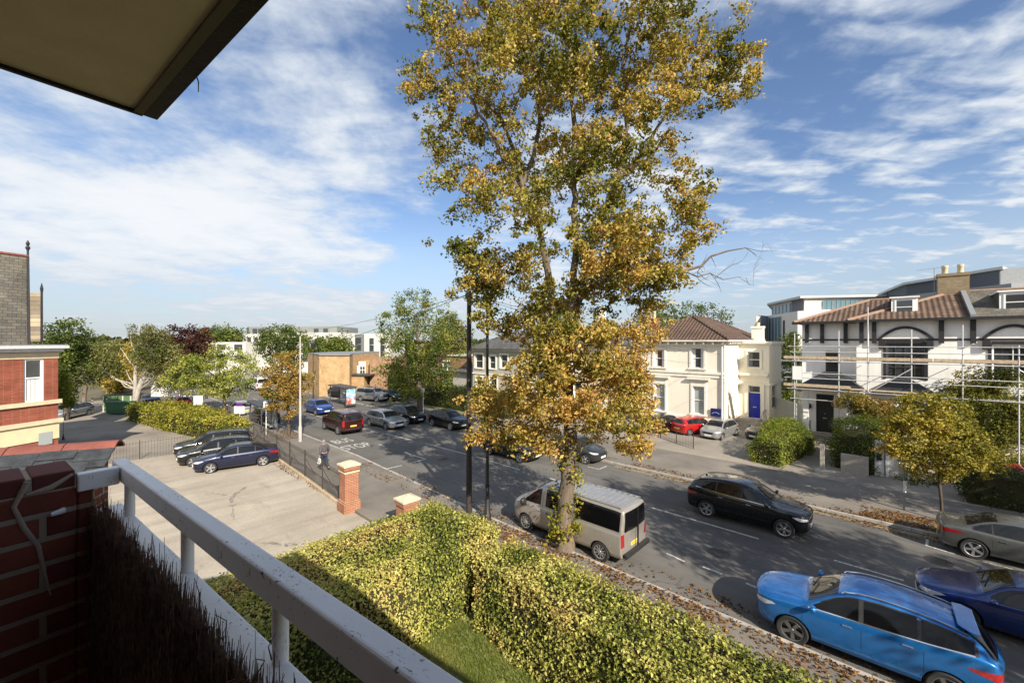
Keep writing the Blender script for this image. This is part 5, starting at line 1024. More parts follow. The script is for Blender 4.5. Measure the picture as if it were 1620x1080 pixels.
def make_car(label, kind, L, W, H, col_mat, wb, fo, wr=.33, wheel='five', near=1, group=None, name=None, cat='car', rails=None, cladding=False, tint=False,
             plate_r=True, plate_text=None, chrome=False, aerial=True, roofmat=None, twotone=None):
    """nose toward +x, centre of the wheelbase box at the origin on the road. fo = front overhang"""
    nm = name or {'suv': 'parked_car', 'van': 'van'}.get(kind, 'parked_car')
    root = empty(nm, (0, 0, 0), 0, label, cat, group)
    st = SH[kind]; hw = W / 2; xf = L / 2
    X = lambda f: xf - f * L
    vs = []; fs = []; NR = 17
    for (f, zb, zt, zp, w_, wr_) in st:
        x = X(f); zb *= H; zt *= H; zp *= H; w = w_ * hw; r_ = wr_ * hw
        zm = zb + (zt - zb) * .48
        half = [(0, zb), (w * .80, zb), (w * .955, zb + .07), (w, zm), (w * .985, zt - .09), (w * .945, zt), (r_, max(zt + .005, zp - .045)), (r_ * .82, zp - .008), (0, zp + .012)]
        ring = [(y, z) for y, z in half] + [(-y, z) for y, z in reversed(half[1:-1])]
        n = len(ring); bow = .035 * L / 4.5
        for y, z in ring:
            dx = 0
            if f < .1 or f > .97: dx = (1 if f < .5 else -1) * (-.16) * (abs(y) / hw) ** 2
            vs.append((x + dx, y, z))
    ns = len(st)
    for i in range(ns - 1):
        for k in range(n): fs.append((i * n + k, i * n + (k + 1) % n, (i + 1) * n + (k + 1) % n, (i + 1) * n + k))
    # end caps as quads across
    for base in (0, (ns - 1) * n):
        for k in range(0, n // 2):
            a, b = base + k, base + k + 1; c, d = base + (n - k - 1) % n, base + (n - k) % n
            q = (a, b, c, d) if k > 0 else (a, b, c)
            q = tuple(dict.fromkeys(q))
            if len(q) >= 3: fs.append(q)
    me = bpy.data.meshes.new('cage'); me.from_pydata(vs, [], fs)
    bm = bmesh.new(); bm.from_mesh(me); bmesh.ops.remove_doubles(bm, verts=bm.verts, dist=1e-5); bmesh.ops.recalc_face_normals(bm, faces=bm.faces)
    cr = bm.edges.layers.float.new('crease_edge')
    for e in bm.edges:
        i, j = e.verts[0].index, e.verts[1].index
        ka, kb = i % n, j % n
        if ka == kb and ka in (5, n - 5): e[cr] = .55
        if ka == kb and ka in (6, n - 6): e[cr] = .3
        if ka == kb and ka in (1, n - 1): e[cr] = .6
    bm.to_mesh(me); bm.free()
    me.materials.append(col_mat); me.materials.append(C_WELL)
    tmp = mkobj('tmp', me); sb = tmp.modifiers.new('s', 'SUBSURF'); sb.levels = sb.render_levels = 3 if near > 1 else 2
    dg = bpy.context.evaluated_depsgraph_get(); dg.update()
    solid = bpy.data.meshes.new_from_object(tmp.evaluated_get(dg))
    bm = bmesh.new(); bm.from_mesh(solid); bvh = BVHTree.FromBMesh(bm); bm.free()
    xfw = xf - fo; xrw = xfw - wb
    cut = []
    cm = MB()
    for x in (xfw, xrw):
        for s in (-1, 1):
            a, b = s * (hw - .30), s * (hw + .2)
            cm.tube([(x, min(a, b), wr), (x, max(a, b), wr)], wr + (.055 if near > 1 else .045), 32, 1)
    cut = cm.build('cut', [col_mat, C_WELL])
    bo = tmp.modifiers.new('b', 'BOOLEAN'); bo.object = cut; bo.operation = 'DIFFERENCE'; bo.solver = 'EXACT'
    dg.update(); body = bpy.data.meshes.new_from_object(tmp.evaluated_get(bpy.context.evaluated_depsgraph_get()))
    body.name = 'body'; bpy.data.objects.remove(tmp); bpy.data.objects.remove(cut)
    if len(body.polygons) < 50: body = solid
    body.polygons.foreach_set('use_smooth', [True] * len(body.polygons))
    try: body.set_sharp_from_angle(angle=R(38))
    except Exception: pass
    bo_ = mkobj('body', body, root)
    gm = C_TINT if tint else C_GLASS
    belt = lambda f: interp(st, f, 2) * H; top = lambda f: interp(st, f, 3) * H
    res = .05 if near > 1 else .1
    # side glazing
    rng_ = {'suv': [(.275, .485), (.505, .70), (.715, .885)], 'boxsuv': [(.27, .455), (.475, .66), (.68, .93)], 'hatch': [(.265, .49), (.51, .71), (.725, .86)],
            'estate': [(.275, .48), (.50, .69), (.705, .905)], 'saloon': [(.285, .49), (.505, .69), (.70, .79)], 'van': [(.145, .315), (.36, .60), (.62, .955)]}[kind]
    def winpoly(a, b, lo=.035, hi=.10):
        n_ = 10; lo_ = []; up = []
        for i in range(n_ + 1):
            f = a + (b - a) * i / n_; zl = belt(f) + lo * (1 if kind != 'van' else 2.2); zu = top(f) - hi
            if zu - zl > .03: lo_.append((X(f), zl)); up.append((X(f), zu))
        return (lo_ + up[::-1]) if len(lo_) > 1 else None
    for s in (-1, 1):
        fa, fb = rng_[0][0], rng_[-1][1]
        to3 = lambda x, z, s=s: (x, s * 1.5 + s * 0, z); d = (0, -s, 0)
        if kind != 'van':
            p = winpoly(fa - .012, fb + .012, .012, .078)
            if p: decal(bvh, p, to3, d, .002, 'window_trim', C_BLACK, root, res * 1.4)
        for i, (a, b) in enumerate(rng_):
            p = winpoly(a, b)
            if p: decal(bvh, p, to3, d, .006, 'side_window', (C_TINT if (tint and i > 0) else gm), root, res)
        if near > 1:
            if chrome:
                q = [(X(f), belt(f) + .008) for f in np.linspace(fa, fb, 9)]; q2 = [(x, z + .018) for x, z in q][::-1]
                decal(bvh, q + q2, to3, d, .010, 'chrome_strip', C_CHROME, root, .2)
                q = [(X(f), .235 * 1) for f in np.linspace(.26, .72, 6)]; decal(bvh, [(x, z) for x, z in q] + [(x, z + .03) for x, z in q][::-1], to3, d, .012, 'sill_strip', C_CHROME, root, .2)
            # panel gaps
            seams = {'van': [.12, .335, .61], 'saloon': [.26, .497, .70]}.get(kind, [.25, .495, .72])
            for f in seams:
                z0, z1 = (interp(st, f, 1) * H + .05, belt(f) + (.0 if kind != 'van' else .9 if f > .2 else 0))
                decal(bvh, [(X(f) - .004, z0), (X(f) + .004, z0), (X(f) + .004, z1), (X(f) - .004, z1)], to3, d, .0025, 'panel_gap', C_SEAM, root, .15)
            q = [(X(f), interp(st, f, 2) * H - .22) for f in np.linspace(.24, .93, 8)]
            for f in ((seams[1] - .055, seams[2] - .055) if kind != 'van' else (.30, .36)):
                z = belt(f) - .14; m = MB(); h = bvh.ray_cast(Vector((X(f), s * 3, z)), Vector((0, -s, 0)), 6)
                if h[0]:
                    y = h[0].y + s * .012; m.box(X(f) - .09, X(f) + .09, y - .012, y + .012, z - .012, z + .014); bevel(m.build('door_handle', C_CHROME if chrome else col_mat, root), .006, 2)
        if cladding:
            q = [(X(f), interp(st, f, 1) * H + .03) for f in np.linspace(.05, .95, 18)]; q2 = [(x, z + .13) for x, z in q][::-1]
            decal(bvh, q + q2, to3, d, .004, 'sill_cladding', C_BLACK, root, .12)
        # arch lips
        if near > 1:
            for x in (xfw, xrw):
                a0 = [(x + math.cos(t) * (wr + .052), wr + math.sin(t) * (wr + .052)) for t in np.linspace(-.25, math.pi + .25, 22)]
                a1 = [(x + math.cos(t) * (wr + (.10 if cladding else .066)), wr + math.sin(t) * (wr + (.10 if cladding else .066))) for t in np.linspace(-.25, math.pi + .25, 22)][::-1]
                sbm = bvh
                decal(sbm, a0 + a1, to3, d, .007, 'arch_trim', C_BLACK if cladding else col_mat, root, .09)
    # windscreen & rear glass (projected from above / behind)
    cow = {'suv': .272, 'boxsuv': .262, 'hatch': .258, 'estate': .268, 'saloon': .283, 'van': .135}[kind]; hd = {'suv': .40, 'boxsuv': .352, 'hatch': .405, 'estate': .40, 'saloon': .405, 'van': .285}[kind]
    wl = lambda f: interp(st, f, 5) * hw
    n_ = 8; L1 = [(X(cow + (hd - cow) * i / n_), wl(cow + (hd - cow) * i / n_) * .94 - .02) for i in range(n_ + 1)]
    pol = L1 + [(x, -y) for x, y in reversed(L1)]
    decal(bvh, pol, lambda x, y: (x, y, 1.5), (0, 0, -1), .006, 'windscreen', C_GLASS, root, res)
    if kind == 'saloon':
        a, b = .665, .825; L1 = [(X(a + (b - a) * i / n_), wl(a + (b - a) * i / n_) * .93) for i in range(n_ + 1)]
        decal(bvh, L1 + [(x, -y) for x, y in reversed(L1)], lambda x, y: (x, y, 1.5), (0, 0, -1), .006, 'rear_window', gm, root, res)
    else:
        zl = {'van': .60, 'boxsuv': .67}.get(kind, .70) * H; zu = {'van': .93, 'boxsuv': .93, 'suv': .90, 'hatch': .90, 'estate': .91}[kind] * H
        yl = hw * (.78 if kind in ('van', 'boxsuv') else .74); yu = hw * (.72 if kind == 'van' else .56)
        pol = [(-yl * .96, zl), (yl * .96, zl), (yl, zl + .05), (yu, zu - .03), (yu * .95, zu), (-yu * .95, zu), (-yu, zu - .03), (-yl, zl + .05)]
        decal(bvh, pol, lambda y, z: (-2.4, y, z), (1, 0, 0), .006, 'rear_window', gm, root, res)
    # lamps
    hz = {'van': .45, 'boxsuv': .50}.get(kind, .49) * H
    for s in (-1, 1):
        dv = Vector((-.80, -s * .60, 0)); e1 = Vector((-s * .60, .80, 0)) * (1 if True else 1)
        e1 = Vector((-.60, s * .80, 0)); c = Vector((xf - .30, s * hw * .78, 0))
        hh = .075 if kind not in ('van', 'boxsuv') else .12
        pol = [(-.26, hz - hh * .6), (.10, hz - hh * .8), (.30, hz + hh * .6), (.22, hz + hh), (-.20, hz + hh * .35)]
        decal(bvh, pol, lambda a, z, e1=e1, c=c: tuple(c + e1 * a + Vector((0, 0, z))), tuple(dv), .008, 'headlight', C_LAMP, root, .06)
        dv = Vector((.80, -s * .60, 0)); e1 = Vector((.60, s * .80, 0)); c = Vector((-xf + .30, s * hw * .80, 0))
        tz = {'van': .44, 'boxsuv': .50}.get(kind, .56) * H
        pol = [(-.14, tz - .17), (.03, tz - .18), (.04, tz + .27), (-.12, tz + .27)] if kind in ('van', 'boxsuv') else [(-.22, tz - .03), (.04, tz - .08), (.30, tz + .0), (.34, tz + .06), (.0, tz + .085), (-.22, tz + .05)]
        decal(bvh, pol, lambda a, z, e1=e1, c=c: tuple(c + e1 * a + Vector((0, 0, z))), tuple(dv), .008, 'tail_light', C_RED, root, .06)
    # nose: grille, intake, plates
    fr = lambda y, z: (2.6, y, z)
    g = hw * .42; gz = .42 * H if kind != 'van' else .40 * H
    decal(bvh, [(-g, gz - .08), (g, gz - .08), (g * 1.15, gz + .06), (-g * 1.15, gz + .06)], fr, (-1, 0, 0), .008, 'grille', C_BLACK, root, .08)
    decal(bvh, [(-g * 1.4, .17 * H), (g * 1.4, .17 * H), (g * 1.2, .25 * H), (-g * 1.2, .25 * H)], fr, (-1, 0, 0), .008, 'lower_intake', C_BLACK, root, .08)
    h = bvh.ray_cast(Vector((3, 0, .30 * H)), Vector((-1, 0, 0)), 5)
    m = MB(); xx = h[0].x + .012; m.box(xx - .05, xx, -.26, .26, .30 * H - .055, .30 * H + .055); m.build('number_plate', C_PLW, root)
    if kind in ('van', 'boxsuv', 'hatch', 'suv', 'saloon', 'estate'):
        pz = {'van': .33, 'boxsuv': .40, 'saloon': .42, 'suv': .50, 'hatch': .42, 'estate': .46}[kind] * H
        h = bvh.ray_cast(Vector((-3, 0, pz)), Vector((1, 0, 0)), 5)
        if h[0]:
            xx = h[0].x - .012; m = MB(); m.box(xx, xx + .05, -.26, .26, pz - .055, pz + .055); pl = m.build('number_plate', C_PLY, root)
            if plate_text and near > 1:
                t_ = text_mesh(plate_text, .095, C_TXT, 'plate_letters', parent=pl); t_.location = (xx - .003, 0, pz); t_.rotation_euler = (R(90), 0, R(-90))
        # bumper strip
        if cladding or kind in ('van', 'boxsuv'):
            bz = .19 * H; decal(bvh, [(-hw * .86, bz - .05), (hw * .86, bz - .05), (hw * .86, bz + .09), (-hw * .86, bz + .09)], lambda y, z: (-2.6, y, z), (1, 0, 0), .01, 'rear_bumper', C_BLACK, root, .12)
    # mirrors
    mf = {'van': .17, 'saloon': .315}.get(kind, .30)
    for s in (-1, 1):
        z = belt(mf) + .06; h = bvh.ray_cast(Vector((X(mf), s * 3, z - .08)), Vector((0, -s, 0)), 6)
        y = (abs(h[0].y) if h[0] else hw * .95) * s
        m = MB(); sc = 1.35 if kind == 'van' else 1
        m.lathe([(0.001, -.10), (.055, -.088), (.08, -.04), (.084, .02), (.070, .075), (.03, .10), (.001, .104)], 12, c=(0, 0, 0), axis='y')
        m.v = [(vx * .85 * sc, vy * 1.05 * sc, vz * .95 * sc * (1.5 if kind == 'van' else 1)) for vx, vy, vz in m.v]
        m.v = [(X(mf) + vx, y + s * .13 + vy, z + .015 + vz) for vx, vy, vz in m.v]
        m.bar((X(mf), y - s * .04, z - .06), (X(mf), y + s * .09, z - .015), .05, .03)
        m.build('wing_mirror', col_mat if kind != 'van' else C_BLACK, root, smooth=50)
    # wheels
    ty, rim = wheel_meshes(wr, .225, wheel)
    for x in (xfw, xrw):
        for s in (-1, 1):
            wh = empty('wheel', (x, s * (hw - .125), wr), 0 if s > 0 else math.pi); wh.parent = root
            wh.rotation_euler = (0, rnd.uniform(0, 1.2), 0 if s > 0 else math.pi)
            mkobj('tyre', ty, wh); mkobj('rim', rim, wh)
    if rails:
        for s in (-1, 1):
            pts = []
            for f in np.linspace(.43, .86, 10):
                h = bvh.ray_cast(Vector((X(f), s * hw * .625, 3)), Vector((0, 0, -1)), 6); pts.append(h[0] + Vector((0, 0, .045)))
            pts = [pts[0] - Vector((-.06, 0, .05))] + pts + [pts[-1] - Vector((.06, 0, .05))]
            m = MB(); m.tube(pts, .017, 6); m.build('roof_rail', rails, root, smooth=50)
    if aerial:
        f = {'van': .33}.get(kind, .84 if kind not in ('saloon',) else .66)
        h = bvh.ray_cast(Vector((X(f), 0, 3)), Vector((0, 0, -1)), 6)
        if h[0]:
            z = h[0].z; m = MB(); m.prism([(X(f) + .09, z - .01), (X(f) - .05, z - .01), (X(f) - .05, z + .055), (X(f) - .02, z + .05)], -.012, .012, 'y'); m.build('roof_aerial', C_BLACK, root)
    # wipers and a rear spoiler / wiper for hatch bodies
    if near > 1:
        for s0, s1 in ((-.05, -.62), (.45, -.08)):
            ps = []
            for t in np.linspace(0, 1, 5):
                yy = (s0 + (s1 - s0) * t) * hw; f = cow + .008 + .028 * t; h = bvh.ray_cast(Vector((X(f), yy, 3)), Vector((0, 0, -1)), 6); ps.append(h[0] + Vector((0, 0, .02)))
            m = MB(); m.tube(ps, .008, 5); m.build('wiper', C_BLACK, root)
    root['bvh'] = 0
    del root['bvh']
    return root, bvh, X
def place(root, xy, heading, z=0.004):
    root.location = (xy[0], xy[1], z); root.rotation_euler = (0, 0, heading); return root

BLUE = paintmat('bright_blue_paint', (0.014, 0.15, 0.45), .5, .3)
NAVY = paintmat('navy_paint', (0.010, 0.014, 0.045), .5, .3)
DEEP = paintmat('deep_blue_paint', (0.010, 0.032, 0.16), .5, .3)
BLK = paintmat('black_paint', (0.006, 0.006, 0.007), .3, .25)
GREY = paintmat('grey_paint', (0.13, 0.135, 0.13), .6, .35)
SILV = paintmat('silver_paint', (0.42, 0.43, 0.44), .7, .35)
CHAMP = paintmat('champagne_paint', (0.41, 0.385, 0.345), .55, .38)
MAROON = paintmat('maroon_paint', (0.055, 0.012, 0.012), .5, .3)
REDP = paintmat('red_paint', (0.42, 0.012, 0.012), .2, .3)
WHITEP = paintmat('white_paint', (0.62, 0.63, 0.63), .1, .3)
MIDB = paintmat('mid_blue_paint', (0.014, 0.06, 0.26), .5, .3)
DGREY = paintmat('graphite_paint', (0.04, 0.042, 0.045), .5, .32)
# --- the near ones
c, bv, X_ = make_car('bright blue crossover with silver roof rails parked by the hedge in the bottom right corner', 'suv', 4.57, 1.89, 1.66, BLUE, 2.72, .93, .345, 'dark', 2, rails=C_CHROME, chrome=True, tint=True)
fw = G(1253, 1018); rw = G(1492, 1110)
def place_by(root, fcon, L, fo, wb, W, heading, s):
    """fcon = ground contact of the visible front wheel; s = +1 if that wheel is on the car's left"""
    hx = Vector((math.cos(heading), math.sin(heading))); lf = Vector((-hx.y, hx.x))
    cpos = Vector(fcon) - hx * (L / 2 - fo) - lf * s * (W / 2 - .05); return place(root, cpos, heading)
place_by(c, fw, 4.57, .93, 2.72, 1.89, R(181.5), 1)
m = MB()      # hatch spoiler
xs_ = X_(.86); m.prism([(-.50, 0), (.50, 0), (.60, .16), (.56, .33), (-.56, .33), (-.60, .16)], 0, .03, 'z')
m.v = [(xs_ + .10 - vy, vx, 1.66 * .955 - vy * .22 + vz) for vx, vy, vz in m.v]; bevel(m.build('tailgate_spoiler', BLUE, c), .012, 2)
c, bv, X_ = make_car('black crossover driving right in the far lane, alone beside the centre line', 'suv', 4.70, 1.89, 1.68, BLK, 2.86, .84, .36, 'twin', 2, rails=C_BLACK, chrome=True, name='car')
place_by(c, G(1240, 851), 4.70, .84, 2.86, 1.89, R(0), -1)
c, bv, X_ = make_car('grey coupe shaped car with bright alloy wheels at the right edge', 'saloon', 4.5, 1.84, 1.45, GREY, 2.68, .9, .34, 'five', 2)
hx = Vector((1, 0)); rc = G(1541, 884)
place(c, (rc[0] + 2.68 / 2 + (4.5 / 2 - .9 - 2.68 / 2) * 0 , rc[1] + .87), R(-.5)); c.location.x = rc[0] + 2.68 - (4.5 / 2 - .9)
c, bv, X_ = make_car('dark blue saloon on the road behind the bright blue crossover', 'saloon', 4.6, 1.84, 1.45, DEEP, 2.75, .9, .33, 'five', 2, name='car')
f0 = G(1442, 925, .55); place(c, (f0[0] + 2.35, f0[1] + .35), R(180.5))
c, bv, X_ = make_car('silver grey passenger van parked at the kerb behind the big tree', 'van', 5.35, 1.95, 1.97, CHAMP, 3.45, .93, .335, 'multi', 2, tint=True, plate_text='RX19 KLV', cat='van', name='van')
place_by(c, G(832, 838), 5.35, .93, 3.45, 1.95, R(179.2), 1)
m = MB()
for i in range(14):
    x = X_(.37 + i * .043)
    for yy in (0,): m.box(x - .045, x + .045, -.70, .70, 1.97 - .015, 1.97 + .024)
for s in (-1, 1): m.box(X_(.95), X_(.34), s * .70 - .02, s * .70 + .02, 1.95, 1.985)
bevel(m.build('roof_rib', SILV, c), .012, 2)
m = MB(); m.box(X_(1.0) - .02, X_(1.0) + .1, -.86, .86, .36, .52); bevel(m.build('rear_step', C_BLACK, c), .03, 2)
m = MB(); m.box(X_(1.0) - .012, X_(1.0) + .05, -.004, .004, .55, 1.85); m.build('door_gap', C_SEAM, c)
# --- middle distance
def mid(label, kind, L, W, H, mat, wb, fo, wr, heading, pix=None, s=-1, pos=None, near=1, **kw):
    c, b_, X_ = make_car(label, kind, L, W, H, mat, wb, fo, wr, kw.pop('wheel', 'five'), near, **kw)
    if pos: place(c, pos, R(heading))
    else: place_by(c, G(*pix), L, fo, wb, W, R(heading), s)
    return c
g1 = 'cars parked along the far kerb'
mid('black saloon parked at the far kerb, half hidden by leaves left of the trunk', 'saloon', 4.6, 1.8, 1.43, BLK, 2.75, .85, .33, 0, (822, 732), group=g1, wheel='twin')
mid('dark grey hatchback parked at the far kerb just right of the big trunk', 'hatch', 4.0, 1.74, 1.48, DGREY, 2.51, .85, .31, 0, (926, 734), group=g1)
mid('black crossover parked nearest the long hedge on the far kerb', 'suv', 4.4, 1.80, 1.55, BLK, 2.64, .92, .34, -1, (712, 681), group=g1, cladding=True)
mid('black estate car parked on the far kerb behind the silver estate', 'estate', 4.6, 1.82, 1.50, BLK, 2.75, .9, .33, -2, (645, 671), group=g1)
mid('silver estate car driving right on the far side of the road', 'estate', 4.85, 1.85, 1.46, SILV, 2.84, .95, .33, 0, (610, 680), name='car')
mid('dark maroon boxy off-roader driving away down the middle of the road', 'boxsuv', 4.8, 1.92, 1.84, MAROON, 2.88, .85, .37, 178, pos=(G(528, 683)[0], G(528, 683)[1] + .7), name='car', plate_text='LK55 WTD')
mid('mid blue hatchback driving right, furthest of the moving cars', 'hatch', 4.35, 1.8, 1.48, MIDB, 2.64, .9, .32, 0, (499, 657), name='car')
g2 = 'dark cars parked in the railed car park'
hd_ = math.degrees(math.atan2(G(332.6, 749)[1] - G(415, 737)[1], G(332.6, 749)[0] - G(415, 737)[0]))
mid('navy saloon, the nearest of three dark cars in the railed car park', 'saloon', 4.48, 1.73, 1.42, NAVY, 2.617, .9, .32, hd_, (332.6, 749), 1, group=g2, near=2)
mid('black hatchback, in the middle of three dark cars in the railed car park', 'hatch', 4.25, 1.78, 1.47, BLK, 2.6, .86, .32, hd_ + 1.5, pos=(-31.9, 6.6), group=g2)
mid('black estate, furthest of three dark cars in the railed car park', 'estate', 4.5, 1.8, 1.5, BLK, 2.65, .9, .33, hd_ - 1, pos=(-34.3, 6.9), group=g2)
# villa forecourt
g3 = 'cars parked in front of the cream villa'
mid('small silver hatchback parked nose out in front of the cream villa', 'hatch', 3.97, 1.68, 1.46, SILV, 2.46, .8, .31, -98, pos=(G(1136, 697)[0] - .3, G(1136, 697)[1] + 1.3), group=g3, near=1)
mid('red hatchback parked in front of the cream villa', 'hatch', 4.03, 1.72, 1.47, REDP, 2.54, .8, .31, 68, pos=(G(1084, 690)[0] + .1, G(1084, 690)[1] + 1.6), group=g3)
mid('black hatchback parked left of the red car by the cream villa', 'hatch', 4.0, 1.72, 1.5, BLK, 2.5, .8, .31, 75, pos=(G(1042, 688)[0] - .2, G(1042, 688)[1] + 1.8), group=g3)
mid('dark hatchback peeping out behind the clipped bush by the villa steps', 'hatch', 4.0, 1.72, 1.48, DGREY, 2.5, .8, .31, -110, pos=(G(1195, 697)[0] + .6, G(1195, 697)[1] + 1.2), group=g3)
# far ones
mid('dark saloon standing behind the white birch trunk', 'saloon', 4.5, 1.8, 1.44, NAVY, 2.7, .9, .32, 180, pos=G(236, 642))
mid('red car mostly hidden behind the yellow hedge', 'hatch', 4.1, 1.75, 1.45, REDP, 2.5, .85, .31, 180, pos=G(285, 644))
mid('silver car partly hidden behind the estate agent board', 'hatch', 4.1, 1.75, 1.45, SILV, 2.5, .85, .31, 180, pos=G(380, 655))
mid('grey car passing behind the near bus shelter', 'hatch', 4.1, 1.75, 1.45, DGREY, 2.5, .85, .31, 180, pos=G(418, 668), name='car')
mid('silver car parked beside the corner of the red brick house', 'estate', 4.6, 1.8, 1.44, SILV, 2.7, .9, .32, -35, pos=(G(108, 661)[0], G(108, 661)[1]))
mid('silver off-roader parked on the forecourt behind the far bus shelter', 'boxsuv', 4.4, 1.8, 1.75, SILV, 2.6, .85, .35, 20, pos=G(590, 634))
mid('black car parked right of the silver off-roader', 'hatch', 4.1, 1.75, 1.45, BLK, 2.5, .85, .31, 10, pos=G(616, 633))
g4 = 'cars parked behind the far bus shelter'
mid('dark car parked behind the left half of the far bus shelter', 'hatch', 4.1, 1.75, 1.5, BLK, 2.5, .85, .31, 12, pos=(G(528, 629)[0] , G(528, 629)[1] + 1), group=g4)
mid('grey car parked between the far bus shelter and the silver off-roader', 'saloon', 4.4, 1.75, 1.44, DGREY, 2.6, .85, .31, 14, pos=(G(566, 630)[0], G(566, 630)[1] + 2), group=g4)
mid('dark red car at the right edge beyond the wheelie bin', 'hatch', 4.1, 1.75, 1.45, REDP, 2.5, .85, .31, -60, pos=G(1640, 790))
mid('white van parked under the orange street tree across the junction', 'van', 5.0, 1.95, 1.97, WHITEP, 3.2, .93, .335, 182, pos=(G(408, 616)[0], G(408, 616)[1]), cat='van', name='van')
mid('white hatchback parked far off behind the bright green tree', 'hatch', 4.1, 1.75, 1.45, WHITEP, 2.5, .85, .31, 182, pos=G(352, 618))
# ------------------------------------------------ vegetation
def leafmat(name, trans=0.45, rough=0.55):
    n = NT(name, rough, 0.35)
    a = n.nd('ShaderNodeAttribute', attribute_name='Col')
    n.color(a.outputs['Color'])
    tr = n.nd('ShaderNodeBsdfTranslucent'); n.L.new(n.mix(1.0, a.outputs['Color'], (1.15, 1.1, 0.55), 'MULTIPLY'), tr.inputs[0])
    ms = n.nd('ShaderNodeMixShader'); ms.inputs[0].default_value = trans
    n.L.new(n.b.outputs[0], ms.inputs[1]); n.L.new(tr.outputs[0], ms.inputs[2])
    n.L.new(ms.outputs[0], n.N['Material Output'].inputs[0]); return n.m
LEAF = leafmat('leaf', 0.42)
def barkmat(name, c1, c2, sc=1.0, bump=0.8):
    n = NT(name, 0.9, 0.2); f = n.noise(3 * sc, 6, 0.65, vec=n.mp(sc=(2.5, 2.5, 0.5)), dist=0.5); g = n.noise(14 * sc, 4, 0.6, vec=n.mp(sc=(1.6, 1.6, .35)))
    n.color(n.mix(n.rng(n.math('ADD', f, n.math('MULTIPLY', g, .5)), .5, 1.0), c1, c2)); n.bump(g, bump, 0.03); return n.m
BARK = barkmat('bark', (0.07, 0.054, 0.04), (0.21, 0.17, 0.13))
BARKD = barkmat('dark_bark', (0.05, 0.038, 0.028), (0.12, 0.095, 0.075))
BIRCH = barkmat('birch_bark', (0.22, 0.20, 0.17), (0.50, 0.47, 0.42))
def leaves_mesh(name, P, size, cols, nrng, up=0.35, mat=None, aspect=0.62, nrm=None, jitter=0.25):
    """P (n,3) leaf points, cols (n,3): one folded leaf of four corners per point"""
    n = len(P); 
    N = nrng.normal(size=(n, 3)); N[:, 2] += up
    if nrm is not None: N = N * .40 + nrm * 1.15
    N /= np.linalg.norm(N, axis=1)[:, None]
    T = nrng.normal(size=(n, 3)); T -= N * (T * N).sum(1)[:, None]; T /= np.linalg.norm(T, axis=1)[:, None]
    B = np.cross(N, T); s = size * np.clip(1 + nrng.normal(size=n) * jitter, .45, 1.8)
    s = s[:, None]
    fold = (0.18 + .15 * nrng.random(n))[:, None]
    v = np.empty((n, 4, 3)); v[:, 0] = P - T * s * .5; v[:, 1] = P + B * s * aspect * .5 + N * s * fold; v[:, 2] = P + T * s * .5 - N * s * .08; v[:, 3] = P - B * s * aspect * .5 + N * s * fold
    me = bpy.data.meshes.new(name); me.vertices.add(4 * n); me.vertices.foreach_set('co', v.reshape(-1).astype(np.float32))
    b = (np.arange(n) * 4)[:, None]; tri = (b + np.array([[0, 1, 2, 0, 2, 3]])).reshape(-1)
    me.loops.add(6 * n); me.loops.foreach_set('vertex_index', tri.astype(np.int32))
    me.polygons.add(2 * n); me.polygons.foreach_set('loop_start', (np.arange(2 * n) * 3).astype(np.int32))
    me.update(calc_edges=True)
    ca = me.color_attributes.new('Col', 'FLOAT_COLOR', 'POINT'); c4 = np.ones((n, 4, 4)); c4[:, :, :3] = np.clip(cols, 0.003, 1)[:, None, :]
    ca.data.foreach_set('color', c4.reshape(-1).astype(np.float32)); me.materials.append(mat or LEAF); return me
def palette(cols, wts, n, nrng, P=None, scale=0.6, seed=0, var=0.18):
    """pick colours for leaves; neighbouring leaves (noise field) share a tone"""
    cols = np.array(cols, float); wts = np.array(wts, float); cw = np.cumsum(wts) / wts.sum()
    if P is not None:
        f = np.array([noise.noise(Vector((p[0] * scale + seed, p[1] * scale, p[2] * scale))) for p in P])
        u = np.clip(.5 + f * .75 + nrng.normal(size=n) * .17, 0, .9999)
    else: u = nrng.random(n)
    idx = np.searchsorted(cw, u); idx = np.clip(idx, 0, len(cols) - 1); c = cols[idx]
    return c * np.clip(1 + nrng.normal(size=(n, 1)) * var, .4, 1.7)
def skel_mesh(nodes, par, rad, mb, nside=6, minr=0.0):
    """tapered limbs following a node tree"""
    n = len(nodes); ch = [[] for _ in range(n)]
    for i, p in enumerate(par):
        if p >= 0: ch[p].append(i)
    V = [Vector(p) for p in nodes]
    started = [(i, None) for i in range(n) if par[i] < 0]
    stack = [r for r, _ in started]; starts = [(r, -1) for r in stack]
    while starts:
        i, pr = starts.pop(); pts = []; rs = []
        if pr >= 0: pts.append(V[pr]); rs.append(min(rad[i] * 1.25, rad[pr]))
        cur = i
        while True:
            pts.append(V[cur]); rs.append(rad[cur])
            if not ch[cur]: break
            m_ = max(ch[cur], key=lambda c: rad[c])
            for c in ch[cur]:
                if c != m_: starts.append((c, cur))
            cur = m_
        if len(pts) > 1 and max(rs) > minr:
            big = max(rs); mb.tube(pts, rs, 12 if big > .12 else (7 if big > .03 else (4 if big > .012 else 3)), cap=False)
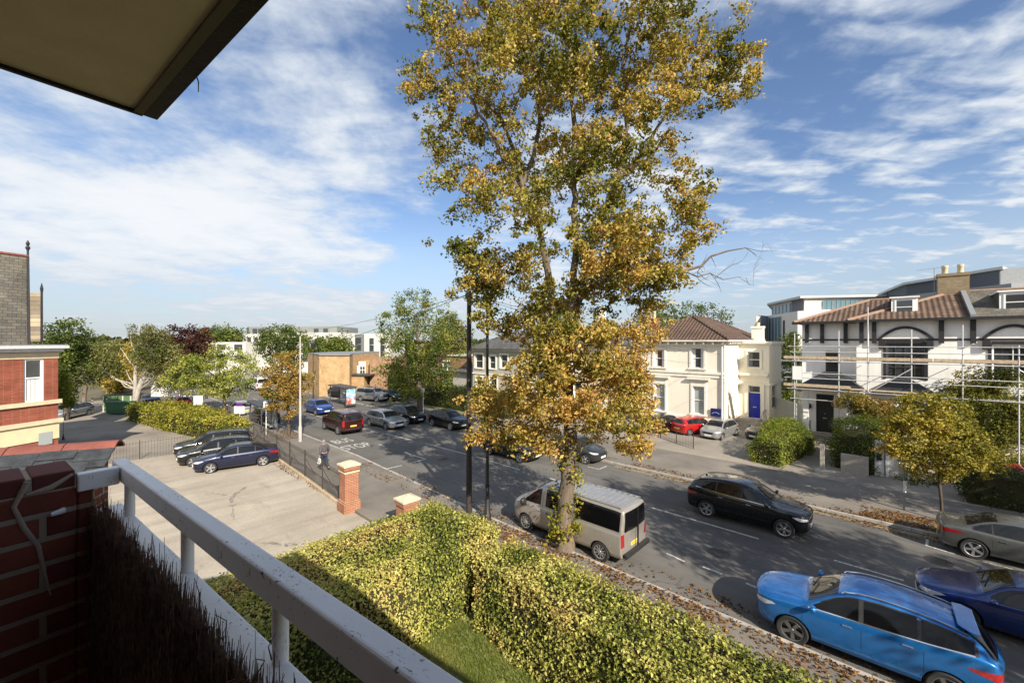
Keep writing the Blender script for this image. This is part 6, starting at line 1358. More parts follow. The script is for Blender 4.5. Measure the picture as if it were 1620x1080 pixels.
def grow(skel, A, D=0.35, kill=0.5, maxit=140, pull_up=0.0, nrng=None, reach=None):
    """space colonisation: skel = (nodes, parents); returns nodes, parents"""
    nodes = [np.array(p, float) for p in skel[0]]; par = list(skel[1]); A = np.array(A)
    NP = np.array(nodes); alive = np.ones(len(A), bool)
    d = np.linalg.norm(A[:, None] - NP[None], axis=2) if len(NP) < 400 else None
    best = d.argmin(1); bd = d.min(1)
    for it in range(maxit):
        alive &= bd > kill
        idx = np.where(alive)[0]
        if len(idx) == 0: break
        dirs = {}
        for a in idx:
            v = A[a] - nodes[best[a]]; v /= np.linalg.norm(v) + 1e-9
            dirs.setdefault(best[a], []).append(v)
        new = []; 
        for b, vs in dirs.items():
            v = np.sum(vs, 0) + np.array([0, 0, pull_up * len(vs)]) + (nrng.normal(size=3) * .22 * len(vs) ** .5 if nrng is not None else 0)
            l = np.linalg.norm(v)
            if l < 1e-6: continue
            new.append((b, nodes[b] + v / l * D))
        if not new: break
        s = len(nodes)
        for b, p in new: nodes.append(p); par.append(b)
        NN = np.array([p for _, p in new]); sub = A[idx]
        dd = np.linalg.norm(sub[:, None] - NN[None], axis=2); m = dd.argmin(1); md = dd.min(1)
        better = md < bd[idx]; bi = idx[better]; best[bi] = s + m[better]; bd[bi] = md[better]
        # attractors whose node is stuck: drop
        if it > 60 and len(new) < 3: break
    return nodes, par
def pipe(nodes, par, tip=0.006, ex=2.4, fixed=None):
    n = len(nodes); acc = np.zeros(n)
    ch = np.zeros(n, int)
    for p in par:
        if p >= 0: ch[p] += 1
    order = range(n - 1, -1, -1)
    for i in order:
        if ch[i] == 0: acc[i] = tip ** ex
        if par[i] >= 0: acc[par[i]] += acc[i]
    rad = acc ** (1 / ex)
    if fixed:
        for i, r in fixed.items(): rad[i] = max(rad[i], r)
    return rad, ch
def ell_points(blobs, n, nrng, hollow=0.0):
    """n points spread over ellipsoids (centre, radii, weight)"""
    vol = np.array([b[1][0] * b[1][1] * b[1][2] * (b[2] if len(b) > 2 else 1) for b in blobs]); cnt = nrng.multinomial(n, vol / vol.sum()); out = []; which = []
    for j, (b, k) in enumerate(zip(blobs, cnt)):
        v = nrng.normal(size=(k, 3)); v /= np.linalg.norm(v, axis=1)[:, None] + 1e-9; r = nrng.random(k) ** (1 / 3)
        r = hollow + (1 - hollow) * r
        out.append(np.array(b[0]) + v * r[:, None] * np.array(b[1])); which += [j] * k
    return np.concatenate(out), np.array(which)
def simple_tree(name, base, height, blobs, label, cat='tree', pal=None, wts=None, nclump=90, per=30, lsize=0.2, trunk_r=0.15, clump=0.55, group=None, bark=None, seed=1, D=0.5, up=0.35, extra_trunks=None, scale=.5, droop=0.0, var=.18, bare=0.3):
    """blobs given relative to base (x, y, z), in metres"""
    nr = np.random.default_rng(seed); root = empty(name, (base[0], base[1], base[2] if len(base) > 2 else 0), 0, label, cat, group)
    A, wh = ell_points(blobs, nclump, nr, .25)
    zmin = min(b[0][2] - b[1][2] for b in blobs)
    cx, cy = np.mean([b[0][0] for b in blobs]), np.mean([b[0][1] for b in blobs])
    nodes = []; par = []; k = max(3, int(zmin * 1.1 / D))
    ht = max(zmin * 1.05, height * .3)
    for i in range(k + 1):
        t = i / k; nodes.append((cx * .25 * t * t + math.sin(t * 5 + seed) * .03 * height * .1, cy * .25 * t * t, ht * t - .05)); par.append(i - 1)
    nodes, par = grow((nodes, par), A, D, D * 1.3, 60, 0.1, nr)
    rad, ch = pipe(nodes, par, 0.012, 2.3); sc = trunk_r / max(rad[0], 1e-4)
    rad = rad * np.where(rad > .03, sc if sc > 0 else 1, 1); rad = np.maximum(rad, .008); rad[0] = max(rad[0], trunk_r * 1.25)
    mb = MB(); skel_mesh(nodes, par, rad, mb); mb.build('trunk', bark or BARKD, root, smooth=60)
    tips = np.array([nodes[i] for i in range(len(nodes)) if ch[i] == 0 or (rad[i] < .035 and nr.random() < .3)])
    C = np.concatenate([A, tips]); C = C[C[:, 2] > zmin * .8]
    n = len(C) * per; P = np.repeat(C, per, 0); off = nr.normal(size=(n, 3)); off /= np.linalg.norm(off, axis=1)[:, None]
    rr = np.repeat(clump * (.6 + .8 * nr.random(len(C))), per)
    P = P + off * (nr.random(n) ** .5 * rr)[:, None] * np.array([1, 1, .7])
    if droop: P[:, 2] -= nr.random(n) ** 2 * droop
    cols = palette(pal, wts, n, nr, P, scale, seed * 3.1, var)
    mkobj('crown', leaves_mesh('crown', P, lsize, cols, nr, up), root); return root
# ---------- the big street tree
def main_tree():
    nr = np.random.default_rng(7); K = 15.0
    base = Vector((*G(894, 884), 0)); base = Vector((DP(894, 884, K).x, DP(894, 884, K).y, 0))
    root = empty('street_tree', base, 0, 'tall autumn tree with a pale trunk rising from the kerb beside the silver van', 'tree')
    fw = Vector((FX, FY, 0))
    def W_(px, py, dz=0): return DP(px, py, K) + fw * dz - base
    sc = FOC / K
    bl = []
    def B(px, py, rx, ry, dz=0, rz=None, w=1.0):
        rx /= sc; ry /= sc; rz = rz or min(rx, 2.2) ; c = W_(px, py, dz); bl.append((tuple(c), rx, ry, rz, w))
    for a in [(690, 35, 48, 40), (672, 135, 38, 55), (700, 215, 58, 38), (752, 70, 75, 62), (760, 165, 70, 55), (745, 305, 42, 34), (782, 250, 65, 40), (840, 40, 85, 62, 1), (880, 110, 95, 72, -1.2), (900, 60, 90, 62, 2),
              (960, 95, 85, 72, 1.5), (1000, 45, 90, 62, -1), (1040, 130, 75, 62), (1085, 60, 62, 56), (1150, 70, 50, 50), (1160, 125, 50, 42), (1122, 145, 50, 34), (1180, 85, 30, 32),
              (830, 185, 75, 50, -1.6), (915, 200, 85, 55, 1.6), (1000, 200, 75, 50, -1), (1070, 205, 50, 34, 1), (860, 270, 66, 46, 1.2), (930, 285, 80, 50, -1.5), (1010, 270, 75, 46, .8), (1085, 285, 46, 32), (1122, 297, 26, 13),
              (815, 335, 60, 40, -1), (900, 350, 85, 42, -2), (985, 345, 85, 42, 1), (1065, 345, 50, 32, -.8), (1095, 330, 36, 20),
              (760, 405, 55, 26), (725, 395, 25, 14), (800, 440, 60, 34, 1), (880, 415, 75, 42, -2), (960, 410, 75, 42, -1), (1030, 400, 60, 34, 1), (1085, 395, 34, 20), (1100, 375, 28, 16),
              (775, 470, 40, 22, 1), (930, 470, 75, 32, 1.5), (1000, 470, 50, 32), (1000, 515, 32, 24), (860, 490, 60, 26, 2), (745, 450, 22, 14),
              (890, 560, 70, 34, -1.5), (945, 575, 62, 34, -1), (850, 590, 55, 34, -1.5), (800, 620, 46, 32, 0), (775, 665, 26, 36, 0), (990, 600, 46, 30, 0), (1015, 640, 42, 30, .5), (880, 620, 80, 34, -2), (950, 640, 62, 34, -1.5),
              (830, 665, 52, 32, -1), (770, 610, 20, 20), (1003, 690, 36, 26, -.5), (960, 680, 40, 20, .5), (1035, 545, 22, 12), (800, 695, 26, 18), (870, 545, 50, 22, 1.5), (855, 685, 36, 22, -1.5), (1010, 560, 25, 18),
              (1045, 440, 45, 26, -.5), (1065, 400, 48, 26, .5), (1000, 455, 50, 26, -1), (1095, 365, 40, 22), (700, 395, 30, 16), (740, 415, 36, 18), (775, 500, 42, 24), (915, 440, 50, 30, -1), (960, 430, 45, 30, 1.2), (860, 470, 40, 26, -1), (1010, 425, 40, 26, 1), (830, 400, 50, 26, 1), (700, 290, 30, 22), (735, 340, 30, 16), (810, 520, 40, 22, .5), (760, 440, 44, 22), (1010, 480, 48, 24), (1040, 500, 30, 20), (930, 530, 55, 20, -1), (880, 450, 60, 28, -1.6), (960, 385, 70, 28, -1.8), (900, 520, 60, 22, -1.6), (1025, 530, 30, 18), (1000, 610, 45, 26, .8), (820, 640, 44, 26, .8), (770, 440, 40, 20), (745, 400, 30, 18), (985, 500, 45, 22, .8), (955, 520, 45, 20), (840, 515, 45, 18, -.5), (755, 640, 26, 26), (762, 690, 24, 22), (1040, 680, 20, 24), (990, 705, 26, 16), (720, 460, 16, 10), (785, 520, 22, 12),
              (850, -60, 130, 60, 1), (980, -60, 120, 60, -1), (900, -150, 110, 60), (1090, -30, 70, 45), (740, -40, 70, 45)]:
        B(*a)
    # depth: blobs near the axis also fill the crown front and back
    Rv = np.array([RX, RY, 0.]); Fv = np.array([FX, FY, 0.]); Zv = np.array([0, 0, 1.])
    def pts(nn, frac=1.0):
        wv = np.array([(rx * ry * rz) ** .72 * w for _, rx, ry, rz, w in bl]); cnt = nr.multinomial(nn, wv / wv.sum()); out = []; ids = []
        for j, ((c, rx, ry, rz, w), k) in enumerate(zip(bl, cnt)):
            v = nr.normal(size=(k, 3)); v /= np.linalg.norm(v, axis=1)[:, None]; r = (nr.random(k) ** (1 / 2.6))[:, None]; v = v * r
            out.append(np.array(c) + v[:, :1] * rx * Rv + v[:, 1:2] * ry * Zv + v[:, 2:] * rz * Fv); ids += [j] * k
        return np.concatenate(out), np.array(ids)
    A, ids = pts(1900)
    nodes = []; par = []; fixed = {}
    def path(pl, start=-1, r0=.3, r1=.1):
        last = start; q = [W_(*p) for p in pl]
        if start >= 0: q = [Vector(nodes[start])] + q
        L_ = sum((b - a).length for a, b in zip(q, q[1:])); acc = 0
        for a, b in zip(q, q[1:]):
            n = max(1, int((b - a).length / .35))
            for i in range(n):
                if start >= 0 and i == 0 and a is q[0]: continue
                p = a + (b - a) * i / n; t = (acc + (b - a).length * i / n) / L_
                p = p + Vector((nr.normal() * .025, nr.normal() * .025, 0)); nodes.append(tuple(p)); par.append(last); last = len(nodes) - 1; fixed[last] = r0 + (r1 - r0) * t
            acc += (b - a).length
        nodes.append(tuple(q[-1])); par.append(last); fixed[len(nodes) - 1] = r1; return len(nodes) - 1
    path([(894, 892), (893, 860), (894, 800), (900, 740), (903, 690), (900, 640), (895, 590), (888, 540)], -1, .34, .17)
    fixed[0] = .50; fixed[1] = .41; fixed[2] = .36
    fork = len(nodes) - 1; low = [i for i in range(len(nodes)) if abs(nodes[i][2] - W_(0, 640).z) < .3][0]
    a = path([(875, 490, .0), (868, 430, .2), (852, 350, .3), (825, 290, .2), (812, 230, 0), (790, 190, -.3), (745, 150, -.6)], fork, .16, .04)
    b = path([(905, 470, -.2), (910, 400, -.3), (906, 300, -.2), (908, 200, 0), (902, 100, .2), (905, 0, .2), (903, -100, .2)], fork, .15, .04)
    c = path([(915, 500, .6), (930, 440, .9), (950, 360, 1.1), (985, 270, .9), (998, 190, .5), (990, 100, .3), (1000, 20, .1), (1010, -60, 0)], fork, .14, .035)
    i_ = [i for i in range(len(nodes)) if par[i] >= 0 and (Vector(nodes[i]) - W_(985, 270, .9)).length < .3][0]
    path([(1020, 235, .8), (1055, 180, .6), (1085, 140, .4), (1130, 110, .2)], i_, .09, .03)
    i_ = min(range(len(nodes)), key=lambda i: (Vector(nodes[i]) - W_(825, 290, .2)).length)
    path([(845, 235, .5), (855, 180, .6), (850, 130, .7), (858, 60, .7)], i_, .10, .03)
    i_ = min(range(len(nodes)), key=lambda i: (Vector(nodes[i]) - W_(852, 350, .3)).length)
    path([(815, 300, -.6), (785, 240, -.9), (745, 175, -1), (742, 110, -1)], i_, .09, .03)
    i_ = min(range(len(nodes)), key=lambda i: (Vector(nodes[i]) - W_(930, 440, .9)).length)
    path([(965, 405, .6), (1000, 385, .3), (1040, 370, .2)], i_, .09, .03)
    i_ = min(range(len(nodes)), key=lambda i: (Vector(nodes[i]) - W_(925, 455, .8)).length)
    path([(960, 440, .5), (1000, 432, .3), (1045, 427, .2), (1085, 428, .1)], i_, .11, .05); bare = len(nodes) - 1
    # the bare dead limb on the right
    bn = []
    for pl, r0 in (([(1110, 420, .1), (1125, 405, .1), (1150, 397, 0), (1180, 392, 0), (1205, 398, 0)], .055), ([(1110, 436, .2), (1130, 430, .3), (1150, 440, .3), (1175, 436, .3)], .035)):
        bn.append(path(pl, bare, r0, .008))
    for k in range(46):
        st = nr.integers(bare, len(nodes)); p = Vector(nodes[st]); px_ = nr.uniform(8, 30); a_ = nr.uniform(-1.1, 1.3)
        e = p + Vector(Rv) * (px_ / sc) * math.cos(a_) + Vector(Fv) * nr.normal() * .15 + Vector((0, 0, px_ / sc * math.sin(a_)))
        mid_ = (p + e) / 2 + Vector((nr.normal() * .03, nr.normal() * .03, nr.normal() * .04)); nodes.append(tuple(mid_)); par.append(int(st)); fixed[len(nodes) - 1] = .011; nodes.append(tuple(e)); par.append(len(nodes) - 2); fixed[len(nodes) - 1] = .004
    n0 = len(nodes)
    # lower side limbs
    for pl in ([(870, 610, -.8), (830, 600, -1.2), (790, 620, -1.2)], [(930, 600, -.8), (970, 590, -.8), (1010, 600, -.3)], [(880, 650, -1.4), (840, 655, -1.2), (800, 680, -.8)], [(920, 640, -1.4), (960, 640, -1.2), (1000, 670, -.6)], [(905, 620, .6), (930, 590, 1.2), (960, 580, 1.4)]):
        path(pl, low + nr.integers(-1, 3), .06, .02)
    dead = set(range(bare, n0))
    mask = [i for i in range(len(nodes)) if i not in dead]
    # grow only from live wood: temporarily move dead nodes far away
    keep = [nodes[i] for i in dead]
    for i in dead: nodes[i] = (nodes[i][0], nodes[i][1], nodes[i][2] - 500)
    nodes, par = grow((nodes, par), A, .30, .42, 120, .03, nr); nodes = [tuple(p) for p in nodes]
    for i in dead: nodes[i] = (nodes[i][0], nodes[i][1], nodes[i][2] + 500)
    rad, ch = pipe(nodes, par, .0052, 2.25)
    for i in range(len(nodes)):
        if i in fixed: rad[i] = fixed[i]
    for i in range(len(nodes)):
        if par[i] >= 0: rad[i] = min(rad[i], rad[par[i]] * 1.0)
    mb = MB(); skel_mesh(nodes, par, rad, mb); tr = mb.build('trunk', BARK, root, smooth=60)
    tips = np.array([nodes[i] for i in range(len(nodes)) if i not in dead and i not in fixed and (ch[i] == 0 or rad[i] < .016)])
    A2, _ = pts(3000); C = np.concatenate([A, A2, tips[nr.random(len(tips)) < .62]]); gap = np.array([noise.noise(Vector(p * .62) + Vector((9, 4, 0))) for p in C]); C = C[(gap > -.15) | (C[:, 2] < W_(0, 520).z)]; per = 34
    n = len(C) * per; P = np.repeat(C, per, 0); off = nr.normal(size=(n, 3)); off /= np.linalg.norm(off, axis=1)[:, None]
    rr = np.repeat(.30 * (.5 + nr.random(len(C))), per); P = P + off * (nr.random(n) ** .6 * rr)[:, None] * np.array([1, 1, .75])
    zr_ = P[:, 2]
    green = palette([(0.11, 0.13, 0.02), (0.18, 0.18, 0.028), (0.34, 0.29, 0.065), (0.50, 0.39, 0.10), (0.54, 0.37, 0.12)], [1.2, 1.6, 1.8, 1.3, .7], n, nr, P, .55, 3.0, .2)
    amber = palette([(0.18, 0.17, 0.025), (0.38, 0.29, 0.06), (0.55, 0.38, 0.10), (0.58, 0.34, 0.11), (0.40, 0.20, 0.07)], [.9, 1.6, 2.0, 1.3, .5], n, nr, P, .6, 9.0, .2)
    lowf = np.clip((W_(0, 500).z - zr_) / 1.2 + .1, 0, 1) * .6 + .42 * np.clip((np.array([noise.noise(Vector(p * .45) + Vector((40, 0, 0))) for p in P])) * 2.2, 0, 1)
    pick = nr.random(n) < np.clip(lowf, 0, 1); cols = np.where(pick[:, None], amber, green)
    mkobj('crown', leaves_mesh('crown', P, .116, cols, nr, .3), root)
    # ivy shoots with leaves up the trunk
    m = []; 
    for z in np.concatenate([nr.uniform(.3, 1.2, 330), nr.uniform(.2, 4.2, 620), nr.uniform(5.0, 8.5, 200)]):
        a_ = nr.uniform(0, 2 * math.pi); t = z / 7.5; r_ = .42 - .13 * min(1, t) + nr.uniform(0, .30) * nr.random()
        i_ = min(range(0, 25), key=lambda i: abs(nodes[i][2] - z)); m.append((nodes[i_][0] + math.cos(a_) * r_, nodes[i_][1] + math.sin(a_) * r_, z + nr.normal() * .05))
    Pm = np.array(m); keepm = np.array([noise.noise(Vector(p * 1.6)) > -.02 for p in Pm]); Pm = Pm[keepm]; Pm = np.repeat(Pm, 2, 0) + nr.normal(size=(2 * len(Pm), 3)) * .06
    mkobj('trunk_shoots', leaves_mesh('trunk_shoots', Pm, .12, palette([(.12, .16, .02), (.26, .25, .03), (.40, .30, .04)], [1, 1.4, 1], len(Pm), nr), nr, .3), root)
main_tree()
# ---------- hedges: leafy shell over a dark twiggy body
def hedge(name, label, outline, z0, z1, per_m2=420, lsize=.055, pal=None, wts=None, seed=1, bulge=.12, cat='hedge', group=None, loc=(0, 0), topbulge=None, scale=.9, fuzz=.05, var=.2, grad=None):
    """outline: ground polygon (world xy); clipped hedge with near-vertical sides"""
    nr = np.random.default_rng(seed); root = empty(name, (outline[0][0], outline[0][1], 0), 0, label, cat, group); ox, oy = outline[0]
    from mathutils.geometry import tessellate_polygon
    pts = [Vector((x - ox, y - oy, 0)) for x, y in outline]; area = sum(a.x * b.y - b.x * a.y for a, b in zip(pts, pts[1:] + pts[:1])) / 2
    if area < 0: pts.reverse()
    ht = (lambda x, y: z1 + (topbulge(x + ox, y + oy) if topbulge else 0) + bulge * noise.noise(Vector((x * .7, y * .7, seed))) + bulge * .5 * noise.noise(Vector((x * 2.3, y * 2.3, seed + 5))))
    P = []; N = []
    tess = tessellate_polygon([pts])
    for t in tess:
        a, b, c = (pts[i] for i in t); ar = abs((b - a).cross(c - a).z) / 2; k = nr.poisson(ar * per_m2)
        u = nr.random((k, 2)); f = u.sum(1) > 1; u[f] = 1 - u[f]
        for q in u: 
            p = a + (b - a) * q[0] + (c - a) * q[1]; P.append((p.x, p.y, ht(p.x, p.y))); N.append((0, 0, .8))
    for a, b in zip(pts, pts[1:] + pts[:1]):
        L_ = (b - a).length; d = (b - a).normalized(); nn = Vector((d.y, -d.x, 0)); k = nr.poisson(L_ * (z1 - z0) * per_m2)
        for _ in range(k):
            t, h = nr.random(), nr.random(); p = a + d * L_ * t; zt = ht(p.x, p.y); z = z0 + (zt - z0) * h
            ed = max(0, (z - (zt - .25)) / .25); out = bulge * (noise.noise(Vector((p.x * .9, p.y * .9, z * 1.1 + seed))) - .1) - .05 * ed * ed
            P.append((p.x + nn.x * out, p.y + nn.y * out, z)); N.append((nn.x * .8, nn.y * .8, .2))
    P = np.array(P); N = np.array(N); P = P + nr.normal(size=P.shape) * fuzz; P -= np.abs(nr.normal(size=len(P)))[:, None] * N * fuzz * 1.2
    sp = nr.random(len(P)) < .015; P[sp, 2] += nr.random(sp.sum()) * .16 * (N[sp, 2] > .5)
    cols = palette(pal, wts, len(P), nr, P, scale, seed * 2.3, var)
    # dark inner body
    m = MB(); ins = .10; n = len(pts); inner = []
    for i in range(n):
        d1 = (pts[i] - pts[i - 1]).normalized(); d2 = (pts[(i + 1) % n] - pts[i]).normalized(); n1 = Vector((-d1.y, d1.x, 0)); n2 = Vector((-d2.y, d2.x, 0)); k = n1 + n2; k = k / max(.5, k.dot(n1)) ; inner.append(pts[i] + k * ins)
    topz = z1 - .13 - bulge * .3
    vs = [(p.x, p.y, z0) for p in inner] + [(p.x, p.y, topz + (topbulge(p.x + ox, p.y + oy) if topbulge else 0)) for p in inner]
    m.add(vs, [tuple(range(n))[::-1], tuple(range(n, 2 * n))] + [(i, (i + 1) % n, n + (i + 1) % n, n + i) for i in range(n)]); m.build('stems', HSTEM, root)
    mkobj('foliage', leaves_mesh('foliage', P, lsize, cols, nr, .2, nrm=N), root); return root
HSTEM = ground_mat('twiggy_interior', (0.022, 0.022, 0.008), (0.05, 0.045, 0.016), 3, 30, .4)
PRIV = [(0.09, 0.12, 0.02), (0.25, 0.28, 0.05), (0.45, 0.44, 0.11), (0.60, 0.54, 0.18), (0.52, 0.36, 0.13)]
hl = [(-12.3, 1.4), (-8.9, 1.4), (-8.75, 4.5), (-8.6, 7.28), (-12.3, 7.28)]
# the L-shaped garden hedge: one run towards the building, one along the pavement
hedge('garden_hedge', 'broad clipped yellow green hedge between the car park and the lawn', [(-12.3, 1.35), (-9.0, 1.35), (-8.75, 4.5), (-8.62, 7.32), (-8.62, 8.78), (-12.4, 9.0)], .05, 1.98, 600, .072, PRIV, [.7, 1.5, 2.2, 1.8, .6], 5, .14,
      topbulge=lambda x, y: (.25 * max(0, 1 - abs(x + 9.4) / 1.4) * max(0, 1 - abs(y - 8.3) / 1.2)) - .22 * max(0, (-11.4 - x)))
hedge('garden_hedge', 'long clipped hedge running beside the pavement from the tree to the bottom edge', [(-8.12, 7.28), (-3, 6.85), (2.2, 6.6), (2.2, 8.55), (-3, 8.7), (-8.12, 8.8)], .05, 1.98, 600, .072, PRIV, [.7, 1.5, 2.2, 1.9, .8], 9, .12)
# lawn blades
def lawn():
    nr = np.random.default_rng(3); n = 90000; x = nr.uniform(-9.2, -1.2, n); y = nr.uniform(1.0, 7.35, n); k = (x > -9.0) & (y < 7.3) ; x = x[k]; y = y[k]
    n = len(x); h = nr.uniform(.03, .10, n); a = nr.uniform(0, 6.283, n); w_ = .008; v = np.empty((n, 3, 3)); lx, ly = nr.normal(size=n) * .02, nr.normal(size=n) * .02
    z = np.full(n, .05); v[:, 0] = np.stack([x - np.cos(a) * w_, y - np.sin(a) * w_, z], 1); v[:, 1] = np.stack([x + np.cos(a) * w_, y + np.sin(a) * w_, z], 1); v[:, 2] = np.stack([x + lx, y + ly, z + h], 1)
    me = bpy.data.meshes.new('lawn_grass'); me.vertices.add(3 * n); me.vertices.foreach_set('co', v.reshape(-1).astype(np.float32)); me.loops.add(3 * n); me.loops.foreach_set('vertex_index', np.arange(3 * n, dtype=np.int32))
    me.polygons.add(n); me.polygons.foreach_set('loop_start', (np.arange(n) * 3).astype(np.int32)); me.update(calc_edges=True)
    c = palette([(.10, .14, .02), (.17, .20, .035), (.26, .25, .06), (.30, .26, .09)], [1, 1.6, 1, .4], n, nr, np.stack([x, y, z], 1), .8, 2); c4 = np.ones((n, 3, 4)); c4[:, :, :3] = c[:, None]
    ca = me.color_attributes.new('Col', 'FLOAT_COLOR', 'POINT'); ca.data.foreach_set('color', c4.reshape(-1).astype(np.float32)); me.materials.append(LEAF)
    tag(stuff(mkobj('lawn_grass', me)), 'short green lawn grass inside the corner of the hedges', 'grass')
lawn()
# fallen leaves
def fallen(regions, nm, label):
    nr = np.random.default_rng(21); P = []; 
    for (x0, x1, y0, y1, n, z, conc) in regions:
        x = nr.uniform(x0, x1, n * 3); y = nr.uniform(y0, y1, n * 3); k = np.array([noise.noise(Vector((a * .6, b * 1.1, 2))) + nr.normal() * .25 > conc for a, b in zip(x, y)]); x, y = x[k][:n], y[k][:n]
        P.append(np.stack([x, y, np.full(len(x), z) + nr.random(len(x)) * .02], 1))
    P = np.concatenate(P); cols = palette([(.10, .05, .02), (.20, .09, .03), (.32, .16, .04), (.40, .24, .07)], [1.4, 1.8, 1.2, .6], len(P), nr)
    tag(stuff(mkobj(nm, leaves_mesh(nm, P, .085, cols, nr, 3.0))), label, 'leaves')
fallen([(-13, 6, 11.2, 12.25, 2600, .125, -.1), (-24, -12, 11.6, 12.9, 500, .125, .1), (-14, 5, 12.4, 13.4, 900, .015, 0), (-1, 6.5, 23.3, 24.9, 2600, .125, -.2), (-14, 6, 23.25, 24.0, 900, .125, 0), (-12, 5, 22.3, 23.1, 700, .015, .1), (-30, -14, 23.6, 25.0, 500, .125, 0),
        (-38, -34, 10.9, 12.8, 400, .13, -.1), (-14, -6, 9, 12, 400, .125, .1), (-30, -18, 8.6, 9.1, 300, .06, -.1), (2, 8, 12.3, 14.5, 500, .012, 0)], 'fallen_leaves', 'scattered brown fallen leaves along both kerbs')
# ------------------------------------------------ trees, shrubs and hedges of the street
GR = [(0.035, 0.055, 0.012), (0.07, 0.10, 0.018), (0.12, 0.15, 0.025), (0.19, 0.20, 0.035)]
def ptree(name, label, bpx, k, blobs, pal=GR, wts=(1, 1.6, 1.5, .7), nclump=90, per=34, lsize=.2, trunk_r=.16, clump=.6, seed=1, cat='tree', bark=None, rzs=.9, **kw):
    base = DP(bpx, 540, k); base = Vector((base.x, base.y, 0)); bl = []
    for b in blobs:
        cx, cy, rx, ry = b[:4]; dz = b[4] if len(b) > 4 else 0; c = DP(cx, cy, k) + FV * dz - base; r = rx * k / FOC; q = ry * k / FOC; bl.append((tuple(c), (r, r * rzs, q)))
    top = max(b[0][2] + b[1][2] for b in bl); pal = [tuple(min(.55, c * 1.25) for c in q) for q in pal]
    return simple_tree(name, tuple(base), top, bl, label, cat, pal, wts, nclump, per, lsize, trunk_r, clump, seed=seed, bark=bark, **kw)
YG = [(0.10, 0.14, 0.015), (0.20, 0.24, 0.025), (0.30, 0.32, 0.04), (0.38, 0.34, 0.05)]
AM = [(0.15, 0.13, 0.03), (0.27, 0.19, 0.045), (0.36, 0.21, 0.055), (0.32, 0.15, 0.05)]
OL = [(0.07, 0.08, 0.02), (0.12, 0.13, 0.035), (0.19, 0.18, 0.06), (0.24, 0.22, 0.08)]
CU = [(0.025, 0.010, 0.010), (0.05, 0.018, 0.016), (0.09, 0.035, 0.022), (0.12, 0.06, 0.03)]
ptree('street_tree', 'young street tree with bright yellow green leaves beside the parking sign on the right', 1489, 17.3,
      [(1480, 700, 62, 40), (1440, 690, 40, 34), (1520, 715, 42, 34), (1462, 650, 36, 32), (1500, 660, 34, 30), (1545, 735, 30, 22), (1470, 745, 30, 16), (1475, 625, 18, 16), (1415, 715, 22, 18)], [(0.12, 0.12, 0.018), (0.21, 0.19, 0.03), (0.31, 0.26, 0.045), (0.38, 0.25, 0.05)], (1, 1.8, 2, 1), 330, 44, .11, .055, .34, 31, D=.35)
ptree('green_tree', 'tall green tree with a pale trunk across the road, left of the dark poles', 664, 43,
      [(655, 485, 40, 32), (690, 510, 36, 36), (625, 520, 34, 30), (662, 540, 50, 36), (640, 575, 46, 34), (690, 570, 44, 36), (615, 590, 24, 26), (665, 605, 44, 24), (640, 625, 24, 14), (700, 600, 20, 22), (670, 460, 22, 18)], [(0.05, 0.075, 0.014), (0.10, 0.135, 0.02), (0.17, 0.19, 0.03), (0.24, 0.22, 0.05)], (1, 1.6, 1.6, .7), 300, 42, .19, .30, .75, 32, D=.7, bark=BARK)
ptree('street_tree', 'rounded tree turning orange on the pavement beside the grey lamp post', 457, 33.4,
      [(455, 570, 24, 18), (450, 592, 34, 22), (450, 615, 38, 22), (450, 638, 30, 16), (455, 655, 18, 8), (432, 610, 20, 20), (478, 605, 18, 22)], AM[:3] + [(0.14, 0.15, 0.025)], (1.0, 1.8, 1.5, 1.4), 150, 40, .15, .13, .45, 33, D=.4)
ptree('street_tree', 'wide low tree with bright lime green leaves behind the yellow hedge', 357, 43,
      [(330, 590, 40, 20), (370, 572, 30, 18), (290, 598, 30, 16), (385, 598, 26, 18), (335, 612, 46, 12), (310, 575, 26, 14), (350, 556, 22, 12), (270, 606, 16, 12), (395, 578, 18, 14), (365, 615, 34, 12)], [(0.10, 0.13, 0.025), (0.18, 0.215, 0.04), (0.27, 0.29, 0.06), (0.34, 0.32, 0.08)], (1, 1.6, 1.8, 1), 210, 36, .19, .16, .6, 34, D=.5)
ptree('copper_beech', 'dark purple leaved tree behind the white birch', 285, 66, [(280, 545, 40, 28), (305, 540, 30, 24), (255, 565, 28, 28), (300, 575, 34, 28), (270, 600, 30, 25), (325, 560, 16, 20)], CU, (1, 1.6, 1.2, .5), 200, 34, .34, .3, 1.1, 35, D=1.0)
b_ = ptree('birch_tree', 'white trunked birch with drooping olive foliage beside the green bins', 213, 44.4, [(222, 515, 16, 10), (245, 530, 22, 18), (240, 560, 30, 24), (265, 565, 24, 26), (262, 598, 20, 16), (225, 535, 10, 12), (285, 590, 12, 14)], OL, (1, 1.6, 1.5, .6), 150, 46, .17, .24, .55, 36, D=.5, bark=BIRCH, droop=1.2)
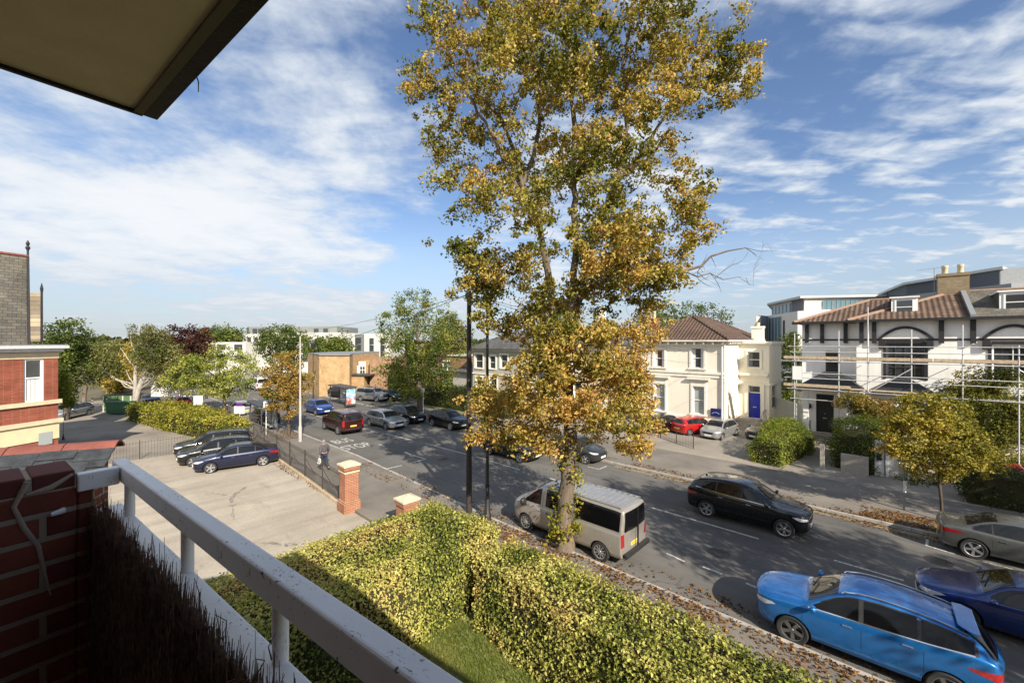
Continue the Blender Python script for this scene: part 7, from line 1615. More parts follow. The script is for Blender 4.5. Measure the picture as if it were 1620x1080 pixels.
def limbs():
    o = DP(213, 652, 44.4); m = MB()
    Q = lambda px, py, dz=0: DP(px, py, 44.4) + FV * dz - Vector((b_.location.x, b_.location.y, 0))
    for pl, r in (([(213, 652), (214, 620), (214, 585), (217, 560), (220, 530), (222, 512)], [.24, .20, .15, .11, .07, .03]), ([(213, 615), (195, 605), (178, 598), (165, 585), (158, 575)], [.09, .07, .05, .03, .012]), ([(213, 608), (185, 600), (168, 588), (152, 580)], [.06, .05, .035, .01]),
                  ([(214, 580), (204, 570), (196, 558), (190, 549)], [.08, .06, .04, .015]), ([(214, 615), (235, 600), (248, 585), (252, 572)], [.07, .06, .04, .015]), ([(214, 620), (232, 608), (250, 592), (262, 580)], [.06, .05, .04, .015]), ([(217, 565), (208, 545), (205, 520)], [.07, .04, .01]), ([(214, 610), (205, 598), (199, 585)], [.06, .05, .02]), ([(212, 615), (198, 612), (188, 600)], [.07, .05, .02])):
        m.tube([Q(*p) for p in pl], r, 8)
    m.build('limb', BIRCH, b_, smooth=60)
limbs()
ptree('dark_green_tree', 'dense dark tree right behind the red brick house', 105, 40, [(105, 530, 30, 26), (85, 560, 26, 34), (120, 575, 24, 30), (95, 610, 24, 28), (125, 545, 18, 18)], GR, (1.4, 1.6, 1, .3), 170, 36, .22, .2, .7, 37, D=.6)
ptree('shrub', 'yellow green shrub tucked against the red brick house', 100, 32, [(98, 612, 12, 16), (103, 630, 12, 14), (98, 595, 8, 12)], YG, (1, 1, 1, .6), 60, 40, .14, .08, .4, 38, cat='shrub')
ptree('green_tree', 'feathery mid green tree standing on the pavement left of the birch', 133, 52, [(150, 570, 24, 20), (170, 580, 22, 22), (140, 595, 20, 16), (135, 560, 18, 16)], OL, (1, 1.8, 1.4, .5), 130, 36, .24, .2, .8, 39, D=.7, bark=BARK)
ptree('amber_tree', 'golden yellow tree low behind the left limbs of the birch', 192, 62, [(190, 600, 24, 16), (200, 585, 20, 16), (180, 608, 18, 12), (205, 560, 12, 16)], [(0.20, 0.19, 0.04), (0.34, 0.27, 0.05), (0.38, 0.24, 0.05)], (1, 1.4, 1), 100, 36, .28, .15, .8, 40, D=.7)
for i, (lab, bp, k, bl, pal, wt, seed) in enumerate((
    ('broad dark green tree in front of the white flats', 445, 76, [(445, 535, 34, 20), (425, 550, 22, 22), (470, 545, 24, 22), (450, 565, 30, 20)], GR, (1.2, 1.6, 1.3, .4), 41),
    ('bushy green tree just left of the white flats balconies', 520, 74, [(520, 548, 28, 16), (500, 555, 22, 16), (540, 552, 20, 16), (545, 535, 12, 10)], GR, (.8, 1.5, 1.6, .8), 42),
    ('far green tree showing above the copper leaved one', 350, 105, [(350, 532, 34, 14), (380, 536, 22, 12), (325, 530, 16, 12)], GR, (1, 1.6, 1.2, .4), 43),
    ('thin brownish tree to the right of the tall green tree', 715, 62, [(712, 520, 22, 26), (730, 540, 20, 26), (705, 550, 18, 22)], OL, (1, 1.4, 1.2, .9), 44),
    ('large dark tree rising behind the cream villa roof', 1075, 58, [(1060, 500, 34, 22), (1100, 498, 40, 20), (1135, 508, 22, 18), (1030, 512, 26, 26), (1085, 520, 50, 20)], GR, (1.2, 1.7, 1.1, .4), 45),
    ('dark green tree filling the gap between the villa and the scaffolding', 1247, 46, [(1247, 560, 16, 26), (1250, 600, 15, 26), (1243, 635, 15, 18), (1252, 535, 10, 14)], GR, (1.2, 1.6, 1.0, .5), 46),
    ('green tree behind the big tree trunk, between the villas', 850, 60, [(850, 560, 40, 30), (880, 590, 36, 30), (830, 600, 30, 26)], GR, (1, 1.6, 1.2, .5), 47),
    ('olive tree in the far left distance beyond the junction', 160, 95, [(150, 560, 30, 18), (180, 555, 26, 16), (120, 555, 24, 18)], OL, (1.2, 1.6, 1, .4), 48))):
    ptree('distant_tree', lab, bp, k, bl, pal, wt, 150, 30, .0045 * k, .22, .016 * k, seed, D=.013 * k, group='trees standing beyond the street')
# greenery in front of the timbered house
ptree('garden_tree', 'large green garden tree filling the right edge above the grey coupe', 1590, 25, [(1570, 650, 46, 40), (1610, 700, 44, 50), (1580, 730, 46, 34), (1630, 640, 40, 50), (1550, 690, 30, 36), (1520, 630, 24, 22), (1600, 615, 40, 20), (1560, 600, 36, 22), (1500, 650, 30, 24), (1540, 630, 36, 26)], [(0.045, 0.06, 0.012), (0.09, 0.105, 0.02), (0.16, 0.16, 0.03), (0.24, 0.20, 0.035)], (1.2, 1.6, 1.3, .5), 520, 50, .14, .14, .55, 51, D=.45)
ptree('garden_tree', 'small grey green tree against the white wall behind the yellow tree', 1500, 30, [(1500, 612, 40, 18), (1530, 600, 26, 16), (1465, 615, 20, 14), (1555, 610, 24, 18)], [(0.09, 0.11, 0.05), (0.16, 0.18, 0.09), (0.2, 0.2, 0.07)], (1, 1.3, 1), 220, 40, .13, .08, .45, 52, D=.45)
ptree('garden_shrub', 'loose bronze and olive shrub beside the timbered house porch', 1385, 27, [(1350, 636, 26, 14), (1375, 645, 26, 18), (1400, 655, 22, 20), (1425, 660, 20, 18), (1405, 690, 26, 20)], [(0.10, 0.09, 0.02), (0.20, 0.16, 0.035), (0.26, 0.13, 0.035), (0.13, 0.15, 0.03)], (1, 1.5, 1, 1), 260, 40, .11, .07, .38, 53, cat='shrub', D=.4)
ptree('garden_shrub', 'dark evergreen shrub behind the trunk of the young yellow tree', 1490, 22, [(1450, 765, 30, 16), (1490, 770, 34, 18), (1530, 765, 34, 22), (1570, 770, 26, 20)], GR, (1.6, 1.5, .8, .3), 150, 34, .10, .06, .36, 54, cat='shrub', D=.35)
def gp(px, py): return G(px, py)
hedge('clipped_bush', 'light green clipped hedge end between the two driveways right of the villa', [(-6.6, 29.2), (-4.9, 28.9), (-4.2, 32), (-4.0, 36), (-6.2, 36.2)], .1, 2.15, 230, .10, [(0.08, 0.12, 0.015), (0.16, 0.21, 0.025), (0.26, 0.30, 0.04), (0.36, 0.38, 0.07)], [.8, 1.6, 1.8, .8], 61, .5, 'hedge', fuzz=.10, topbulge=lambda x, y: -.55 * ((x + 5.4) / .9) ** 2 * .6 - .10 * (y - 32.5) ** 2 * .5 + .15)
hedge('clipped_bush', 'round dark green bush by the steps of the timbered house', [(-2.6, 31.2), (-.8, 30.7), (.1, 32), (.1, 34), (-1.0, 35), (-2.8, 34.2)], .1, 2.7, 230, .10, [(0.05, 0.075, 0.012), (0.10, 0.14, 0.02), (0.17, 0.21, 0.03)], [1.2, 1.6, .8], 62, .6, 'hedge', fuzz=.10, topbulge=lambda x, y: -.35 * ((x + 1.3) / 1.2) ** 2 - .12 * (y - 32.7) ** 2 + .25)
hedge('boundary_hedge', 'long dark green hedge behind the parked black cars across the road', [(XO(668, 28.9), 28.9), (XO(800, 28.9), 28.9), (XO(800, 28.9), 30.6), (XO(668, 28.9) - 1, 30.8)], .1, 2.5, 110, .15, [(0.03, 0.05, 0.010), (0.06, 0.09, 0.014), (0.11, 0.14, 0.022)], [1.2, 1.6, .8], 63, .35, 'hedge', fuzz=.10)
hedge('boundary_hedge', 'rough light green shrubs under the tall green tree', [(XO(590, 33), 33), (XO(668, 32), 31.5), (XO(668, 32), 34.5), (XO(595, 35), 36)], .1, 3.0, 90, .18, [(0.07, 0.10, 0.015), (0.13, 0.17, 0.025), (0.2, 0.23, 0.035)], [1, 1.6, 1], 64, .7, 'hedge', fuzz=.16)
hedge('golden_hedge', 'yellow and lime coloured hedge between the car park and the near pavement', [(-54, 3.9), (-36.3, 7.7), (-36.3, 9.6), (-45, 9.0), (-54.5, 6.9)], .05, 1.55, 130, .15, [(0.10, 0.13, 0.02), (0.24, 0.25, 0.03), (0.38, 0.36, 0.05), (0.46, 0.40, 0.07)], [.8, 1.4, 2, 1.4], 65, .40, 'hedge', fuzz=.13)
hedge('boundary_hedge', 'low dark hedge at the garden edge behind the parking sign', [(2.5, 28.5), (9.5, 28.5), (9.5, 30.2), (2.5, 30.2)], .1, 1.7, 150, .11, [(0.03, 0.05, 0.012), (0.07, 0.09, 0.018), (0.12, 0.13, 0.03)], [1.3, 1.5, .7], 66, .35, 'hedge', fuzz=.1)
# trees along our kerb beyond the right edge of the view; their shade lies over the road
for i, (x, y, s) in enumerate(((9.8, 12.2, 71), (18.5, 12.0, 72), (13.8, 24.4, 73))):
    simple_tree('street_tree', (x, y, 0), 14, [((0, 0, 9), (3.9, 3.6, 3.2)), ((-2.0, .5, 7.0), (2.4, 2.4, 2.0)), ((1.6, -.6, 8), (2.4, 2.2, 2.2)), ((0, 0, 12), (2.4, 2.2, 2.2)), ((-1, 1.5, 10), (2.6, 2, 2))], ('street tree just outside the right edge of the view', 'street tree well beyond the right edge of the view', 'far side street tree outside the right edge of the view')[i], 'tree', AM, (1, 1, 1, .5), 420, 30, .18, .3, .7, 'kerb trees outside the view', BARK, s, .6)
# far wood closing the horizon
def wood():
    nr = np.random.default_rng(5); P = []; 
    for i in range(520):
        a = nr.uniform(-1.5, 1.35); k = nr.uniform(120, 320); c = RV * (a * k) + FV * k; h = nr.uniform(5.0, 8.2) + (1.0 if a < -.6 else 0); r = nr.uniform(3, 6)
        n_ = 60; v = nr.normal(size=(n_, 3)); v /= np.linalg.norm(v, axis=1)[:, None]; P.append(np.array([c.x, c.y, h * .55]) + v * np.array([r, r, h * .5]))
    P = np.concatenate(P); cols = palette([(.04, .055, .018), (.07, .085, .025), (.11, .115, .035), (.16, .12, .04)], [1.3, 1.6, 1, .35], len(P), nr, P, .02, 3)
    tag(stuff(mkobj('distant_wood', leaves_mesh('distant_wood', P, 2.6, cols, nr, .2, aspect=.9))), 'mass of distant trees along the horizon', 'trees')
wood()
# ------------------------------------------------ walls, railings, posts
IRON = plain('black_iron', (.045, .038, .032), .6, var=.3, sc=12)
def railing(name, label, P, h, step=.13, z0=.05, mat=IRON, spear=True, rails=(.15, .88), posts=2.6, stays=0, group=None, br=.0085):
    a = Vector((*P[0], 0)); root = empty(name, a, 0, label, 'railing', group); bars = MB(); rl = MB(); ps = MB()
    for p, q in zip(P, P[1:]):
        last = q is P[-1]; p, q = Vector((*p, 0)) - a, Vector((*q, 0)) - a; Pl = q if last else None; L_ = (q - p).length; d = (q - p).normalized(); n_ = max(1, int(L_ / step)); nn = Vector((-d.y, d.x, 0))
        for i in range(n_ + 1):
            c = p + d * L_ * i / n_
            if spear: bars.tube([(c.x, c.y, z0), (c.x, c.y, z0 + h * .93), (c.x, c.y, z0 + h * .95), (c.x, c.y, z0 + h)], [br, br, br * 2.1, .002], 4)
            else: bars.tube([(c.x, c.y, z0), (c.x, c.y, z0 + h)], br, 4)
        for r_ in rails: rl.bar(p + Vector((0, 0, z0 + h * r_)), q + Vector((0, 0, z0 + h * r_)), .035, .012)
        m_ = max(1, int(L_ / posts))
        for i in range(m_ + 1):
            if i == m_ and q is not Pl: continue
            c = p + d * L_ * i / m_; ps = MB(); ps.box(c.x - .025, c.x + .025, c.y - .025, c.y + .025, z0 - .1, z0 + h * 1.02)
            if stays: ps.tube([(c.x, c.y, z0 + h * .75), (c.x + nn.x * stays, c.y + nn.y * stays, z0 + .02)], .014, 5)
            ps.build('post', mat, root)
    bars.build('bars', mat, root); rl.build('rail', mat, root); return root
railing('iron_railing', 'long black iron railing with stays between the car park and the pavement', [(-18.5, 8.62), (-24, 8.98), (-29.4, 9.25), (-35.8, 9.65)], 1.55, .14, .05, posts=2.2, stays=-.55)
m = MB()
for p, q in (((-18.5, 8.62), (-24, 8.98)), ((-24, 8.98), (-29.4, 9.25)), ((-29.4, 9.25), (-35.8, 9.65))): m.bar((*p, .07), (*q, .07), .22, .17)
tag(m.build('boundary_plinth', plain('tan_plinth', (.42, .33, .22), .9, var=.25, sc=3, bump=.4)), 'low tan stone plinth under the long iron railing', 'wall')
railing('iron_railing', 'spear topped iron railing dividing the two car parks', [(-35.85, 9.3), (-35.85, -6)], 1.2, .15, .02)
vp = [G(1097, 712), G(1070, 702), G(1045, 694), G(1015, 688), G(985, 684)]
railing('iron_railing', 'low curved iron railing at the edge of the cream villa forecourt', vp, 1.0, .16, .1, posts=3)
def pillar(name, label, x, y, w_, h, capm, full=True):
    root = empty(name, (x, y, 0), R(-2), label, 'pillar'); m = MB(); w2 = w_ / 2
    if full: m.box(-w2 - .07, w2 + .07, -w2 - .07, w2 + .07, 0, .45); m.box(-w2 - .035, w2 + .035, -w2 - .035, w2 + .035, .45, .53)
    m.box(-w2, w2, -w2, w2, 0 if not full else .53, h - .3); m.box(-w2 - .05, w2 + .05, -w2 - .05, w2 + .05, h - .3, h - .14); bevel(m.build('shaft', PBRICK, root), .006)
    m = MB(); m.box(-w2 - .08, w2 + .08, -w2 - .08, w2 + .08, h - .139, h - .06); m.add([(-w2 - .04, -w2 - .04, h - .06), (w2 + .04, -w2 - .04, h - .06), (w2 + .04, w2 + .04, h - .06), (-w2 - .04, w2 + .04, h - .06), (-.1, -.1, h + .06), (.1, -.1, h + .06), (.1, .1, h + .06), (-.1, .1, h + .06)], [(0, 1, 5, 4), (1, 2, 6, 5), (2, 3, 7, 6), (3, 0, 4, 7), (4, 5, 6, 7)])
    bevel(m.build('cap', capm, root), .01, 2); 
    if full: m = MB(); m.box(-w2 - .03, w2 + .03, -w2 - .03, w2 + .03, h - .42, h - .36); m.build('stone_band', STONE, root)
    return root
CAPM = plain('buff_cap_stone', (.52, .46, .33), .9, var=.2, bump=.3)
pillar('gate_pillar', 'tall red brick gate pillar at the end of the iron railing', -18.05, 8.65, .62, 2.2, CAPM)
pillar('gate_pillar', 'short brick gate pillar half buried in the garden hedge', -14.05, 9.1, .62, 1.55, CAPM, False)
# dark pole and cast iron lamp post in front of the tree
POLEM = plain('tarred_pole', (.032, .026, .022), .8, var=.35, sc=6, bump=.4)
x, k = onY(742, 12.05); po = empty('telegraph_pole', (x, 12.05, 0), 0, 'tall dark wooden pole standing behind the hedge, left of the slimmer post', 'pole')
zt = zat(462, k); m = MB(); m.tube([(0, 0, 0), (0, 0, zt * .5), (.01, 0, zt)], [.135, .115, .095], 14); m.build('shaft', POLEM, po, smooth=60)
m = MB(); m.box(-.16, .16, -.09, .09, zt - .30, zt - .05); m.tube([(0, 0, zt), (0, 0, zt + .14)], .03, 6); m.build('cable_box', BLACKP, po)
for z in (2.6, 6.2): m = MB(); m.lathe([(.125, z), (.135, z + .02), (.135, z + .08), (.125, z + .1)], 14); m.build('band', BLACKP, po)
x2_, k2 = onY(771, 12.05); lp = empty('lamp_post', (x2_, 12.05, 0), 0, 'slim dark iron post with a flared base just right of the wooden pole', 'post')
zt2 = zat(478, k2); m = MB(); m.lathe([(.17, 0), (.17, .35), (.12, .42), (.11, 1.0), (.075, 1.1), (.068, 3.0), (.055, zt2)], 14); m.build('shaft', BLACKP, lp, smooth=40)
m = MB(); m.lathe([(.09, 1.5), (.10, 1.53), (.09, 1.6)], 14); m.lathe([(.085, 3.2), (.09, 3.25), (.085, 3.3)], 14); m.lathe([(.06, zt2 - .1), (.16, zt2), (.19, zt2 + .3), (.06, zt2 + .45), (.02, zt2 + .6)], 10); m.build('lantern', BLACKP, lp, smooth=40)
# wires
WIRE = plain('cable', (.02, .02, .02), .7)
def wire(a, b, sag, lab, r=.010):
    a, b = Vector(a), Vector(b); pts = [a + (b - a) * t - Vector((0, 0, 4 * sag * t * (1 - t))) for t in np.linspace(0, 1, 20)]; m = MB(); m.tube([p - a for p in pts], r, 4); o = m.build('overhead_wire', WIRE, None, loc=a); tag(o, lab, 'wire', 'overhead wires'); return o
top = Vector((x, 12.05, zt - .1))
for q, s, l in (((XO(1140, 36.3), 36.3, ZO(560, 1140, 36.3)), .5, 'overhead wire from the wooden pole to the corner of the cream villa'), ((XO(1110, 36.4), 36.4, ZO(575, 1110, 36.4)), .7, 'overhead wire from the wooden pole to the middle of the villa front'), ((XO(1260, 36.3), 36.3, ZO(545, 1262, 36.3)), .7, 'overhead wire from the wooden pole to the scaffolded house')): wire(top, q, s, l)
for q, s, l in ((tuple(DP(395, 545, 90)), 2.0, 'long overhead wire running left to the far flats'), (tuple(DP(470, 520, 70)), .6, 'higher overhead wire running left over the tan brick building')): wire(top, q, s, l, .014)
def post(name, label, px, y_or_k, zt, r0, r1, mat, arm=None, lamp=None, k=None, cat='lamp post'):
    p = DP(px, 540, k); root = empty(name, (p.x, p.y, 0), math.atan2(RY, RX), label, cat); m = MB(); m.lathe([(r0 * 1.5, 0), (r0 * 1.5, 1.2), (r0, 1.3), (r1, zt)], 12); m.build('column', mat, root, smooth=40); return root
CONC = plain('grey_column', (.36, .34, .31), .8, var=.12, sc=4)
lp = post('lamp_post', 'tall grey street lamp column by the orange tree', 475, 0, zat(532, 31), .085, .055, CONC, k=31)
z = zat(532, 31); m = MB(); m.tube([(0, 0, z - .05), (.2, 0, z + .15), (.5, 0, z + .22), (.75, 0, z + .22)], .03, 8); m.build('arm', CONC, lp, smooth=60); m = MB(); m.box(.62, 1.1, -.1, .1, z + .17, z + .27); bevel(m.build('lamp_head', CONC, lp), .03, 2)
lp = post('lamp_post', 'black heritage lantern post across the road by the tan brick building', 495.5, 0, zat(552, 53), .06, .04, BLACKP, k=53)
z = zat(552, 53); m = MB(); m.lathe([(.05, z), (.22, z + .2), (.30, z + .55), (.38, z + .6), (.12, z + .85), (.03, z + 1.1)], 8); m.build('lantern', BLACKP, lp)
# signs
def signpost(label, px, py, w_, h_, zb, mat=WFRAME, text=None, tcol=None, pr=.03, k=None, pole=LEADG, name='road_sign'):
    if k is None:
        g = G(px, py); k = (EYE) * FOC / (py - 540)
    p = DP(px, 540, k); root = empty(name, (p.x, p.y, 0), math.atan2(RY, RX), label, 'sign'); m = MB(); m.cyl(0, 0, 0, zb + h_, pr, 8); m.build('post', pole, root, smooth=60)
    m = MB(); m.box(-w_ / 2, w_ / 2, -.055, -.035, zb, zb + h_); f = m.build('plate', mat, root)
    if text:
        for (tx, sx, sz, ss, cm) in text:
            t = text_mesh(tx, ss, cm, 'lettering', parent=f); t.location = (sx, -.058, zb + sz); t.rotation_euler = (R(90), 0, 0)
    return root, f
TB = plain('sign_blue', (.01, .05, .35), .5); TK = plain('sign_black', (.02, .02, .02), .5); PU = plain('agent_purple', (.10, .02, .16), .5)
kk = EYE * FOC / (812 - 540); s_, f_ = signpost('white parking times sign with a P on a grey post in the right verge', 1430, 812, .62, .46, 0, text=None, k=18.4)
zb = zat(732, 18.4); bpy.data.objects.remove(f_)
m = MB(); m.box(-.31, .31, -.055, -.035, zb, zb + .48); f_ = m.build('plate', WFRAME, s_); m = MB(); m.box(-.27, -.08, -.06, -.056, zb + .27, zb + .45); m.build('blue_square', TB, f_)
t = text_mesh('P', .18, WFRAME, 'lettering', parent=f_); t.location = (-.175, -.062, zb + .36); t.rotation_euler = (R(90), 0, 0)
for tx, sx, sz, ss in (('Mon - Sat', .10, .40, .085), ('8 am - 8 pm', .10, .31, .075), ('Permit holders', 0, .19, .08), ('or pay here', 0, .09, .08)): t = text_mesh(tx, ss, TK, 'lettering', parent=f_); t.location = (sx, -.058, zb + sz); t.rotation_euler = (R(90), 0, 0)
for c_ in s_.children:
    if c_.name.startswith('post'): bpy.data.objects.remove(c_)
m = MB(); m.cyl(0, 0, .1, zb + .5, .032, 10); m.build('post', LEADG, s_, smooth=60); m = MB(); m.box(-.06, .06, -.05, -.033, zat(778, 18.4), zat(760, 18.4)); m.build('notice', WFRAME, s_)
signpost('white notice board on a short post standing in the golden hedge', 314, 0, .85, .85, zat(640, 39), k=39)
s_, f_ = signpost('estate agent board, purple and white, behind the golden hedge', 379, 0, .9, .65, zat(654, 36), WFRAME, [('LET BY', 0, .16, .16, PU)], k=36, pole=WFRAME)
m = MB(); m.box(-.28, .28, -.06, -.036, zat(654, 36) + .64, zat(654, 36) + .92); m.build('topper', PU, s_)
s_, f_ = signpost('large white hoarding on posts to the right of the birch', 258, 0, 2.6, 2.0, zat(627, 46), WHITE, [('TO LET', 0, 1.4, .42, TK)], k=46)
m = MB(); m.box(.9, 3.6, -.056, -.036, zat(627, 46), zat(627, 46) + 1.0); m.build('plate', WHITE, s_)
signpost('slim white bus stop pole beside the near shelter', 421, 0, .35, .55, zat(645, 33.2), WFRAME, [('BUS', 0, .35, .12, TK)], k=33.2, pole=WFRAME)
signpost('thin pale post against the trunk of the tall green tree', 669.5, 0, .3, .4, 2.6, WFRAME, k=41, pole=WFRAME)
# bus shelters
def shelter(name, label, px, k, w_, zt, ang, ad=False):
    p = DP(px, 540, k); root = empty(name, (p.x, p.y, 0), ang, label, 'bus shelter'); m = MB()
    for x in (-w_ / 2, 0, w_ / 2): m.box(x - .04, x + .04, .55, .63, 0, zt)
    for x in (-w_ / 2, w_ / 2): m.box(x - .04, x + .04, -.63, -.55, 0, zt)
    m.box(-w_ / 2, w_ / 2, .57, .61, .35, .4); m.build('frame', DFRAME, root)
    m = MB(); m.box(-w_ / 2 - .15, w_ / 2 + .15, -.85, .75, zt, zt + .1); m.build('roof', DFRAME, root)
    g = MB(); g.box(-w_ / 2 + .05, -.05, .585, .6, .42, zt - .15); g.box(.05, w_ / 2 - .05, .585, .6, .42, zt - .15); g.build('glass_panel', SHG, root)
    b = MB(); b.box(-w_ / 2 + .4, w_ / 2 - .6, .2, .45, .45, .5); b.build('bench', CONC, root)
    if ad:
        m = MB(); m.box(w_ / 2 - .06, w_ / 2 + .1, -.62, .62, .25, zt - .05); a = m.build('advert_case', DFRAME, root)
        m = MB(); m.box(w_ / 2 + .101, w_ / 2 + .11, -.52, .52, .45, zt - .15); m.build('poster', ADM, a)
    return root
n = NT('shelter_glass', .05, .5); n.color((.75, .8, .8)); n.b.inputs['Alpha'].default_value = .28; SHG = n.m
n = NT('poster_print', .3, .4); sp = n.nd('ShaderNodeSeparateXYZ'); n.L.new(n.co(), sp.inputs[0]); f = n.noise(2.2, 3, .6)
n.color(n.mix(n.rng(sp.outputs[2], 1.0, 1.3), n.mix(n.rng(f, .45, .55), (.45, .08, .06), (.6, .55, .5)), n.mix(n.rng(f, .45, .6), (.15, .42, .62), (.75, .8, .85)))); ADM = n.m
shelter('bus_shelter', 'dark bus shelter on the near pavement beside the golden hedge', 417, 35.2, 3.4, 2.35, R(-2))
shelter('bus_shelter', 'bus shelter across the road with a lit blue and red poster end', 542, 49, 4.4, 2.3, R(-2), True)
# bins and their green enclosure
GB = plain('green_bin_plastic', (.04, .13, .06), .6, var=.15); GF = plain('green_fence', (.07, .13, .06), .8, var=.2)
def binn(label, px, k, s=1.0, col=GB, group=None, name='wheelie_bin', z=0.0):
    p = DP(px, 540, k); root = empty(name, (p.x, p.y, z), math.atan2(RY, RX) + .1, label, 'bin', group); m = MB()
    m.add([(-.30 * s, -.33 * s, .1), (.30 * s, -.33 * s, .1), (.30 * s, .33 * s, .1), (-.30 * s, .33 * s, .1), (-.38 * s, -.42 * s, 1.0 * s), (.38 * s, -.42 * s, 1.0 * s), (.38 * s, .42 * s, 1.0 * s), (-.38 * s, .42 * s, 1.0 * s)], [(0, 3, 2, 1), (4, 5, 6, 7), (0, 1, 5, 4), (1, 2, 6, 5), (2, 3, 7, 6), (3, 0, 4, 7)]); bevel(m.build('body', col, root), .03, 2)
    m = MB(); m.prism([(-.46 * s, 1.0 * s), (.44 * s, 1.0 * s), (.42 * s, 1.06 * s), (-.2 * s, 1.13 * s), (-.46 * s, 1.08 * s)], -.40 * s, .40 * s, 'x'); bevel(m.build('lid', col, root), .02, 2)
    for sx in (-1, 1): m = MB(); m.lathe([(.0, -.03), (.1, -.03), (.1, .03), (0, .03)], 12, c=(sx * .3 * s, .34 * s, .1), axis='x'); m.v = [(v[0], v[1], v[2]) for v in m.v]; m.build('wheel', C_BLACK, root)
    return root
for px, l in ((180, 'green bin nearest the fence post in the bin enclosure'), (191, 'middle one of the three green bins in the enclosure'), (202, 'green bin closest to the birch trunk')): binn(l, px, 43.4, 1.25, group='green bins in the enclosure')
p = DP(186, 540, 44.6); fe = empty('bin_enclosure', (p.x, p.y, 0), math.atan2(RY, RX), 'green mesh fence around the bins at the end of the car park', 'fence')
m = MB(); m.box(-1.45, 1.4, -.02, .02, .1, 1.75); m.build('panel', GF, fe); pp = plain('pale_post', (.50, .47, .38), .8)
for x, y in ((-1.5, 0), (1.45, 0), (.6, 0), (-1.5, -1.24)): m = MB(); m.box(x - .06, x + .06, y - .06, y + .06, 0, 1.75); m.build('post', pp, fe)
b_ = binn('black wheelie bin standing at the pavement edge near the right side', 1575, 0, 1.0, C_BLACK) if False else binn('black wheelie bin standing at the pavement edge near the right side', 1574, 19.6, .95, C_BLACK, z=.11)
# low stone piers of the drive and garage front
m = MB(); GW = plain('garden_wall_stone', (.36, .33, .29), .9, var=.15, bump=.4)
gx, gk = onY(1290, 30.2)
o = empty('gate_stone', (XO(1301, 29.5), 29.5, 0), 0, 'slim stone gate post and low kerb at the foot of the dark bush', 'post'); m = MB(); m.box(-.1, .1, -.1, .1, 0, 1.75); m.build('post', GW, o); m = MB(); m.box(-.35, .6, -.25, .2, 0, .3); bevel(m.build('base', GW, o), .05, 2)
x0, x1 = XO(1330, 30.4), XO(1374, 30.4); o = empty('boundary_wall', (x0, 30.4, 0), 0, 'low grey wall with an ivy covered post left of the white garage', 'wall'); m = MB(); m.box(0, x1 - x0, 0, .3, 0, 1.15); m.build('wall', GW, o)
x0, x1 = XO(1376, 31.0), XO(1440, 31.0); ga = empty('garage', (x0, 31, 0), 0, 'low white garage with a grey roller door behind the sign', 'garage'); zt = ZO(698, 1400, 31); m = MB(); wallY(m, 0, x1 - x0, 0, 0, zt, [(.8, x1 - x0 - .1, 0, zt - .3)], .3); m.box(0, .3, .3, 4, 0, zt); m.box(0, x1 - x0, .3, 4, zt - .1, zt); m.build('wall', WHITE, ga)
m = MB(); m.box(.8, x1 - x0 - .1, .15, .2, 0, zt - .3)
for i in range(8): m.box(.82, x1 - x0 - .12, .14, .15, .1 + i * (zt - .5) / 8, .12 + i * (zt - .5) / 8)
m.build('roller_door', plain('grey_door', (.42, .42, .41), .6), ga)
m = MB(); m.box(.3, .5, -.14, -.001, 1.0, 1.4); m.build('meter_box', BLACKP, ga)
m = MB(); m.box(.62, .66, -.05, -.001, .1, zt); m.build('drainpipe', BLACKP, ga)
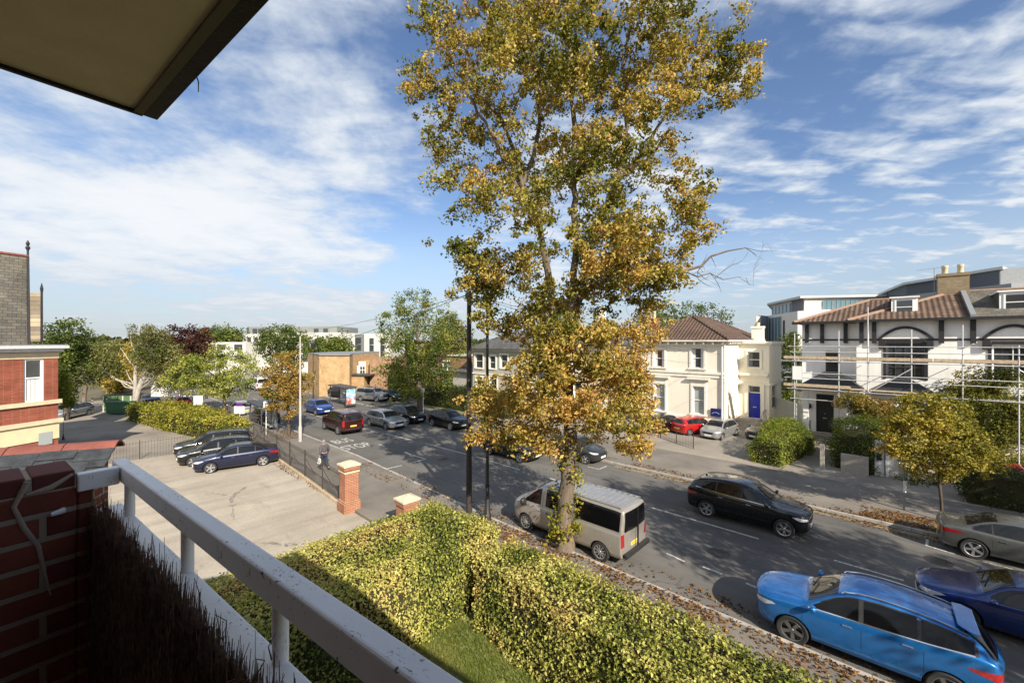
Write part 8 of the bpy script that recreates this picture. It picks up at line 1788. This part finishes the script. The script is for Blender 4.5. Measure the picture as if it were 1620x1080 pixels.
# ------------------------------------------------ the pedestrian
def person():
    base = G(513, 745); root = empty('person', (base[0], base[1], .11), R(188), 'person in a dark jacket and jeans walking away along the pavement with a white bag', 'person')
    J = {'pel': (0, 0, .93), 'sp': (.01, 0, 1.15), 'ch': (.03, 0, 1.34), 'nk': (.05, 0, 1.47), 'hd': (.07, 0, 1.56), 'ht': (.08, 0, 1.66),
         'lh': (0, .09, .88), 'lk': (.16, .10, .50), 'la': (.10, .10, .10), 'lt': (.26, .11, .03), 'rh': (0, -.09, .88), 'rk': (-.04, -.10, .48), 'ra': (-.30, -.10, .16), 'rt': (-.20, -.11, .03),
         'ls': (.03, .19, 1.39), 'le': (-.08, .27, 1.13), 'lw': (-.02, .30, .90), 'lf': (.0, .30, .80), 'rs': (.03, -.19, 1.39), 're': (.02, -.30, 1.13), 'rw': (.20, -.33, .95), 'rf': (.26, -.33, .87)}
    E = [('pel', 'sp'), ('sp', 'ch'), ('ch', 'nk'), ('nk', 'hd'), ('hd', 'ht'), ('pel', 'lh'), ('lh', 'lk'), ('lk', 'la'), ('la', 'lt'), ('pel', 'rh'), ('rh', 'rk'), ('rk', 'ra'), ('ra', 'rt'), ('ch', 'ls'), ('ls', 'le'), ('le', 'lw'), ('lw', 'lf'), ('ch', 'rs'), ('rs', 're'), ('re', 'rw'), ('rw', 'rf')]
    RR = {'pel': (.15, .12), 'sp': (.15, .115), 'ch': (.17, .13), 'nk': (.06, .06), 'hd': (.085, .10), 'ht': (.07, .085), 'lh': (.09, .09), 'lk': (.06, .06), 'la': (.045, .045), 'lt': (.04, .03), 'rh': (.09, .09), 'rk': (.06, .06), 'ra': (.045, .045), 'rt': (.04, .03),
          'ls': (.065, .065), 'le': (.05, .05), 'lw': (.033, .033), 'lf': (.03, .02), 'rs': (.065, .065), 're': (.05, .05), 'rw': (.033, .033), 'rf': (.03, .02)}
    def skin(keys, grow_, mat, name):
        ks = [k for k in J if k in keys]; ix = {k: i for i, k in enumerate(ks)}; me = bpy.data.meshes.new(name); me.from_pydata([J[k] for k in ks], [(ix[a], ix[b]) for a, b in E if a in ix and b in ix], [])
        o = mkobj(name, me); md = o.modifiers.new('s', 'SKIN'); sv = me.skin_vertices[0].data
        for k in ks: sv[ix[k]].radius = (RR[k][0] + grow_, RR[k][1] + grow_)
        sv[0].use_root = True; sb = o.modifiers.new('b', 'SUBSURF'); sb.levels = sb.render_levels = 2; dg = bpy.context.evaluated_depsgraph_get(); dg.update(); m2 = bpy.data.meshes.new_from_object(o.evaluated_get(dg)); bpy.data.objects.remove(o)
        m2.materials.clear(); m2.materials.append(mat); m2.polygons.foreach_set('use_smooth', [True] * len(m2.polygons)); return mkobj(name, m2, root)
    skin(set(J), 0, plain('skin', (.42, .26, .18), .6), 'body')
    skin({'pel', 'lh', 'lk', 'la', 'rh', 'rk', 'ra'}, .018, plain('jeans', (.02, .03, .055), .9, var=.3, sc=15), 'jeans')
    skin({'pel', 'sp', 'ch', 'nk', 'ls', 'le', 'lw', 'rs', 're', 'rw'}, .028, plain('jacket', (.075, .07, .078), .9, var=.3, sc=12), 'jacket')
    m = MB(); m.lathe([(.001, 1.80), (.07, 1.785), (.103, 1.72), (.11, 1.65), (.095, 1.58), (.06, 1.55)], 14, c=(.055, 0, -.05)); m.build('hair', plain('grey_hair', (.20, .18, .16), .9), root, smooth=60)
    for k in ('lt', 'rt'): x, y, z = J[k]; m = MB(); m.tube([(x - .20, y, z + .03), (x - .08, y, z + .03), (x + .06, y, z + .01)], [.045, .05, .03], 8); m.build('shoe', C_BLACK, root, smooth=60)
    for s, k in ((1, 'lf'), (-1, 'rf')):
        x, y, z = J[k]; m = MB()
        for i in range(4): m.tube([(x + (i - 1.5) * .018, y, z), (x + (i - 1.5) * .02 + .005, y - s * .012, z - .045), (x + (i - 1.5) * .018, y - s * .03, z - .075 + abs(i - 1.5) * .006)], [.009, .008, .006], 5)
        m.tube([(x + .03, y, z + .03), (x + .048, y - s * .01, z), (x + .045, y - s * .02, z - .03)], [.01, .009, .007], 5); m.build('hand', bpy.data.materials['skin'], root, smooth=60)
    x, y, z = J['lf']; bg = MB(); bg.add([(x - .13, y - .05, z - .38), (x + .13, y - .05, z - .38), (x + .13, y + .07, z - .38), (x - .13, y + .07, z - .38), (x - .10, y - .02, z - .10), (x + .10, y - .02, z - .10), (x + .10, y + .02, z - .10), (x - .10, y + .02, z - .10)], [(0, 3, 2, 1), (4, 5, 6, 7), (0, 1, 5, 4), (1, 2, 6, 5), (2, 3, 7, 6), (3, 0, 4, 7)])
    bg.tube([(x - .07, y, z - .11), (x, y, z - .06), (x + .07, y, z - .11)], .008, 5)
    o = bg.mesh('shopping_bag', WFRAME); o = mkobj('shopping_bag', o, None, (0, 0, 0)); o.location = root.location; o.rotation_euler = root.rotation_euler; tag(o, 'small white carrier bag in the hand of the person on the pavement', 'bag'); bevel(o, .02, 2)
person()
